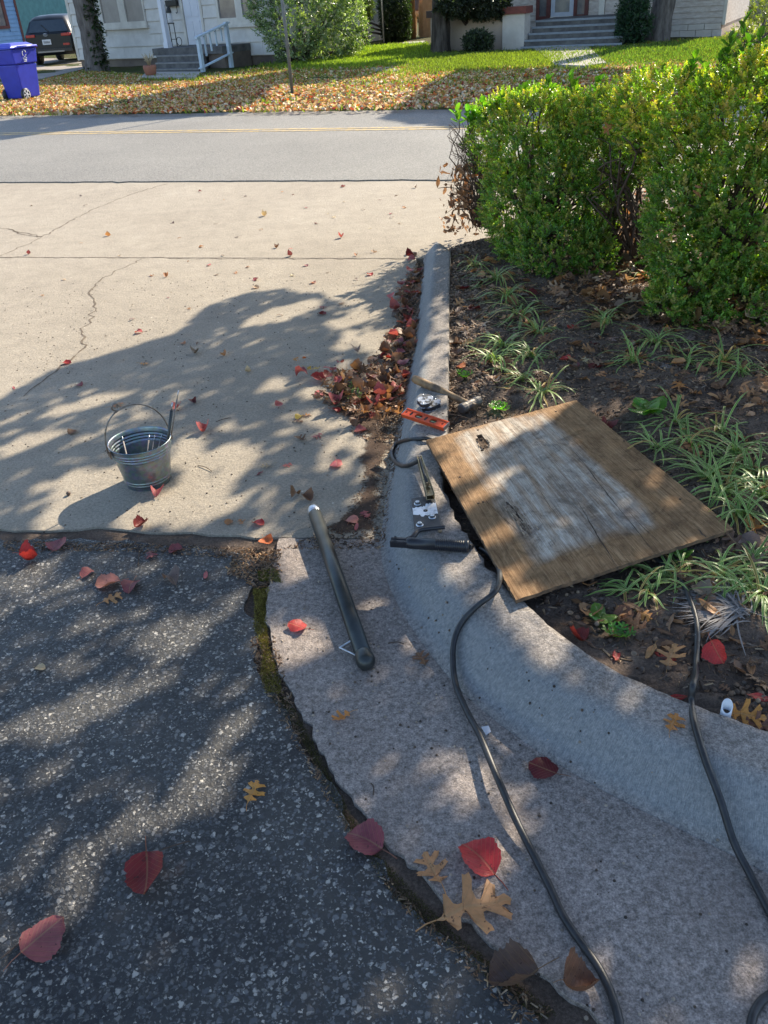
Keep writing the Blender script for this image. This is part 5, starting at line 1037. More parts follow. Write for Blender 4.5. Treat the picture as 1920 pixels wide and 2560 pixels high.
# individually placed leaves: px, py, size(m), kind, colour, label
LV = [(70, 1402, .055, 'cupped', 'red', 'curled crimson leaf on the asphalt, nearest the left edge below the dirt joint'), (146, 1365, .065, 'pear', 'mauve', 'mauve red leaf on the asphalt just below the dirt joint'),
(220, 1437, .045, 'pear', 'mauve', 'small long stemmed purple leaf on the asphalt left of the big salmon pink leaf'), (270, 1462, .072, 'pear', 'salmon', 'large blotched salmon pink leaf on the asphalt touching a tan oak leaf'), (328, 1470, .062, 'pear', 'mauve', 'plum coloured round leaf on the asphalt right of the salmon pink one'),
(280, 1499, .062, 'oak', 'tan', 'tan oak leaf on the asphalt below the salmon pink leaf'), (378, 1390, .05, 'oak', 'mauve', 'dull pink lobed leaf on the asphalt, left one of two below the joint'), (439, 1377, .045, 'pear', 'mauve', 'dull pink leaf on the asphalt, right one of two below the joint'), (425, 1456, .055, 'cupped', 'grey', 'crumpled dark grey leaf on the asphalt'),
(515, 1440, .05, 'thin', 'pink', 'narrow pink leaf on the asphalt near the mossy joint'), (102, 1672, .028, 'pear', 'pale', 'tiny cream leaf alone on the asphalt at left'), (632, 1985, .06, 'oak', 'gold', 'golden tan oak leaf standing in sun on the asphalt'), (372, 2195, .088, 'pear', 'darkred', 'large glossy dark red leaf with upright stem on the asphalt'),
(115, 2348, .085, 'pear', 'mauve', 'crimson and purple torn leaf on the asphalt near the lower left corner'), (912, 2105, .082, 'pear', 'mauve', 'purple pink round leaf with dark holes on the mossy joint'), (1084, 2180, .085, 'oak', 'tan', 'curled tan oak leaf above the largest oak leaf on the apron'), (1195, 2150, .088, 'pear', 'red', 'bright red round leaf on the apron beside the oak leaf'),
(1185, 2278, .145, 'oak', 'tan', 'largest tan oak leaf reaching over the mossy joint'), (1290, 2457, .088, 'cupped', (.13, .085, .065), 'grey brown split leaf on the mossy joint near the bottom'), (1357, 1932, .066, 'pear', 'maroon', 'glossy dark maroon leaf on the apron right of the cable'), (742, 1572, .054, 'pear', 'red', 'bright pink red leaf on the apron left of the steel tube'),
(856, 1797, .05, 'oak', 'gold', 'small golden oak leaf on the apron below the steel tube'), (1053, 1650, .055, 'oak', 'brown', 'brown oak leaf on the apron right of the ball end of the tube'), (1682, 1812, .055, 'oak', 'gold', 'golden oak leaf on the curb left of the black cable'), (667, 1355, .045, 'pear', 'orange', 'orange red leaf in the dirt at the corner of the apron'),
(350, 1317, .05, 'cupped', 'darkred', 'dark red cupped leaf on the edge of the driveway above the dirt joint'), (390, 1238, .05, 'cupped', 'pink', 'pink red curled leaf touching the base of the bucket'), (647, 1311, .042, 'pear', 'red', 'bright red leaf at the driveway edge left of the steel tube'), (573, 1308, .03, 'pear', 'tan', 'small round tan leaf at the driveway edge'),
(604, 1307, .035, 'oak', 'tan', 'small tan oak leaf between the round tan and the red leaf'), (737, 1241, .04, 'cupped', 'brown', 'folded brown leaf left of the tube end'), (768, 1250, .045, 'cupped', 'brown', 'dark brown curled leaf touching the silver tube cap'), (510, 1080, .05, 'cupped', 'pink', 'pink red cupped leaf right of the bucket'),
(182, 1082, .04, 'pear', 'brown', 'reddish brown leaf left of the bucket'), (198, 965, .038, 'pear', 'mauve', 'brownish pink leaf at the edge of the shade, left of the gold oak leaf'), (35, 971, .038, 'thin', 'pink', 'thin pink leaf at the left edge of the driveway'), (168, 909, .042, 'pear', 'red', 'red pink leaf at the shade boundary on the left'), (347, 832, .042, 'pear', 'pink', 'pink leaf in the sun above the tree shadow'),
(361, 912, .045, 'oak', 'gold', 'gold oak leaf at the shade edge'), (457, 860, .03, 'pear', 'tan', 'small tan leaf beside two grey ones on the driveway'), (494, 860, .036, 'thin', 'brown', 'thin dark brown leaf on the driveway'), (489, 884, .045, 'cupped', 'grey', 'grey curled leaf below the thin brown one'), (488, 1006, .038, 'cupped', 'maroon', 'dark purple leaf right of the tall rods'),
(440, 1023, .045, 'cupped', 'pink', 'pink leaf seen behind the tall rods in the bucket'), (294, 1016, .06, 'oak', 'tan', 'tan oak leaf seen through the bucket handle'), (698, 1018, .036, 'pear', 'pink', 'small pink red leaf left of the green sprig'), (750, 1045, .04, 'pear', 'yellow', 'yellow leaf beside two tan oak leaves'), (768, 1040, .04, 'oak', 'gold', 'amber oak leaf right of the yellow leaf'),
(745, 1055, .045, 'oak', 'brown', 'brown oak leaf below the yellow leaf'), (755, 1100, .06, 'oak', 'brown', 'curled brown leaf in a group of two with a mauve one'), (795, 1092, .05, 'oak', 'mauve', 'mauve leaf right of a curled brown one'), (668, 1167, .045, 'oak', 'pale', 'pale oak leaf on the driveway above the tube end'), (650, 1185, .04, 'thin', 'mauve', 'purple leaf left of the pale oak leaf'),
(717, 1165, .04, 'oak', 'pink', 'pink leaf right of the pale oak leaf'), (843, 1165, .05, 'pear', 'pink', 'dull pink leaf near the dirt by the curb'), (915, 1290, .05, 'oak', 'pink', 'pink leaf on the gutter dirt near the steel plate'), (880, 1303, .045, 'pear', 'salmon', 'salmon leaf on the gutter dirt right of the tube'), (893, 1320, .04, 'thin', 'pink', 'narrow pink leaf by the apron joint'),
(808, 770, .045, 'oak', 'mauve', 'purple grey leaf above a dark red one on the driveway'), (805, 786, .045, 'pear', 'darkred', 'dark red leaf at the shadow fringe on the driveway'), (740, 905, .04, 'oak', 'gold', 'gold oak leaf left of the leaf drift'), (762, 902, .02, 'pear', 'orange', 'orange scrap beside the gold oak leaf at the drift'), (896, 885, .05, 'cupped', 'grey', 'blue grey curled leaf above the leaf drift'),
(756, 945, .055, 'cupped', 'mauve', 'purple curled leaf at the left tip of the leaf drift'), (795, 952, .07, 'pear', 'red', 'big pink red leaf leaning at the left of the drift'), (783, 930, .07, 'oak', 'yellow', 'upright yellow leaf at the left of the leaf drift'), (798, 988, .05, 'pear', 'pink', 'salmon pink leaf left of the green oak leaves'), (830, 930, .04, 'pear', 'red', 'vivid red leaf glowing at the front of the drift'),
(845, 985, .085, 'oak', 'green', 'grey green oak leaf at the left of the fallen sprig'), (880, 975, .09, 'oak', 'green', 'bright green oak leaf at the right of the fallen sprig'), (885, 1000, .08, 'oak', 'green', 'pale green oak leaf at the bottom of the fallen sprig'), (840, 1032, .04, 'pear', 'red', 'red leaf below the green oak sprig'), (892, 1060, .05, 'cupped', 'brown', 'dark brown leaf shaded in the sunny dirt patch'),
(902, 1078, .05, 'pear', 'mauve', 'mauve leaf below the sunny dirt patch'), (955, 1010, .06, 'pear', 'mauve', 'mauve pink leaf at the lower right of the drift'), (915, 1097, .045, 'thin', 'pale', 'pale narrow leaf on the dark gutter dirt'), (925, 688, .04, 'pear', 'red', 'bright red leaf on the sunny driveway near the curb'), (853, 595, .038, 'cupped', 'pink', 'pink folded leaf beyond the expansion joint'),
(727, 640, .036, 'cupped', 'mauve', 'purple leaf lying on the expansion joint'), (727, 622, .036, 'thin', 'pink', 'slim pink leaf just beyond the expansion joint'), (766, 665, .034, 'pear', 'mauve', 'grey pink leaf just nearer than the expansion joint'), (470, 654, .034, 'thin', 'brown', 'brown leaf nearer than the expansion joint, left of a pink one'), (523, 664, .03, 'pear', 'pink', 'small red leaf nearer than the expansion joint'),
(783, 708, .035, 'pear', 'salmon', 'pale pink leaf on the sunny driveway above the shadow'), (965, 900, .06, 'pear', 'red', 'crimson leaf at the top of the drift against the curb'), (1413, 900, .05, 'pear', 'red', 'bright red leaf on the bed left of a dark red one'), (1490, 920, .06, 'pear', 'maroon', 'dark red leaf on the bed with a tan oak leaf over it'), (1500, 938, .055, 'oak', 'tan', 'tan oak leaf lying on the dark red leaf in the bed'),
(1430, 820, .045, 'pear', 'red', 'pink red leaf on the bed left of the arching lilyturf'), (1155, 918, .045, 'pear', 'orange', 'orange red leaf on the bed above the hammer handle'), (1512, 1068, .06, 'cupped', 'darkred', 'dark red brown curled leaf at the right edge of the plywood top'), (1510, 745, .05, 'pear', 'orange', 'orange brown round leaf below the boxwood gap'), (1475, 700, .05, 'pear', 'maroon', 'magenta leaf at the foot of the left boxwood shrub'),
(1750, 760, .05, 'pear', 'red', 'red leaf caught at the base of the right boxwood shrub'), (1540, 596, .07, 'pear', 'red', 'scarlet leaf in the gap between the boxwood shrubs'), (1445, 1600, .05, 'cupped', 'darkred', 'crumpled magenta leaf at the chipped curb edge'), (1540, 1640, .06, 'thin', 'red', 'long narrow red leaf by the dandelion weed'), (1665, 1645, .06, 'thin', 'red', 'narrow dark red leaf left of the black cable in the bed'),
(1690, 1745, .05, 'thin', 'red', 'red leaf on the curb edge left of the cable crossing'), (1900, 1745, .06, 'thin', 'red', 'narrow red leaf above the plastic pipe stub'), (1865, 1790, .08, 'oak', 'gold', 'gold brown oak leaf right of the plastic pipe stub'), (1895, 1815, .07, 'oak', 'brown', 'brown leaf at the curb edge in front of the oak leaf'), (1465, 1556, .05, 'oak', 'tan', 'tan oak leaf left of the green weed seedling'),
(1610, 1540, .045, 'oak', 'gold', 'small yellow brown leaf right of the green weed seedling'), (1885, 1320, .08, 'oak', 'gold', 'golden oak leaf at the right corner of the plywood sheet'), (1730, 1130, .09, 'oak', 'tan', 'big tan oak leaf leaning at the plywood right edge'), (1700, 970, .08, 'oak', 'gold', 'gold oak leaf on the bed at right below the bare soil'), (1870, 820, .11, 'oak', 'tan', 'pale tan oak leaf below the right boxwood shrub'), (1905, 860, .12, 'oak', 'gold', 'large golden oak leaf at the right edge under the boxwood'),
(1560, 2480, .05, 'cupped', 'brown', 'crumpled brown leaf at the lowest part of the joint')]
LV[-1] = (1445, 2480, .06, 'cupped', 'brown', LV[-1][5])
for x, y, s_, k, c, lb in LV:
    h, n = G(x, y); yaw = random.uniform(0, 6.28)
    if n[2] < .75: n = np.array([0, 0, 1.]); h = P(x, y, .012)
    if lb.startswith('largest'): yaw = -1.35
    if lb.startswith('curled tan oak leaf above'): yaw = .35
    if lb.startswith('crimson and purple'): yaw = -.8
    if 'standing in sun' in lb: yaw = -.3
    if 'upright stem' in lb: yaw = math.pi+.1
    tl = .12 if k in ('pear', 'oak') else .3
    up = .012 if 'upright' in lb or 'drift' in lb or 'sprig' in lb else 0
    leafobj(k, c, s_*1.12, h+[0, 0, up], n, yaw, lb, None, tl if not up else .35)
litter('leaf_litter', scatter_px([(1130, 620), (1420, 760), (1920, 860), (2000, 1300), (2000, 1780), (1860, 1800), (1700, 1740), (1480, 1620), (1340, 1520), (1560, 1420), (1860, 1330), (1480, 990), (1240, 1010), (1125, 1000)], 620, R3), [('oak', 0), ('oak', 1), ('thin', 0), ('thin', 1), ('pear', 1), ('thin', 2)], .03, .075, OAKC, R3, .01, .4)
h, n = G(1790, 1652); leafobj('pear', 'red', .065, h+[0, 0, .03], (-.6, -.5, .5), 2.9, 'red leaf speared on a lilyturf blade right of the cable', None, .02)
SM = [(557, 640), (503, 618), (432, 558), (203, 608), (590, 683), (541, 688), (418, 692), (473, 773), (653, 575), (594, 594), (935, 631), (908, 525), (834, 544), (979, 545), (978, 535), (857, 467), (705, 480), (500, 480), (203, 490), (213, 515), (79, 515), (71, 636), (925, 572), (449, 596), (820, 682), (640, 700), (730, 690), (620, 668), (860, 505), (733, 487), (612, 492), (560, 500), (790, 560), (690, 620), (890, 640), (300, 640), (105, 740), (820, 535), (950, 500), (1010, 520), (1000, 560), (330, 800), (640, 720), (560, 890), (700, 790), (620, 930), (1040, 470), (990, 490), (160, 700), (270, 590), (765, 520), (540, 560), (660, 540), (890, 700), (855, 760), (420, 745), (380, 690)]
for x, y in SM:
    h, n = G(x, y); c_ = random.choice(['pale', 'brown', 'tan', 'mauve', 'grey', 'tan']); leafobj(random.choice(['cupped', 'thin', 'oak', 'pear']), c_, random.uniform(.028, .05), h, n, random.uniform(0, 6.28), 'small %s leaf on the sunny driveway %s the joint, %s' % (c_, 'beyond' if y < 640 else 'nearer than', 'at left' if x < 400 else 'in the middle' if x < 760 else 'towards the hedge'), 'small dry leaves on the driveway', .3)
h, n = G(172, 1238)
for (x, y), lb in (((172, 1238), 'dark acorn on the driveway left of the bucket shadow'), ((545, 1387), 'brown acorn in the dirt joint right of centre')):
    h, n = G(x, y); o = bpy.data.objects.new('acorn', aM); SC.collection.objects.link(o); o.location = h; o.scale = (.018,)*3; o.color = (.12, .08, .06, 1); tag(o, lb, 'acorn')
for (x, y, Y), lb in (((1521, 319, 5.15), 'brown oak leaf caught high in the hedge above the gap'), ((1749, 475, 4.28), 'tan oak leaf hanging on the front of the right boxwood shrub')): leafobj('oak', 'tan', .09, PY(x, y, Y), (.1, -.9, .4), 2.9, lb, None, .1)
# twigs
for (x0, y0, x1, y1), lb in (((1105, 1035, 1178, 1050), 'thin stick on the soil between the level and the hammer head'), ((541, 1055, 578, 1046), 'short dark stick on the driveway right of the bucket'), ((355, 2148, 475, 2105), 'long thin twig behind the dark red leaf on the asphalt'), ((928, 1960, 933, 1990), 'hair thin twig on the apron near the joint'), ((1420, 2540, 1475, 2515), 'pale broken stick on the joint at the bottom'), ((970, 1610, 1010, 1612), 'short twig right of the tube ball end'), ((495, 1165, 530, 1180), 'short stick right of the bucket'), ((345, 1370, 345, 1417), 'thin tan stalk on the asphalt between leaves'), ((2, 2400, 60, 2355), 'leaf stem at the left edge of the asphalt')):
    a_, _ = G(x0, y0); b_, _ = G(x1, y1); m = MB(); mid = (a_+b_)/2+np.array([.004, .003, .002]); m.tube(catmull([a_+[0, 0, .003], mid+[0, 0, .004], b_+[0, 0, .003]], 4), .0016, 5); o = m.build('twig', M_twig if 'pale' not in lb else M_rod, base=a_); tag(o, lb, 'twig')
m = MB(); pts = dense([P(x, y)[:2] for x, y in ((1203, 1826), (1222, 1822), (1228, 1836), (1214, 1846), (1203, 1838))], .02, .001, rs)[:-1]; m.prism(pts, .011, .0125); o = m.build('paper_scrap', simple('white_scrap', (.7, .7, .74)), base=(*pts[0], .011)); tag(o, 'tiny white scrap lying on the apron left of the cable', 'scrap')
# ============================================================ ACROSS THE ROAD
class Wall:
    def __init__(s, a, b, z=0.0, pa=None, pb=None):
        s.A = P(*a, z) if pa is None else np.array(pa, float); s.B = P(*b, z) if pb is None else np.array(pb, float); s.A[2] = s.B[2] = 0; s.L = np.linalg.norm(s.B-s.A); s.u = (s.B-s.A)/s.L
        s.n = np.array([s.u[1], -s.u[0], 0.])  # toward the camera when A is left of B
    def px(s, x, y, d=0):
        r_ = ray(x, y); A = s.A+s.n*d; C0 = np.array([0, 0, CH]); t = ((A-C0)@s.n)/(r_@s.n); q = C0+r_*t-s.A; return q@s.u, q[2]
    def rect(s, x0, y0, x1, y1, d=0): a = s.px(x0, y0, d); b = s.px(x1, y1, d); return a[0], b[0], b[1], a[1]
    def pt(s, u, z, d=0): return s.A+s.u*u+s.n*d+np.array([0, 0, z])
    def box(s, m, u0, u1, z0, z1, d0, d1):
        return m.hexa([s.pt(u0, z0, d1), s.pt(u1, z0, d1), s.pt(u1, z0, d0), s.pt(u0, z0, d0), s.pt(u0, z1, d1), s.pt(u1, z1, d1), s.pt(u1, z1, d0), s.pt(u0, z1, d0)])
def wbox(W, name, mat, parent, *a, **kw): m = MB(); W.box(m, *a); return m.build(name, mat, parent, **kw)
M_white = simple('aged_white_siding', (.62, .60, .57), (.52, .50, .47), 3, .8, 0, 60, .001)
M_trim = simple('cream_trim', (.62, .59, .53), (.5, .47, .42), 4, .6)
M_beige = simple('peeling_cream_siding', (.55, .50, .46), (.40, .34, .30), 6, .85, stretch=(1, 1, 3))
M_found = simple('stained_foundation', (.10, .08, .07), (.19, .15, .12), 2, .9)
M_step = simple('weathered_step', (.07, .068, .07), (.15, .145, .14), 4, .9, 0, 40, .003)
M_glass = simple('window_glass', (.10, .10, .11), (.20, .19, .18), 2.5, .08, 0, 5, .0005, .8)
M_blind = simple('window_blind', (.30, .28, .26), (.22, .2, .19), 2, .35, spec=.6)
M_door = simple('white_door', (.66, .68, .74), (.6, .62, .68), 3, .5)
M_dk = simple('dark_metal', (.025, .024, .022), (.05, .045, .04), 20, .5, .3)
M_red = simple('dark_red_frame', (.11, .025, .02), (.07, .02, .018), 8, .6)
M_cap = simple('red_brown_coping', (.22, .06, .045), (.14, .045, .035), 8, .8)
M_stucco = simple('tan_stucco', (.42, .33, .26), (.34, .27, .22), 2, .9, 0, 60, .003)
M_stuccow = simple('pale_stucco', (.60, .55, .50), (.50, .45, .40), 3, .9, 0, 60, .003)
M_roof = simple('shingle_roof', (.10, .09, .085), (.06, .055, .05), 14, .9)
M_blue = simple('blue_siding', (.16, .30, .50), (.12, .24, .42), 4, .6)
M_teal = simple('teal_wall', (.12, .27, .26), (.09, .2, .2), 3, .8)
def boards(W, parent, u0, u1, z0, z1, ch, mat, skip=(), joint=1.2, name='board', taper=.012, gap=.006):
    k = 0; z = z0
    while z < z1-1e-3:
        zt = min(z+ch, z1); spans = [(u0, u1)]
        for (a, b, c, d) in skip:
            if zt > c+.01 and z < d-.01:
                ns_ = []
                for s_, e_ in spans:
                    if b <= s_ or a >= e_: ns_.append((s_, e_)); continue
                    if a > s_: ns_.append((s_, a))
                    if b < e_: ns_.append((b, e_))
                spans = ns_
        for s_, e_ in spans:
            cuts = [s_]; x = math.floor(s_/joint)*joint+(k % 2)*joint/2
            while x < e_-.25:
                if x > s_+.25: cuts.append(x)
                x += joint
            cuts.append(e_)
            for a, b in zip(cuts[:-1], cuts[1:]):
                m = MB(); g_ = .003; j = random.uniform(-.002, .003)
                m.hexa([W.pt(a+g_, z+gap, .03+taper+j), W.pt(b-g_, z+gap, .03+taper+j), W.pt(b-g_, z+gap, .0), W.pt(a+g_, z+gap, .0), W.pt(a+g_, zt, .03-taper*.3+j), W.pt(b-g_, zt, .03-taper*.3+j), W.pt(b-g_, zt, .0), W.pt(a+g_, zt, .0)]); m.build(name, mat, parent)
        z = zt; k += 1
def window(W, parent, r_, panes, mat=M_trim, d=.035, glass=M_glass, fr_=.09, below=True):
    u0, u1, z0, z1 = r_; m = MB(); xs_ = [u0]+[x for p in panes for x in (p[0], p[1])]+[u1]
    for i in range(0, len(xs_), 2): W.box(m, xs_[i], xs_[i+1], z0, z1, 0, d+.05)
    for p in panes: W.box(m, p[0], p[1], z0, p[2], 0, d+.05); W.box(m, p[0], p[1], p[3], z1, 0, d+.05)
    f = m.build('window', mat, parent)
    for p in panes: wbox(W, 'pane', glass, f, p[0]-.002, p[1]+.002, p[2]-.002, p[3]+.002, .0, d+.01)
    if below: wbox(W, 'sill', mat, f, u0-.05, u1+.05, z0-.07, z0, 0, d+.09)
    return f
def housebody(W, parent, u0, u1, z1, depth, mat, fmat, fz, ridge=1.9, ov=.35):
    wbox(W, 'wall', mat, parent, u0, u1, fz, z1, -depth, 0); wbox(W, 'foundation', fmat, parent, u0+.02, u1-.02, -.1, fz, -depth, -.03)
    m = MB(); a, b = u0-ov, u1+ov; p = lambda u, z, d: W.pt(u, z, d)
    m.add([p(a, z1-.1, ov), p(b, z1-.1, ov), p(b, z1+ridge, -depth/2), p(a, z1+ridge, -depth/2), p(a, z1-.1, -depth-ov), p(b, z1-.1, -depth-ov), p(a, z1-.22, ov), p(b, z1-.22, ov)], [(0, 1, 2, 3), (3, 2, 5, 4), (6, 7, 1, 0), (0, 3, 4, 6), (1, 7, 5, 2), (6, 4, 5, 7)]); m.build('roof', M_roof, parent)
# ---- white house
W1 = Wall((205, 173), (690, 164)); H1 = thing('white_house', 'white shingle sided house with a white door and small concrete stoop across the road', 'house', W1.pt(W1.L/2, 0))
_, fz = W1.px(300, 148); u_l = W1.px(199, 149)[0]; u_r = W1.px(738, 140)[0]
housebody(W1, H1, u_l, u_r, 3.0, 3.2, M_white, M_found, fz)
dr = W1.rect(457, 0, 515, 112); dr = (dr[0], dr[1], W1.px(480, 114)[1], 2.75)
w1r = W1.rect(250, 0, 372, 63); w2r = W1.rect(541, 0, 705, 55)
w1r = (w1r[0], w1r[1], w1r[2], 2.45); w2r = (w2r[0], w2r[1], w2r[2], 2.45)
boards(W1, H1, u_l, u_r, fz, 2.95, .335, M_white, taper=.022, gap=.02, joint=1.22, skip= [(dr[0]-.1, dr[1]+.1, dr[2]-.1, dr[3]), (w1r[0], w1r[1], w1r[2], w1r[3]), (w2r[0], w2r[1], w2r[2], w2r[3])])
def ux(W, x, y): return W.px(x, y)[0]
pz0 = W1.px(280, 57)[1]; window(W1, H1, w1r, [(ux(W1, 263, 50), ux(W1, 307, 57), pz0, 2.3), (ux(W1, 322, 50), ux(W1, 367, 53), pz0, 2.3)], glass=M_blind)
pz0 = W1.px(570, 45)[1]; window(W1, H1, w2r, [(ux(W1, 553, 40), ux(W1, 596, 46), pz0, 2.3), (ux(W1, 612, 44), ux(W1, 652, 44), pz0, 2.3)])
wbox(W1, 'corner_trim', M_trim, H1, u_l-.03, u_l+.10, fz, 2.95, .0, .055)
do = wbox(W1, 'door', M_door, H1, dr[0], dr[1], dr[2], dr[3]-.1, 0, .03)
m = MB(); W1.box(m, dr[0]-.10, dr[0]-.015, dr[2]-.05, dr[3], 0, .07); W1.box(m, dr[1]+.015, dr[1]+.10, dr[2]-.05, dr[3], 0, .07); W1.box(m, dr[0]-.1, dr[1]+.1, dr[2]-.06, dr[2]-.01, 0, .08); m.build('door_frame', M_trim, H1)
for i in range(2):
    for j in range(3):
        uu = dr[0]+.12+i*(dr[1]-dr[0]-.08)/2; wq = (dr[1]-dr[0])/2-.16; zq = dr[2]+.15+j*.62; wbox(W1, 'door_panel', M_door, do, uu, uu+wq, zq, zq+.5, .0, .045)
wbox(W1, 'threshold', M_dk, do, dr[0], dr[1], dr[2]-.01, dr[2]+.025, 0, .06)
# stoop: slab, steps, pier
D = 1.25; M_nose = simple('pale_step_edge', (.24, .23, .23), (.17, .165, .16), 9)  # paler strips along the step edges
def xz(x, y, d): return W1.px(x, y, d)
s0, zt_ = xz(381, 122, D); s1 = xz(505, 118, D)[0]; zb = xz(390, 139, D)[1]; sr, _ = xz(570, 120, D*.8)
stp = thing('porch_stoop', 'dark weathered concrete stoop with four steps in front of the white door', 'steps', W1.pt((s0+s1)/2, 0, D))
wbox(W1, 'slab', M_step, stp, s0-.02, sr, zb, zt_, .06, D)
for k, (yy) in enumerate((157, 173, 189)):
    d_ = D+.28*(k+1); z1_ = xz(400, (139, 157, 173)[k], d_)[1]; a_ = xz((394, 392, 388)[k], yy, d_)[0]; b_ = xz((500, 500, 500)[k], yy, d_)[0]; wbox(W1, 'step', M_step, stp, a_, b_, -.02, z1_, D-.0+(.28*k if k else 0)+.001, d_); wbox(W1, 'nosing', M_nose, stp, a_-.01, b_+.01, z1_-.035, z1_+.004, d_-.04, d_+.012)
wbox(W1, 'riser', M_step, stp, s0+.08, s1, -.02, zb-.002, .06, D-.03)
a_, z1_ = xz(529, 118, D-.25); b_, _ = xz(569, 118, D-.25); wbox(W1, 'pier', M_found, stp, a_, b_, -.02, zb-.003, .06, D-.08)
# posts of the porch
po = thing('porch_post', 'square white porch post left of the white front door', 'post', W1.pt(xz(421, 121, D-.2)[0], zt_, D-.2)); u_, _ = xz(421, 121, D-.2); wbox(W1, 'shaft', M_door, po, u_-.07, u_+.07, zt_+.15, 2.9, D-.27, D-.13); wbox(W1, 'base', M_door, po, u_-.09, u_+.09, zt_+.001, zt_+.15, D-.29, D-.11)
# railing
rl = thing('stair_railing', 'pale blue white wooden stair railing right of the stoop steps', 'railing', W1.pt(xz(506, 180, D+.8)[0], 0, D+.8)); ua, _ = xz(508, 180, D+.85); ub = ua+.08
def rbox(u, z0, z1, d, w_=.045, name='baluster'): wbox(W1, name, M_railm, rl, u-w_, u+w_, z0, z1, d-w_, d+w_)
M_railm = simple('blue_white_paint', (.52, .62, .70), (.42, .5, .58), 6, .6)
zA = xz(497, 92, D+.85)[1]; zB = xz(518, 57, D-.2)[1]; rbox(ua, 0, zA, D+.85, .05, 'post'); rbox(ub, 0, zB, D-.22, .05, 'post')
for k in range(1, 5): t = k/5; rbox(ua+(ub-ua)*t, .30+(.55)*t, zA+(zB-zA)*t-.02, D+.85-1.07*t, .02)
for zo, th in ((0, .045), (-.75, .03)):
    m = MB(); pA, pB = W1.pt(ua, zA+zo, D+.95), W1.pt(ub, zB+zo, D-.32); m.hexa([pA-W1.u*.06-[0, 0, th], pA+W1.u*.06-[0, 0, th], pB+W1.u*.06-[0, 0, th], pB-W1.u*.06-[0, 0, th], pA-W1.u*.06, pA+W1.u*.06, pB+W1.u*.06, pB-W1.u*.06]); m.build('rail', M_railm, rl)
mr = W1.rect(415, 1, 445, 15, .1); mb = thing('mailbox', 'black wall mailbox with two hooks beside the white door', 'mailbox', W1.pt(mr[0], mr[2], .04)); bevel(wbox(W1, 'box', M_dk, mb, *mr, .05, .17), .02)
for x in (424, 441):
    u_, z_ = W1.px(x, 15, .1); m = MB(); m.tube(catmull([W1.pt(u_, z_, .1), W1.pt(u_, z_-.15, .1), W1.pt(u_-.02, z_-.19, .12), W1.pt(u_-.04, z_-.16, .12)], 3), .012, 6); m.build('hook', M_dk, mb)
# lantern stand
u_, z_ = xz(437, 119, .6); ls = thing('lantern_stand', 'black wrought iron plant stand holding a glass lantern on the stoop', 'stand', W1.pt(u_, zt_, .6)); m = MB()
for du in (-.09, .12): m.tube([W1.pt(u_+du, zt_, .6), W1.pt(u_+du, zt_+.62, .6)], .014, 6)
m.tube([W1.pt(u_-.14, zt_+.62, .6), W1.pt(u_+.14, zt_+.62, .6)], .018, 6); m.tube([W1.pt(u_-.1, zt_+.2, .6), W1.pt(u_+.12, zt_+.2, .6)], .01, 6); m.tube([W1.pt(u_-.12, zt_+.62, .6), W1.pt(u_-.14, zt_+1.1, .6), W1.pt(u_-.26, zt_+1.15, .6)], .012, 6)
m.tube([W1.pt(u_+.24+.11*math.cos(a), zt_+.14+.11*math.sin(a), .6) for a in np.linspace(0, 6.28, 14)], .01, 6); m.lathe([(.001, 0), (.05, .01), (.06, .06), (.05, .1), (.001, .12)], 10, W1.pt(u_-.27, zt_+1.1, .6)); m.build('frame', M_dk, ls)
m = MB(); m.lathe([(.08, 0), (.085, .02), (.075, .2), (.05, .25)], 10, W1.pt(u_, zt_+.64, .6)); m.build('lantern_glass', simple('frosted_glass', (.7, .7, .7), (.5, .5, .52), 20, .2), ls); m = MB(); m.lathe([(.085, .25), (.07, .33), (.03, .40), (.01, .44)], 10, W1.pt(u_, zt_+.64, .6)); m.build('lantern_top', M_dk, ls)
# pot with dried plant
h, _ = G(378, 190); pt_ = thing('flower_pot', 'terracotta pot with a dried pale plant left of the stoop steps', 'flower pot', h); m = MB(); m.lathe([(.10, 0), (.15, .05), (.18, .22), (.17, .26), (.14, .26), (.12, .2)], 16, h); m.build('pot', simple('terracotta', (.35, .14, .08), (.28, .11, .07)), pt_)
m = MB()
for k in range(26): a = rng.uniform(0, 6.28); e_ = h+[math.cos(a)*rng.uniform(.05, .22), math.sin(a)*.15, rng.uniform(.35, .6)]; m.tube([h+[0, 0, .2], (h+[0, 0, .2]+e_)/2+[0, 0, .06], e_], [.014, .012, .006], 4)
m.build('dried_stalks', simple('straw', (.5, .42, .28), (.35, .28, .18)), pt_, kind='stuff')
# path slabs
def path(name, q, z=.07, mat=M_walk):
    m = MB(); m.prism(pl(q), -.05, z); return bevel(m.build(name, mat, kind='structure'), .01)
path('front_path', [(352, 203), (368, 189), (505, 189), (492, 203)], .1)
path('front_path', [(1330, 128), (1470, 127), (1515, 170), (1460, 178), (1388, 174)], .105)
for q in ([(925, 178), (995, 176), (990, 186), (930, 187)], [(985, 150), (1030, 148), (1025, 154), (975, 156)], [(1000, 138), (1045, 135), (1040, 141), (995, 144)], [(1010, 124), (1055, 120), (1060, 126), (1005, 130)], [(1010, 112), (1060, 108), (1062, 114), (1005, 118)]):
    m = MB(); m.prism(dense([*pl(q), pl(q)[0]], .3, .03, rs)[:-1], -.02, .085); o = m.build('stepping_stone', M_walk, base=(*pl(q)[0], .0)); tag(o, 'flat stepping stone in the grass path between the two houses', 'stepping stone', 'stepping stones between the houses')
# driveway of the neighbour
m = MB(); m.prism(pl([(-60, 215), (0, 214), (95, 205), (210, 178), (205, 150), (60, 150), (-80, 168)]), -.02, .066); m.build('gravel_driveway', simple('gravel', (.30, .26, .22), (.2, .17, .15), 6, .95), kind='structure')
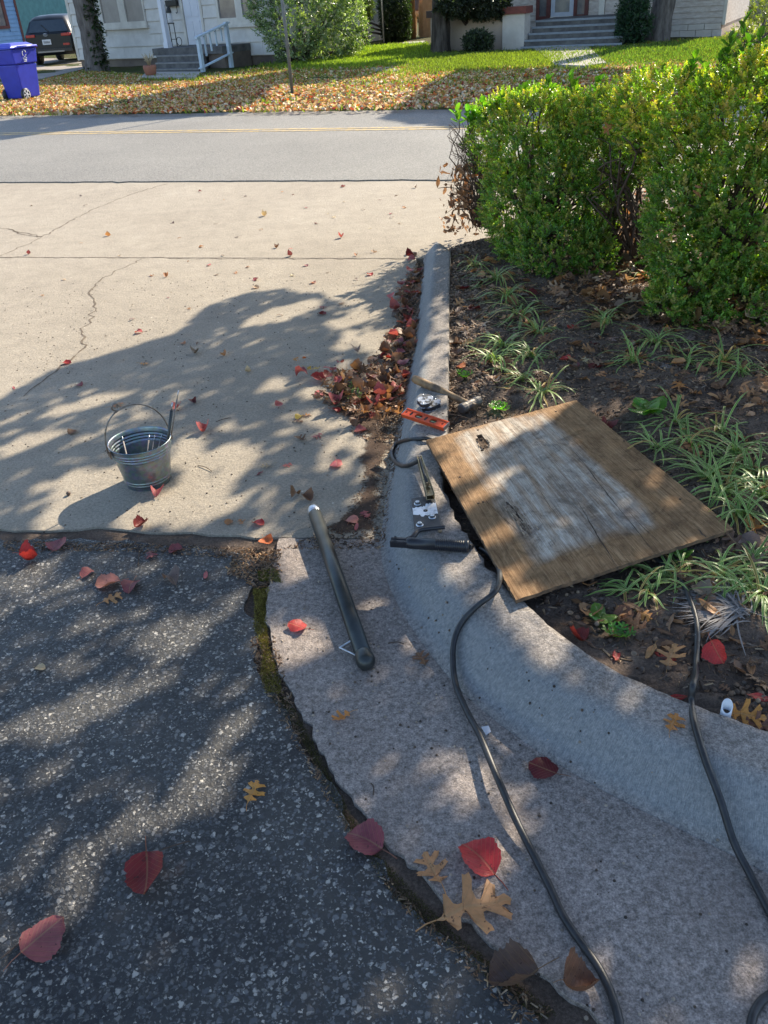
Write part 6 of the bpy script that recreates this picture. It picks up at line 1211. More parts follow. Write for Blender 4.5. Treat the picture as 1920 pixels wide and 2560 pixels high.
# ---- blue house, teal building
bA = np.array([-24., 33, 0]); bB = P(71, 150); W3 = Wall(None, None, pa=bA, pb=bB); H3 = thing('blue_house', 'blue clapboard house with a dark red window frame at the left edge', 'house', W3.pt(W3.L/2, 0)); housebody(W3, H3, 0, W3.L, 3.2, 7, M_blue, M_found, .35)
wr = W3.rect(-45, 0, 24, 71); wr = (wr[0], wr[1], wr[2], 2.7)
boards(W3, H3, W3.L-6.5, W3.L, .35, 3.1, .16, M_blue, [wr], 3.3, taper=.014)
window(W3, H3, wr, [(wr[0]+.1, wr[1]-.14, wr[2]+.12, 2.55)], M_red, below=False); wbox(W3, 'corner_trim', M_red, H3, W3.L-.05, W3.L+.05, .3, 3.1, 0, .06)
tA, tB = P(20, 118), P(300, 112); W4 = Wall(None, None, pa=tA, pb=tB); H4 = thing('teal_building', 'plain teal green building far behind the parked dark car', 'building', W4.pt(W4.L/2, 0)); housebody(W4, H4, -4, W4.L+2, 4.0, 6, M_teal, M_found, .3)
# ---- right house
W2 = Wall((1320, 112), (1803, 93)); H2 = thing('cream_house', 'cream clapboard house with wide grey steps and dark framed glass door', 'house', W2.pt(W2.L/2, 0))
ul = W2.px(1180, 120)[0]; ur = W2.px(1803, 93)[0]; housebody(W2, H2, ul-.5, ur, 3.1, 9, M_beige, M_stucco, .30)
dz = W2.px(1400, 50)[1]; drr = (ux(W2, 1342, 40), ux(W2, 1471, 40)); boards(W2, H2, ux(W2, 1300, 60), ux(W2, 1497, 40), dz, 3.0, .15, M_beige, [(drr[0], drr[1], dz, 2.7)], 3.1)
fr0 = W2.px(1700, 72)[1]; boards(W2, H2, ux(W2, 1511, 60), ur, max(.35, fr0), 3.0, .14, M_beige, (), 2.7, taper=.02)
# block foundation
zf = max(.35, fr0); k = 0; z = .0
while z < zf-.05:
    x = ux(W2, 1560, 90)+(k % 2)*.22-.2
    while x < ur-.05:
        x1 = min(x+.44, ur); m = MB(); W2.box(m, x+.006, x1-.006, z+.006, min(z+.2, zf)-.004, -.02, .035+random.uniform(0, .008)); m.build('block', M_stuccow, H2); x = x1
    z += .2; k += 1
wbox(W2, 'corner_trim', M_trim, H2, ux(W2, 1497, 40), ux(W2, 1511, 40), dz, 3.0, 0, .07); wbox(W2, 'corner_trim', M_trim, H2, ur-.02, ur+.06, .3, 3.0, -.1, .05)
p0, p1, p2, p3 = ux(W2, 1350, 30), ux(W2, 1368, 30), ux(W2, 1444, 30), ux(W2, 1463, 30); q0, q1 = ux(W2, 1378, 30), ux(W2, 1433, 30)
m = MB()
for a_, b_ in ((drr[0], p0), (p1, p1+.12), (p2-.12+.02, p2), (p3, drr[1])): W2.box(m, a_, b_, dz, 2.7, 0, .10)
W2.box(m, p0, p1, dz, dz+.12, 0, .10); W2.box(m, p2, p3, dz, dz+.12, 0, .10); df = m.build('door_frame', M_red, H2)
for a_, b_ in ((p0, p1), (p2, p3)): wbox(W2, 'side_light', M_glass, df, a_, b_, dz+.12, 2.6, 0, .06)
q0 = p1+.13; q1 = p2-.11; m = MB(); W2.box(m, q0, q0+.12, dz, 2.6, 0, .07); W2.box(m, q1-.12, q1, dz, 2.6, 0, .07); W2.box(m, q0+.12, q1-.12, dz+.02, dz+.2, 0, .07); sd_ = m.build('storm_door', simple('grey_door', (.42, .46, .52), (.38, .4, .46)), H2)
wbox(W2, 'door_glass', simple('reflecting_glass', (.36, .33, .28), (.20, .2, .2), 2.0, .1, spec=1.0), sd_, q0+.12, q1-.12, dz+.2, 2.5, 0, .05)  # pale tones in the glass colour paint in a reflection
wbox(W2, 'threshold', M_trim, H2, q0, q1, dz, dz+.10, .07, .12)
# steps
DS = 2.0; tops = [dz]; st2 = thing('front_steps', 'wide grey concrete front steps with five risers leading to the glass door', 'steps', W2.pt((drr[0]+drr[1])/2, 0, DS))
n = 5; zt5 = W2.px(1420, 55, DS)[1]; zt5 = max(.7, min(dz, zt5)); a0 = W2.px(1303, 120, DS+.3*4)[0]; b0 = W2.px(1553, 113, DS+.3*4)[0]
for k in range(n):
    d_ = DS+.3*k; zz_ = zt5*(n-k)/n; wbox(W2, 'step', M_step, st2, a0+.0*k, b0-(.35 if k < 3 else 0), -.02 if k == n-1 else -.02, zz_, .12 if k == 0 else DS+.3*(k-1)+.002, d_); 
    wbox(W2, 'nosing', simple('step_edge', (.26, .29, .33), (.2, .22, .25)) if k == 0 else bpy.data.materials['step_edge'], st2, a0-.01, b0-(.35 if k < 3 else 0)+.01, zz_-.045, zz_+.004, d_-.05, d_+.015)
# porch parapet
Wp = Wall(None, None, pa=W2.pt(W2.px(1078, 126, DS+.8)[0], 0, DS+.8), pb=W2.pt(a0-.03, 0, DS+.8)); pw_ = thing('porch_wall', 'tan stucco porch parapet with a red brown coping left of the grey steps', 'wall', Wp.pt(Wp.L/2, 0))
ztop = Wp.px(1180, 39)[1]; uc = Wp.px(1258, 100)[0]; zc = Wp.px(1280, 35)[1]
wbox(Wp, 'panel', M_stucco, pw_, 0, uc, -.05, ztop, -.25, 0); wbox(Wp, 'coping', simple('brown_coping', (.07, .04, .03), (.05, .03, .025)), pw_, -.1, uc-.01, ztop, ztop+.17, -.3, .06)
wbox(Wp, 'pillar', M_stuccow, pw_, uc+.002, Wp.L, -.05, zc, -.4, .08); wbox(Wp, 'coping', M_cap, pw_, uc-.03, Wp.L+.05, zc, zc+.17, -.45, .14)
# ---- back yard pieces between houses
W5 = Wall(None, None, pa=P(840, 112), pb=P(1000, 100)); f5 = thing('white_fence', 'sunlit white fence panel seen behind the vines between the houses', 'fence', W5.pt(W5.L/2, 0))
k = 0; u_ = 0
while u_ < W5.L-.05: wbox(W5, 'board', M_white, f5, u_, u_+.28, .03, 1.75, 0, .03); u_ += .29
wbox(W5, 'rail', M_white, f5, 0, W5.L, 1.3, 1.4, -.05, -.002)
def post(x, y, h_, r_, mat, name, label, cat_, lean=0):
    b = G(x, y)[0]; m = MB(); m.tube([b, b+[lean*.5, 0, h_*.5], b+[lean, 0, h_]], [r_, r_, r_*.95], 10); o = m.build(name, mat, base=b); tag(o, label, cat_); return o
post(960, 108, 3.2, .035, simple('galvanised_pipe', (.4, .4, .38), (.28, .28, .27), metal=.5), 'metal_pole', 'thin pale metal pole beside the vine between the houses', 'pole')
post(1034, 97, 5, .10, simple('orange_wood', (.42, .20, .08), (.30, .13, .05), 10, stretch=(1, 1, .2)), 'utility_pole', 'orange brown wooden utility pole between the two houses', 'pole')
post(1021, 97, 5, .07, M_galv, 'metal_pole', 'grey conduit pole just left of the orange wooden pole', 'pole')
b = P(1056, 96); m = MB()
bx = thing('plywood_crate', 'sunlit orange wooden boards stacked against the cream house behind the person', 'boards', P(1064, 97))
for k in range(6):
    c = P(1064, 97)+[rng.normal(0, .06), .1*k, 0]; m = MB(); m.obox(c+[.25, 0, .65], (1, 0, 0), (0, 1, 0), (.05*k*.2, 0, 1), .42, .02, .7-.03*k); m.build('board', simple('raw_board', (.55, .33, .17), (.45, .25, .12)) if k == 0 else bpy.data.materials['raw_board'], bx)
# sign pole
b = G(731, 235)[0]; m = MB(); m.tube([b-[0, 0, .1], b+[.0, 0, 1.0], b+[-.03, 0, 2.7]], .030, 8); o = m.build('sign_post', simple('green_grey_post', (.20, .20, .18), (.14, .14, .13), 20, .6, .4), base=b); tag(o, 'thin grey metal sign post standing in the leafy verge', 'post')
# ---- person
def skin(name, nodes, edges, mat, parent, o3):
    me = bpy.data.meshes.new(name); me.from_pydata([tuple(np.array(p[:3])-o3) for p in nodes], edges, []); o = link(name, me, parent, mat); sk_ = o.modifiers.new('skin', 'SKIN'); sub = o.modifiers.new('sub', 'SUBSURF'); sub.levels = sub.render_levels = 1
    for v, p in zip(me.skin_vertices[0].data, nodes): v.radius = (p[3], p[3]*.85)
    me.skin_vertices[0].data[0].use_root = True; return o
b = P(1046, 95); sc_ = .97
ps = thing('person', 'person in a dark grey shirt and khaki trousers walking away behind the orange pole', 'person', b)
def pj(*L): return [(b[0]+x*sc_, b[1]+y*sc_, z*sc_, r_*sc_) for x, y, z, r_ in L]
M_skin = simple('skin', (.42, .26, .19), (.38, .23, .17)); M_shirt = simple('grey_shirt', (.075, .07, .085), (.055, .05, .065)); M_khaki = simple('khaki', (.42, .32, .2), (.34, .26, .16)); M_hair = simple('brown_hair', (.12, .09, .06), (.08, .06, .04))
nd = pj((0, 0, .95, .13), (0, 0, 1.2, .13), (0, 0, 1.42, .12), (0, 0, 1.53, .06), (-.02, .01, 1.68, .105), (.2, 0, 1.42, .06), (.26, .02, 1.15, .045), (.18, .12, .95, .035), (-.2, 0, 1.42, .06), (-.27, .03, 1.15, .045), (-.18, .14, .96, .035), (.1, 0, .88, .09), (.12, .05, .5, .065), (.12, -.05, .08, .045), (.13, .08, .04, .04), (-.1, 0, .88, .09), (-.1, .1, .5, .065), (-.1, .18, .08, .045), (-.11, .3, .04, .04))
ed = [(0, 1), (1, 2), (2, 3), (3, 4), (2, 5), (5, 6), (6, 7), (2, 8), (8, 9), (9, 10), (0, 11), (11, 12), (12, 13), (13, 14), (0, 15), (15, 16), (16, 17), (17, 18)]
skin('body', nd, ed, M_skin, ps, np.array(b)); g_ = lambda i, k: (*nd[i][:3], nd[i][3]*k)
skin('shirt', [g_(1, 1.35), g_(0, 1.3), g_(2, 1.3), g_(5, 1.4), g_(6, 1.5), g_(8, 1.4), g_(9, 1.5)], [(0, 1), (0, 2), (2, 3), (3, 4), (2, 5), (5, 6)], M_shirt, ps, np.array(b))
skin('trousers', [g_(0, 1.2), g_(11, 1.3), g_(12, 1.45), g_(13, 1.6), g_(15, 1.3), g_(16, 1.45), g_(17, 1.6)], [(0, 1), (1, 2), (2, 3), (0, 4), (4, 5), (5, 6)], M_khaki, ps, np.array(b))
m = MB(); hcn = np.array(nd[4][:3])+[0, -.015, .03]; m.lathe([(.001, .105), (.06, .09), (.095, .04), (.10, -.02), (.08, -.06)], 12, hcn); m.build('hair', M_hair, ps)
# ---- trash bin
b = (P(26, 256)+P(102, 252))/2; b[2] = G(64, 254)[0][2]; tb_ = thing('trash_bin', 'blue wheeled trash bin with a white recycling mark standing on the leafy verge', 'trash bin', b)
M_bb = simple('blue_plastic', (.035, .05, .46), (.03, .04, .38), 6, .4, 0, 200, .0003); yw = -.42; bxu = np.array([math.cos(yw), math.sin(yw), 0]); byu = np.array([-math.sin(yw), math.cos(yw), 0]); 
def bp(x, y, z): return b+bxu*x+byu*y+np.array([0, 0, z])
def frus(m, x0, x1, y0, y1, z0, X0, X1, Y0, Y1, z1): m.hexa([bp(x0, y0, z0), bp(x1, y0, z0), bp(x1, y1, z0), bp(x0, y1, z0), bp(X0, Y0, z1), bp(X1, Y0, z1), bp(X1, Y1, z1), bp(X0, Y1, z1)])
m = MB(); frus(m, -.24, .24, -.26, .26, .05, -.29, .29, -.33, .33, .72); frus(m, -.305, .305, -.35, .35, .722, -.33, .33, -.40, .40, 1.02); bevel(m.build('body', M_bb, tb_), .025, 3)
m = MB(); frus(m, -.36, .36, -.44, .43, 1.022, -.35, .35, -.42, .41, 1.07); frus(m, -.31, .31, -.36, .36, 1.071, -.22, .22, -.26, .26, 1.13); bevel(m.build('lid', M_bb, tb_), .015)
m = MB(); m.tube([bp(.34, .30, 1.03), bp(.44, .28, 1.05), bp(.44, -.28, 1.05), bp(.34, -.30, 1.03)], .022, 8); m.build('handle', M_bb, tb_)
for s_ in (-1, 1):
    c = bp(s_*.27, -.22, .125); m = MB(); m.lathe([(.001, -.03), (.125, -.03), (.13, -.02), (.13, .02), (.125, .03), (.10, .032), (.09, .02), (.03, .02)], 24, c, bxu*s_); w_ = m.build('wheel', M_rubber, tb_); m = MB()
    for k in range(6): a = k*math.pi/3; rd = byu*math.cos(a)+np.array([0, 0, math.sin(a)]); m.obox(c+rd*.05+bxu*s_*.032, rd, np.cross(rd, bxu), bxu, .05, .013, .003)
    m.lathe([(.1, .028), (.102, .036), (.088, .036)], 24, c, bxu*s_); m.lathe([(.025, .028), (.022, .04), (.001, .04)], 10, c, bxu*s_); m.build('rim', simple('grey_hub', (.5, .5, .52), (.4, .4, .42)), w_)
# recycling style mark on the near right face
m = MB(); c = bp(.335, -.05, .86); rt = byu*-1
fc = lambda x, z: b+bxu*(.335+.0)+byu*x+np.array([0, 0, z])
def fcx(x, z): 
    t = (z-.722)/(1.02-.722); return b+bxu*(.305+.025*t+.003)+byu*x+np.array([0, 0, z])
for k in range(3):
    a0_ = k*2.094+.25; pts = [fcx(-.02+.055*math.cos(a0_+t), .92+.065*math.sin(a0_+t)) for t in np.linspace(0, 1.45, 6)]; m.tube(pts, .009, 5)
for k in range(3): m.obox(fcx(-.02, .83-.03*k), byu, (0, 0, 1), bxu, .06-.01*k, .007, .003)
m.build('recycling_mark', simple('white_print', (.8, .8, .8), (.7, .7, .7)), tb_)
# ---- cars
def car(label, loc, hd, body, L=4.5, Wd=.91, Hh=1.62, name='parked_car'):
    loc = np.array(loc, float); t = thing(name, label, 'car', loc); f = np.array([math.sin(hd), math.cos(hd), 0]); s_ = np.array([f[1], -f[0], 0])
    def q(x, y, z): return loc+s_*x+f*y+np.array([0, 0, z])
    st_ = [(0.0, .42, .95, 1.0, .80, .86), (.04, .34, 1.0, 1.04, .88, .70), (.10, .32, 1.02, 1.10, .90, .80), (.32, .3, 1.03, 1.48, .91, .68), (.55, .3, 1.03, 1.60, .91, .62), (1.3, .28, 1.02, 1.64, .91, .64), (2.4, .28, 1.0, 1.62, .91, .64), (2.9, .28, .99, 1.50, .91, .66), (3.35, .28, .98, 1.08, .90, .72), (3.9, .3, .90, .98, .88, .72), (4.3, .36, .80, .84, .82, .66), (4.45, .42, .66, .68, .74, .6)]
    V, Fq = [], []; 
    for (y, z0, zb_, zr, w_, wr_) in st_:
        k = Wd/.91; w_, wr_ = w_*k, wr_*k; hz_ = Hh/1.64; ring = [(-w_*.9, z0), (-w_, z0+.15), (-w_, zb_-.08), (-w_*.97, zb_), (-wr_, zr-.04), (-wr_*.8, zr), (0, zr+.02), (wr_*.8, zr), (wr_, zr-.04), (w_*.97, zb_), (w_, zb_-.08), (w_, z0+.15), (w_*.9, z0)]; V += [q(x, y*L/4.45, z*hz_) for x, z in ring]
    R_ = 13
    for i in range(len(st_)-1):
        for k in range(R_): Fq.append((i*R_+k, (i+1)*R_+k, (i+1)*R_+(k+1) % R_, i*R_+(k+1) % R_))
    m = MB(); m.add(V, Fq, True); m.f += [tuple(range(R_)), tuple(range((len(st_)-1)*R_, len(st_)*R_))[::-1]]; m.sm += [False]*2; m.build('body', body, t)
    gl_ = simple('car_glass', (.02, .03, .04), (.04, .05, .06), 3, .05, spec=1.0) if 'car_glass' not in bpy.data.materials else bpy.data.materials['car_glass']
    rl_ = simple('red_lens', (.45, .02, .02), (.3, .015, .015), 5, .2) if 'red_lens' not in bpy.data.materials else bpy.data.materials['red_lens']
    k = Wd/.91; hz_ = Hh/1.64
    m = MB(); m.add([q(-.74*k, .10, 1.08*hz_), q(.74*k, .10, 1.08*hz_), q(.60*k, .315, 1.46*hz_), q(-.60*k, .315, 1.46*hz_)], [(0, 1, 2, 3)]); m.v = [tuple(np.array(v)-f*.03+[0, 0, .01]) for v in m.v]; m.build('rear_window', gl_, t)
    m = MB(); m.tube([q(.04, .03, 1.1*hz_), q(-.24*k, .18, 1.34*hz_)], .012, 5); m.build('wiper', M_dk, t)
    for sd_ in (-1, 1):
        m = MB(); m.add([q(sd_*(.905*k+.0), .75, 1.06*hz_), q(sd_*.905*k, 3.05, 1.04*hz_), q(sd_*.70*k, 2.75, 1.48*hz_), q(sd_*.68*k, .95, 1.52*hz_)], [(0, 1, 2, 3)]); m.v = [tuple(np.array(v)+s_*sd_*.02) for v in m.v]; m.build('side_window', gl_, t)
        m = MB(); m.obox(q(sd_*.66*k, -.0, .98*hz_), s_, f, (0, 0, 1), .17, .04, .045); bevel(m.build('tail_light', rl_, t), .01)
        m = MB(); m.obox(q(sd_*.62*k, -.01, .66*hz_), s_, f, (0, 0, 1), .12, .03, .035); m.build('reflector', rl_, t)
        m = MB(); m.obox(q(sd_*1.0*k, 2.95, 1.05*hz_), s_, f, (0, 0, 1), .09, .06, .06); bevel(m.build('mirror', body, t), .02)
        for yy in (.85, 3.55):
            c = q(sd_*(.80*k), yy*L/4.45, .34); m = MB(); m.lathe([(.001, -.1), (.30, -.1), (.34, -.08), (.345, .0), (.34, .10), (.30, .115), (.22, .10)], 24, c, s_*sd_); w_ = m.build('wheel', M_rubber, t); m = MB(); m.lathe([(.22, .10), (.20, .085), (.06, .11), (.001, .11)], 10, c, s_*sd_, smooth=False); m.build('rim', M_galv, w_)
    m = MB(); m.obox(q(0, -.005, .48*hz_), s_, f, (0, 0, 1), .80*k, .05, .07); bevel(m.build('bumper', M_dk, t), .02); m = MB(); m.obox(q(.0, -.058, .44*hz_), s_, f, (0, 0, 1), .5*k, .006, .025); m.build('bumper_trim', simple('tan_skid', (.4, .35, .3)) if 'tan_skid' not in bpy.data.materials else bpy.data.materials['tan_skid'], t)
    m = MB(); m.obox(q(-.10, -.02, .76*hz_), s_, f, (0, 0, 1), .16, .012, .085); pt2 = m.build('licence_plate', simple('plate_white', (.7, .7, .72), (.6, .6, .62)) if 'plate_white' not in bpy.data.materials else bpy.data.materials['plate_white'], t)
    m = MB()
    for i in range(6): m.obox(q(-.10-.1+.04*i, -.034, .755*hz_), s_, f, (0, 0, 1), .010, .002, .035)
    m.build('plate_characters', M_dk, pt2)
    m = MB(); m.tube([q(-.10+.075*math.cos(a), -.0, 1.0*hz_+.045*math.sin(a)) for a in np.linspace(0, 6.28, 16)], .008, 5); m.tube([q(-.13, 0, .97*hz_), q(-.115, 0, 1.03*hz_)], .008, 5); m.tube([q(-.085, 0, .97*hz_), q(-.07, 0, 1.03*hz_)], .008, 5); m.tube([q(-.12, 0, .995*hz_), q(-.08, 0, 1.0*hz_)], .008, 5); m.build('emblem', M_steel, t)
    return t
M_dark = simple('dark_car_paint', (.006, .008, .011), (.01, .012, .015), 2, .35, .0, 5, 0, .35); M_silver = simple('dusty_beige_paint', (.50, .44, .40), (.36, .31, .27), 5, .5, .2)
cb = P(135, 166); car('dark hatchback SUV parked in the driveway between the blue and white houses, seen from behind', cb+[.05, 0, .06], .0, M_dark)
cb = P(1850, 92); car('dusty beige pickup style car half hidden behind the hedge tips at the upper right', cb+[.7, .3, .05], 2.5, M_silver, name='parked_car')
cb = P(1838, 62); car('white car far down the street behind the beige one', cb+[.5, 3, .05], 1.4, simple('white_car_paint', (.7, .7, .72), (.6, .6, .62), 2, .3), name='parked_car')
# ---- trunks
def trunk(x, y, x2, r0_, r1_, label, mat, hgt=4.5, flute=.12, name='tree', extra=None, sd=0):
    b = G(x, y)[0]; r = np.random.default_rng(int(x)); t = thing(name, label, 'tree', b); top_ = b+np.array([x2, 0, hgt]); m = MB(); n = 18; V, Fq = [], []; K = 16
    for i in range(K+1):
        tt_ = i/K; c = b*(1-tt_)+top_*tt_+np.array([math.sin(tt_*4+x)*.05, 0, 0]); rr_ = (r0_*(1-tt_)+r1_*tt_)*(1+.30*math.exp(-tt_*hgt/.22)) 
        for k in range(n): a = 2*math.pi*k/n; ww = 1+flute*math.sin(a*5+tt_*3+x)+.05*r.normal(); V.append(c+np.array([math.cos(a), math.sin(a), 0])*rr_*ww-[0, 0, .08 if i == 0 else 0])
    for i in range(K):
        for k in range(n): Fq.append((i*n+k, i*n+(k+1) % n, (i+1)*n+(k+1) % n, (i+1)*n+k))
    m.add(V, Fq, True); m.build('trunk', mat, t); return t, b, top_
T1, b1, tp1 = trunk(240, 180, .15, .31, .26, 'grey barked tree with ivy strands in front of the white house', M_bark2, 4.5, .07)
# ivy on trunk 1
r = np.random.default_rng(8); n = 300; tt = r.random(n); c = b1+(tp1-b1)*tt[:, None]; side = np.where(tt > .45, 0, 0); ang = r.normal(-.3, .55, n); rad = .31-.05*tt; p = c+np.stack([np.cos(ang)*rad, np.sin(ang)*rad, np.zeros(n)], 1)*1.05
foliage('ivy', T1, p, np.stack([np.cos(ang), np.sin(ang), np.zeros(n)], 1), [sprig(8, .12, .07, 5)], .8, 1.4, [(.03, .055, .02), (.05, .06, .03)], M_green, r, .4, -.3)['kind'] = 'stuff'
T2, b2, tp2 = trunk(1100, 134, .0, .215, .20, 'dark fluted trunk of a tree in front of the tan porch wall', M_bark, 5.0, .22)
T3, b3, tp3 = trunk(1645, 104, .45, .27, .27, 'leaning grey tree trunk against the cream clapboard wall', M_bark2, 4.5, .10)
# ---- far shrubs and vines
FAR = [sprig(9, .16, .07, 60+s) for s in range(3)]
def farshrub(name, blobs, n, label, seed, cols, loc, sm=1.0, up=.4, trunks=4, cat_='shrub', mat=M_green):
    r = np.random.default_rng(seed); pts, nr = blob_pts(blobs, n, r, .45); t = thing(name, label, cat_, loc); fo = foliage('foliage', t, pts, nr, FAR, .7*sm, 1.2*sm, cols, mat, r, .6, up); fo['kind'] = 'stuff'; m = MB()
    for k in range(trunks):
        q = pts[r.integers(0, len(pts))]; a = np.array(loc)+[r.normal(0, .12), r.normal(0, .1), 0]; m.tube(catmull([a, (a+q)/2+[0, 0, .1], q], 3), [.05, .05, .04, .04, .03, .02, .01], 6)
    m.build('trunk', M_bark, t); return t
b = P(752, 164); Y = b[1]
farshrub('crape_shrub', [(725, 60, Y, 80, 62, .9), (800, 70, Y+.5, 80, 75, .9), (680, 25, Y, 62, 40, .7), (850, 50, Y+1, 62, 60, .8), (735, 110, Y-.1, 55, 48, .6), (830, 108, Y+.8, 62, 44, .7), (770, 0, Y, 120, 50, 1), (885, 80, Y+1, 38, 40, .6)], 5600, 'large loose grey green shrub in front of the white house corner', 41, [(.12, .17, .08), (.17, .22, .12), (.09, .14, .06), (.26, .30, .2), (.35, .38, .3)], b, 1.0, .5, 16)  # palest leaf colours paint in sun reflections
b = P(665, 160); farshrub('yellow_shrub', [(700, 148, b[1]+.3, 22, 18, .3)], 350, 'small yellow leaved shrub at the foundation left of the large shrub', 42, [(.40, .30, .05), (.5, .38, .08)], P(700, 164), .8, .4, 3)
b = P(955, 110); Y = b[1]
farshrub('vine_tree', [(905, 5, Y+1, 26, 40, .6), (870, 40, Y, 28, 45, .6)], 1700, 'olive green vine covered tree left of the white fence panel', 43, [(.05, .07, .025), (.08, .10, .04)], P(905, 110), 1, -.4, 9, 'tree')
farshrub('vine_tree', [(985, 20, Y, 34, 60, .8), (975, 70, Y-.2, 16, 35, .5), (1000, 50, Y, 24, 50, .6)], 4200, 'dark evergreen with hanging shoots left of the orange wooden pole', 44, [(.02, .035, .015), (.03, .045, .02)], P(985, 108), 1, -.6, 10, 'tree')
farshrub('ivy_shrub', [(1010, 55, Y+1.5, 12, 35, .4), (882, 60, Y-1, 12, 40, .4)], 1300, 'sunlit yellow green shoots right of the dark evergreen', 45, [(.14, .22, .03), (.2, .28, .04)], P(1010, 104), 1, .3, 4)
farshrub('juniper_tree', [(1140, 8, b2[1]-.3, 45, 22, .5), (1200, 0, b2[1]-.3, 60, 32, .5), (1245, 15, b2[1], 25, 25, .4)], 2600, 'dark drooping evergreen crown hanging over the porch wall', 46, [(.035, .045, .03), (.05, .06, .04)], P(1195, 128), 1, -.5, 7, 'tree')
farshrub('foundation_shrub', [(1195, 105, b2[1]-1, 32, 20, .4)], 900, 'low dark shrub at the foot of the porch wall', 47, [(.035, .05, .03), (.05, .07, .04)], P(1195, 127), .8, .3, 6)
farshrub('yew_shrub', [(1582, 25, b3[1]-.5, 32, 30, .4), (1585, 65, b3[1]-.6, 36, 32, .5), (1572, 98, b3[1]-.6, 26, 16, .4)], 2600, 'conical dark green evergreen between the grey steps and the leaning trunk', 48, [(.02, .05, .03), (.03, .07, .035)], P(1582, 112), .8, .5, 3)
farshrub('street_shrub', [(1900, 60, 20, 30, 50, .5), (1860, 90, 19, 35, 20, .5)], 500, 'sparse yellowing twiggy shrub in front of the beige car', 49, [(.3, .3, .06), (.2, .22, .06), (.12, .12, .06)], P(1880, 150), .7, .3, 16)
# distant trees closing the gaps
for i, (x, y, Y_, rx, ry_, lb) in enumerate(((900, -20, 60, 120, 60, 'far tree mass behind the gap between the houses'), (1060, -30, 62, 90, 70, 'far tree behind the utility pole'), (1870, -10, 60, 90, 50, 'far bright tree at the upper right corner'), (100, -10, 70, 140, 60, 'far tree behind the teal building'))):
    farshrub('distant_tree', [(x, y, Y_, rx, ry_, 3)], 1800, lb, 60+i, [(.10, .13, .05), (.16, .18, .06)], P(x, 40 if x > 500 else 90) if False else PY(x, y, Y_)*[1, 1, 0], 6, .3, 4, 'tree')
m = MB(); a_, b_ = P(1830, 40), P(2200, 30); W6 = Wall(None, None, pa=a_, pb=b_); H6 = thing('pale_building', 'pale sunlit building far down the street at the upper right corner', 'building', a_); wbox(W6, 'wall', M_white, H6, 0, W6.L, 0, 3, -4, 0); wbox(W6, 'roof', M_roof, H6, -.3, W6.L+.3, 3, 3.2, -4.3, .3)
m = MB(); m.prism(pl([(1830, 92), (1818, 50), (2100, 40), (2100, 85)]), -.02, .068); m.build('side_street', M_walk, kind='structure')
# ============================================================ LAWN COVER
R4 = np.random.default_rng(44)
def lawn_pts(n, poly): return scatter_px(poly, n, R4)
GR = (np.array([(-.12, 0, 0), (.12, 0, 0), (.05, .25, 1), (-.05, .25, 1)]), np.array([(0, 1, 2, 3)]))
def lawn_jit(n, poly): q = lawn_pts(n, poly); return q+R4.normal(0, .45, q.shape)*[1, 1]
full = [(-60, 292), (1130, 274), (2100, 255), (2100, 100), (1820, 95), (1560, 112), (1300, 128), (1080, 128), (1000, 112), (850, 130), (690, 166), (500, 190), (380, 190), (205, 178), (90, 207), (-60, 215)]
lf = (np.concatenate([TPL[('pear', 0)][0][[2, 27, 52, 77, 102, 25, 29, 50, 54, 75, 79]]]), None)
L6v, L6f = leaf6(.38, .12, .15); CROCK = [(.52, .27, .10), (.62, .38, .17), (.42, .22, .10), (.60, .18, .05), (.36, .06, .04), (.66, .52, .32), (.28, .16, .10), (.72, .58, .40), (.70, .60, .45), (.60, .45, .28)]
def dens(q, r):  # leaves thin out towards the houses
    px, py, _ = proj(np.c_[q, np.full(len(q), .05)]); 
    g_ = np.clip((py-150+.02*px)/70, .05, 1)
    for pp_ in ([(345, 206), (366, 187), (508, 187), (495, 206)], [(1325, 127), (1473, 126), (1518, 171), (1462, 180), (1385, 176)]): g_ = np.where(inpoly(px, py, pp_), .01, g_)
    g_ = g_*np.clip(.80+.45*np.sin(q[:, 0]*1.1+np.sin(q[:, 1]*1.7)*1.4)*np.sin(q[:, 1]*1.25+q[:, 0]*.3), .12, 1); return r.random(len(q)) < g_
q = lawn_pts(52000, full); q = q[dens(q, R4)]
def flat(name, q, tpl, s0, s1, cols, mat, tilt, z0):
    Z_ = np.full(len(q), z0)+.03*np.sin(q[:, 0]*1.3)*0; T = np.c_[q, Z_]; n = len(q); Mx = rotm(R4.uniform(0, 6.28, n), R4.normal(0, tilt, n), R4.normal(0, tilt, n), R4.uniform(s0, s1, n)); C = np.array(cols)[R4.integers(0, len(cols), n)]*R4.uniform(.75, 1.25, (n, 1)); V, f, c, u = inst(tpl, Mx, T, C); o = link(name, npmesh(name, V, f, c), None, mat); tag(o, kind='stuff')
flat('leaf_cover', q, (L6v, L6f), .05, .10, CROCK, M_litter, .7, .075)
q = lawn_pts(60000, full); q = q[R4.random(len(q)) < np.clip(1.15-(proj(np.c_[q, np.full(len(q), .05)])[1]-160)/90, .30, 1)]; flat('grass', q, GR, .04, .10, [(.16, .22, .04), (.22, .27, .05), (.26, .24, .08), (.12, .18, .03)], M_grass, .5, .045)
q = lawn_jit(30000, [(760, 175), (1000, 165), (1075, 130), (1020, 112), (850, 128), (700, 166)]); flat('grass', q, GR, .05, .12, [(.16, .24, .03), (.24, .32, .05), (.10, .16, .03)], M_grass, .5, .05)
q = lawn_jit(26000, [(1080, 140), (1380, 135), (1380, 165), (1060, 185)]); flat('grass', q, GR, .05, .11, [(.14, .20, .04), (.18, .24, .05), (.10, .13, .03)], M_grass, .5, .05)
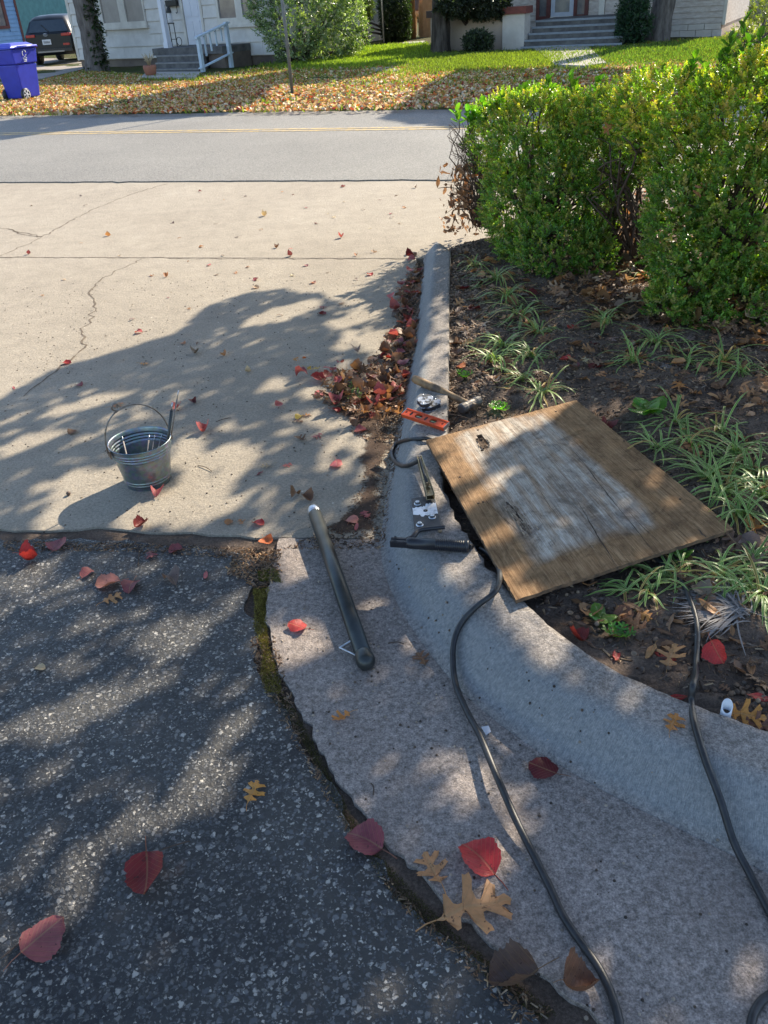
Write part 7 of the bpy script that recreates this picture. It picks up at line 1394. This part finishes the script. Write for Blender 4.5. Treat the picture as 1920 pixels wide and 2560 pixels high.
q = lawn_jit(26000, [(1500, 130), (1820, 100), (2000, 100), (2000, 150), (1520, 165)]); flat('grass', q, GR, .05, .11, [(.08, .15, .035), (.14, .22, .05), (.07, .1, .03)], M_grass, .5, .05)
# ============================================================ SHADE TREES
def sunproj(p, z):  # where the sun ray through p meets height z
    t = (p[:, 2]-z)/SUN[2]; return p-SUN[None]*t[:, None]
def ell(px, py, e_):
    a = math.radians(e_[4]); dx, dy = px-e_[0], py-e_[1]; return ((dx*math.cos(a)+dy*math.sin(a))/(e_[2]*1.08+4))**2+((-dx*math.sin(a)+dy*math.cos(a))/(e_[3]*1.1+5))**2 < 1
def crownfor(tree, shade, lit, box, n, h0_, h1_, clump, per, size, cols, seed, top_, limbs=14, zs=0.0):  # unseen crown shaped for its shadow: leaves culled by shade and lit areas
    r = np.random.default_rng(seed); o3 = np.array(off(tree)); k = SUN[:2]/SUN[2]
    C0 = np.c_[r.uniform(box[0], box[1], n), r.uniform(box[2], box[3], n)]; h = r.uniform(h0_, h1_, n); cen = np.c_[C0+k[None]*h[:, None], h]
    pts = np.repeat(cen, per, 0)+r.normal(0, clump, (n*per, 3))*[1, 1, .45]
    g = sunproj(pts, zs); px, py, Z_ = proj(g); px2 = np.where(Z_ > .15, px, 960); py2 = np.where(Z_ > .15, py, 9999)
    ok = np.zeros(len(pts), bool)
    for s_ in shade: ok |= inpoly(px2, np.clip(py2, -500, 3990), s_)
    ok |= (Z_ <= .15) | (py2 > 4000) if zs == 0.0 and h1_ < 6 else False
    for e_ in lit:
        gz = sunproj(pts, e_[5]); ex, ey, ez = proj(gz); ok &= ~(ell(ex, ey, e_) & (ez > .1))
    if zs == 0.0 and h1_ < 5:
        gh = sunproj(pts, .85); inh = (gh[:, 0] > .55) & (gh[:, 0] < 3.2) & (gh[:, 1] > 3.9) & (gh[:, 1] < 7); ok &= ~(inh & (r.random(len(pts)) > .22))
    if h1_ < 5: cl = np.repeat(r.random(n), per); ok &= ~((px2 < 640) & (py2 > 1380) & (py2 < 2080) & (cl > .52))
    pts = pts[ok & (pts[:, 2] > 2.35)]
    L6_ = leaf6(.34, .1, .1); m_ = len(pts); nz = r.normal(0, 1, (m_, 3)); nz += SUN*1.2; Mx = framem(nz, r.uniform(size*.7, size*1.2, m_), r, .3); C = np.array(cols)[r.integers(0, len(cols), m_)]
    V, f, c, u = inst(L6_, Mx, pts-o3, C); o = link('crown', npmesh('crown', V, f, c), tree, M_green); o['kind'] = 'stuff'
    m = MB(); kept = cen[r.permutation(n)[:limbs]]; g = sunproj(kept, zs); px, py, Z_ = proj(g)
    for q, x_, y_ in zip(kept, px, py):
        a = np.array(top_); mids = np.array([a+(q-a)*t for t in (.25, .5, .75, 1)]); gx, gy, gz_ = proj(sunproj(mids, zs))
        if any(ell(gx, gy, e_).any() for e_ in lit) or not all(any(inpoly(np.array([u_]), np.array([min(v_, 3990)]), s_)[0] for s_ in shade) or u_ > 2300 for u_, v_ in zip(gx, gy)): continue
        m.tube(catmull([a-[0, 0, .5], a+(q-a)*.35+[0, 0, .5], a+(q-a)*.7+[0, 0, .3], q], 4), list(np.linspace(.07, .015, 13)), 6)
    if m.v: m.build('limbs', M_bark, tree)
    print('crown', m_)
SHN = [[(-700, 1130), (0, 1000), (120, 930), (300, 880), (430, 838), (520, 768), (600, 738), (700, 724), (800, 738), (880, 762), (1000, 765), (1130, 780), (1400, 860), (1900, 1000), (4000, 1300), (4000, 4000), (-4000, 4000), (-2500, 1500)]]
LIT = [(590, 1140, 60, 30, -12, 0), (520, 1212, 80, 22, -8, 0), (690, 960, 42, 16, -15, 0), (770, 985, 38, 12, -10, 0), (930, 1045, 62, 20, -3, 0), (950, 850, 60, 22, -12, 0), (710, 782, 100, 13, -16, 0), (880, 800, 60, 9, -12, 0), (500, 1275, 120, 26, -14, 0), (330, 1290, 60, 40, 0, 0), (150, 1205, 95, 12, -18, 0), (220, 1010, 110, 8, -15, 0), (60, 1110, 90, 9, -15, 0), (480, 1150, 45, 60, 0, 0), (215, 1235, 70, 40, -20, 0), (150, 1290, 70, 25, -20, 0), (450, 1260, 60, 40, 0, 0), (330, 1180, 90, 26, -15, 0),
       (40, 1460, 70, 30, -15, 0), (170, 1790, 220, 36, -20, 0), (430, 1590, 110, 36, -18, 0), (555, 1850, 38, 130, 12, 0), (500, 1980, 100, 55, -30, 0), (185, 2215, 60, 120, 25, 0), (30, 2350, 60, 40, 0, 0), (400, 1700, 90, 18, -15, 0), (625, 1372, 66, 24, 0, 0), (250, 1560, 120, 14, -15, 0), (330, 2080, 90, 30, -25, 0),
       (735, 1400, 55, 55, 10, 0), (765, 1620, 75, 62, 15, 0), (685, 1610, 34, 70, 0, 0), (925, 1525, 36, 22, 0, 0), (1315, 1625, 125, 50, 42, .10), (1215, 1990, 135, 46, 52, 0), (1245, 2180, 65, 36, 25, 0), (1450, 2185, 50, 20, -15, 0),
       (1130, 1070, 60, 30, -20, .16), (1290, 1028, 135, 50, -14, .16), (1215, 1085, 110, 40, -22, .16), (1165, 1150, 52, 34, -35, .16), (1215, 1225, 85, 22, -35, .16), (1115, 1190, 30, 40, 40, .16), (1150, 1370, 30, 45, -30, .16), (1290, 1445, 65, 26, 10, .16), (1240, 1330, 60, 16, -35, .16)]
r = np.random.default_rng(77)
for k in range(70):
    x_, y_ = r.uniform(0, 1850), r.uniform(1380, 2500)
    if not (980 < x_ < 1500 and y_ > 2250): LIT.append((x_, y_, r.uniform(22, 60), r.uniform(5, 13), -18 if x_ < 700 else 35, 0))
T0, b0_, tp0 = None, None, None
b = np.array([6.6, 8.4, 0.]); T0 = thing('oak_tree', 'oak tree standing out of view to the right whose crown shades the driveway', 'tree', b); m = MB(); m.tube([b-[0, 0, .2], b+[0, 0, .4], b+[-.2, -.1, 1.8], b+[-.8, -.3, 3.2]], [.42, .3, .26, .22], 16); m.build('trunk', M_bark, T0); tp0 = b+[-.8, -.3, 3.2]
crownfor(T0, SHN, LIT, (-4.2, 2.6, -1.5, 6.2), 520, 2.5, 3.5, .21, 100, .085, [(.06, .10, .02), (.10, .10, .03), (.2, .1, .03)], 71, tp0, 14)
S1 = [(60, 298), (160, 290), (300, 262), (420, 238), (560, 212), (700, 190), (745, 200), (660, 235), (640, 262), (560, 290), (390, 302), (300, 308), (0, 352), (-200, 365), (-200, 330)]
S2 = [(640, 215), (740, 176), (905, 172), (1010, 168), (905, 205), (740, 228)]
crownfor(T2, [S1, S2], [], (-9, 3, 14, 27), 360, 5.2, 7.5, .5, 110, .22, [(.08, .12, .03)], 72, tp2, 8)
S3 = [(1010, 268), (1060, 225), (1140, 188), (1400, 182), (1700, 190), (2000, 175), (2000, 330), (1300, 320), (1120, 322), (950, 300)]
S4 = [(850, 155), (1000, 150), (1060, 130), (900, 128), (820, 140)]
crownfor(T3, [S3], [], (.5, 10, 11, 24), 260, 5.2, 7.5, .5, 110, .22, [(.08, .12, .03)], 73, tp3, 8)
print('OBJECTS', len(SC.objects))
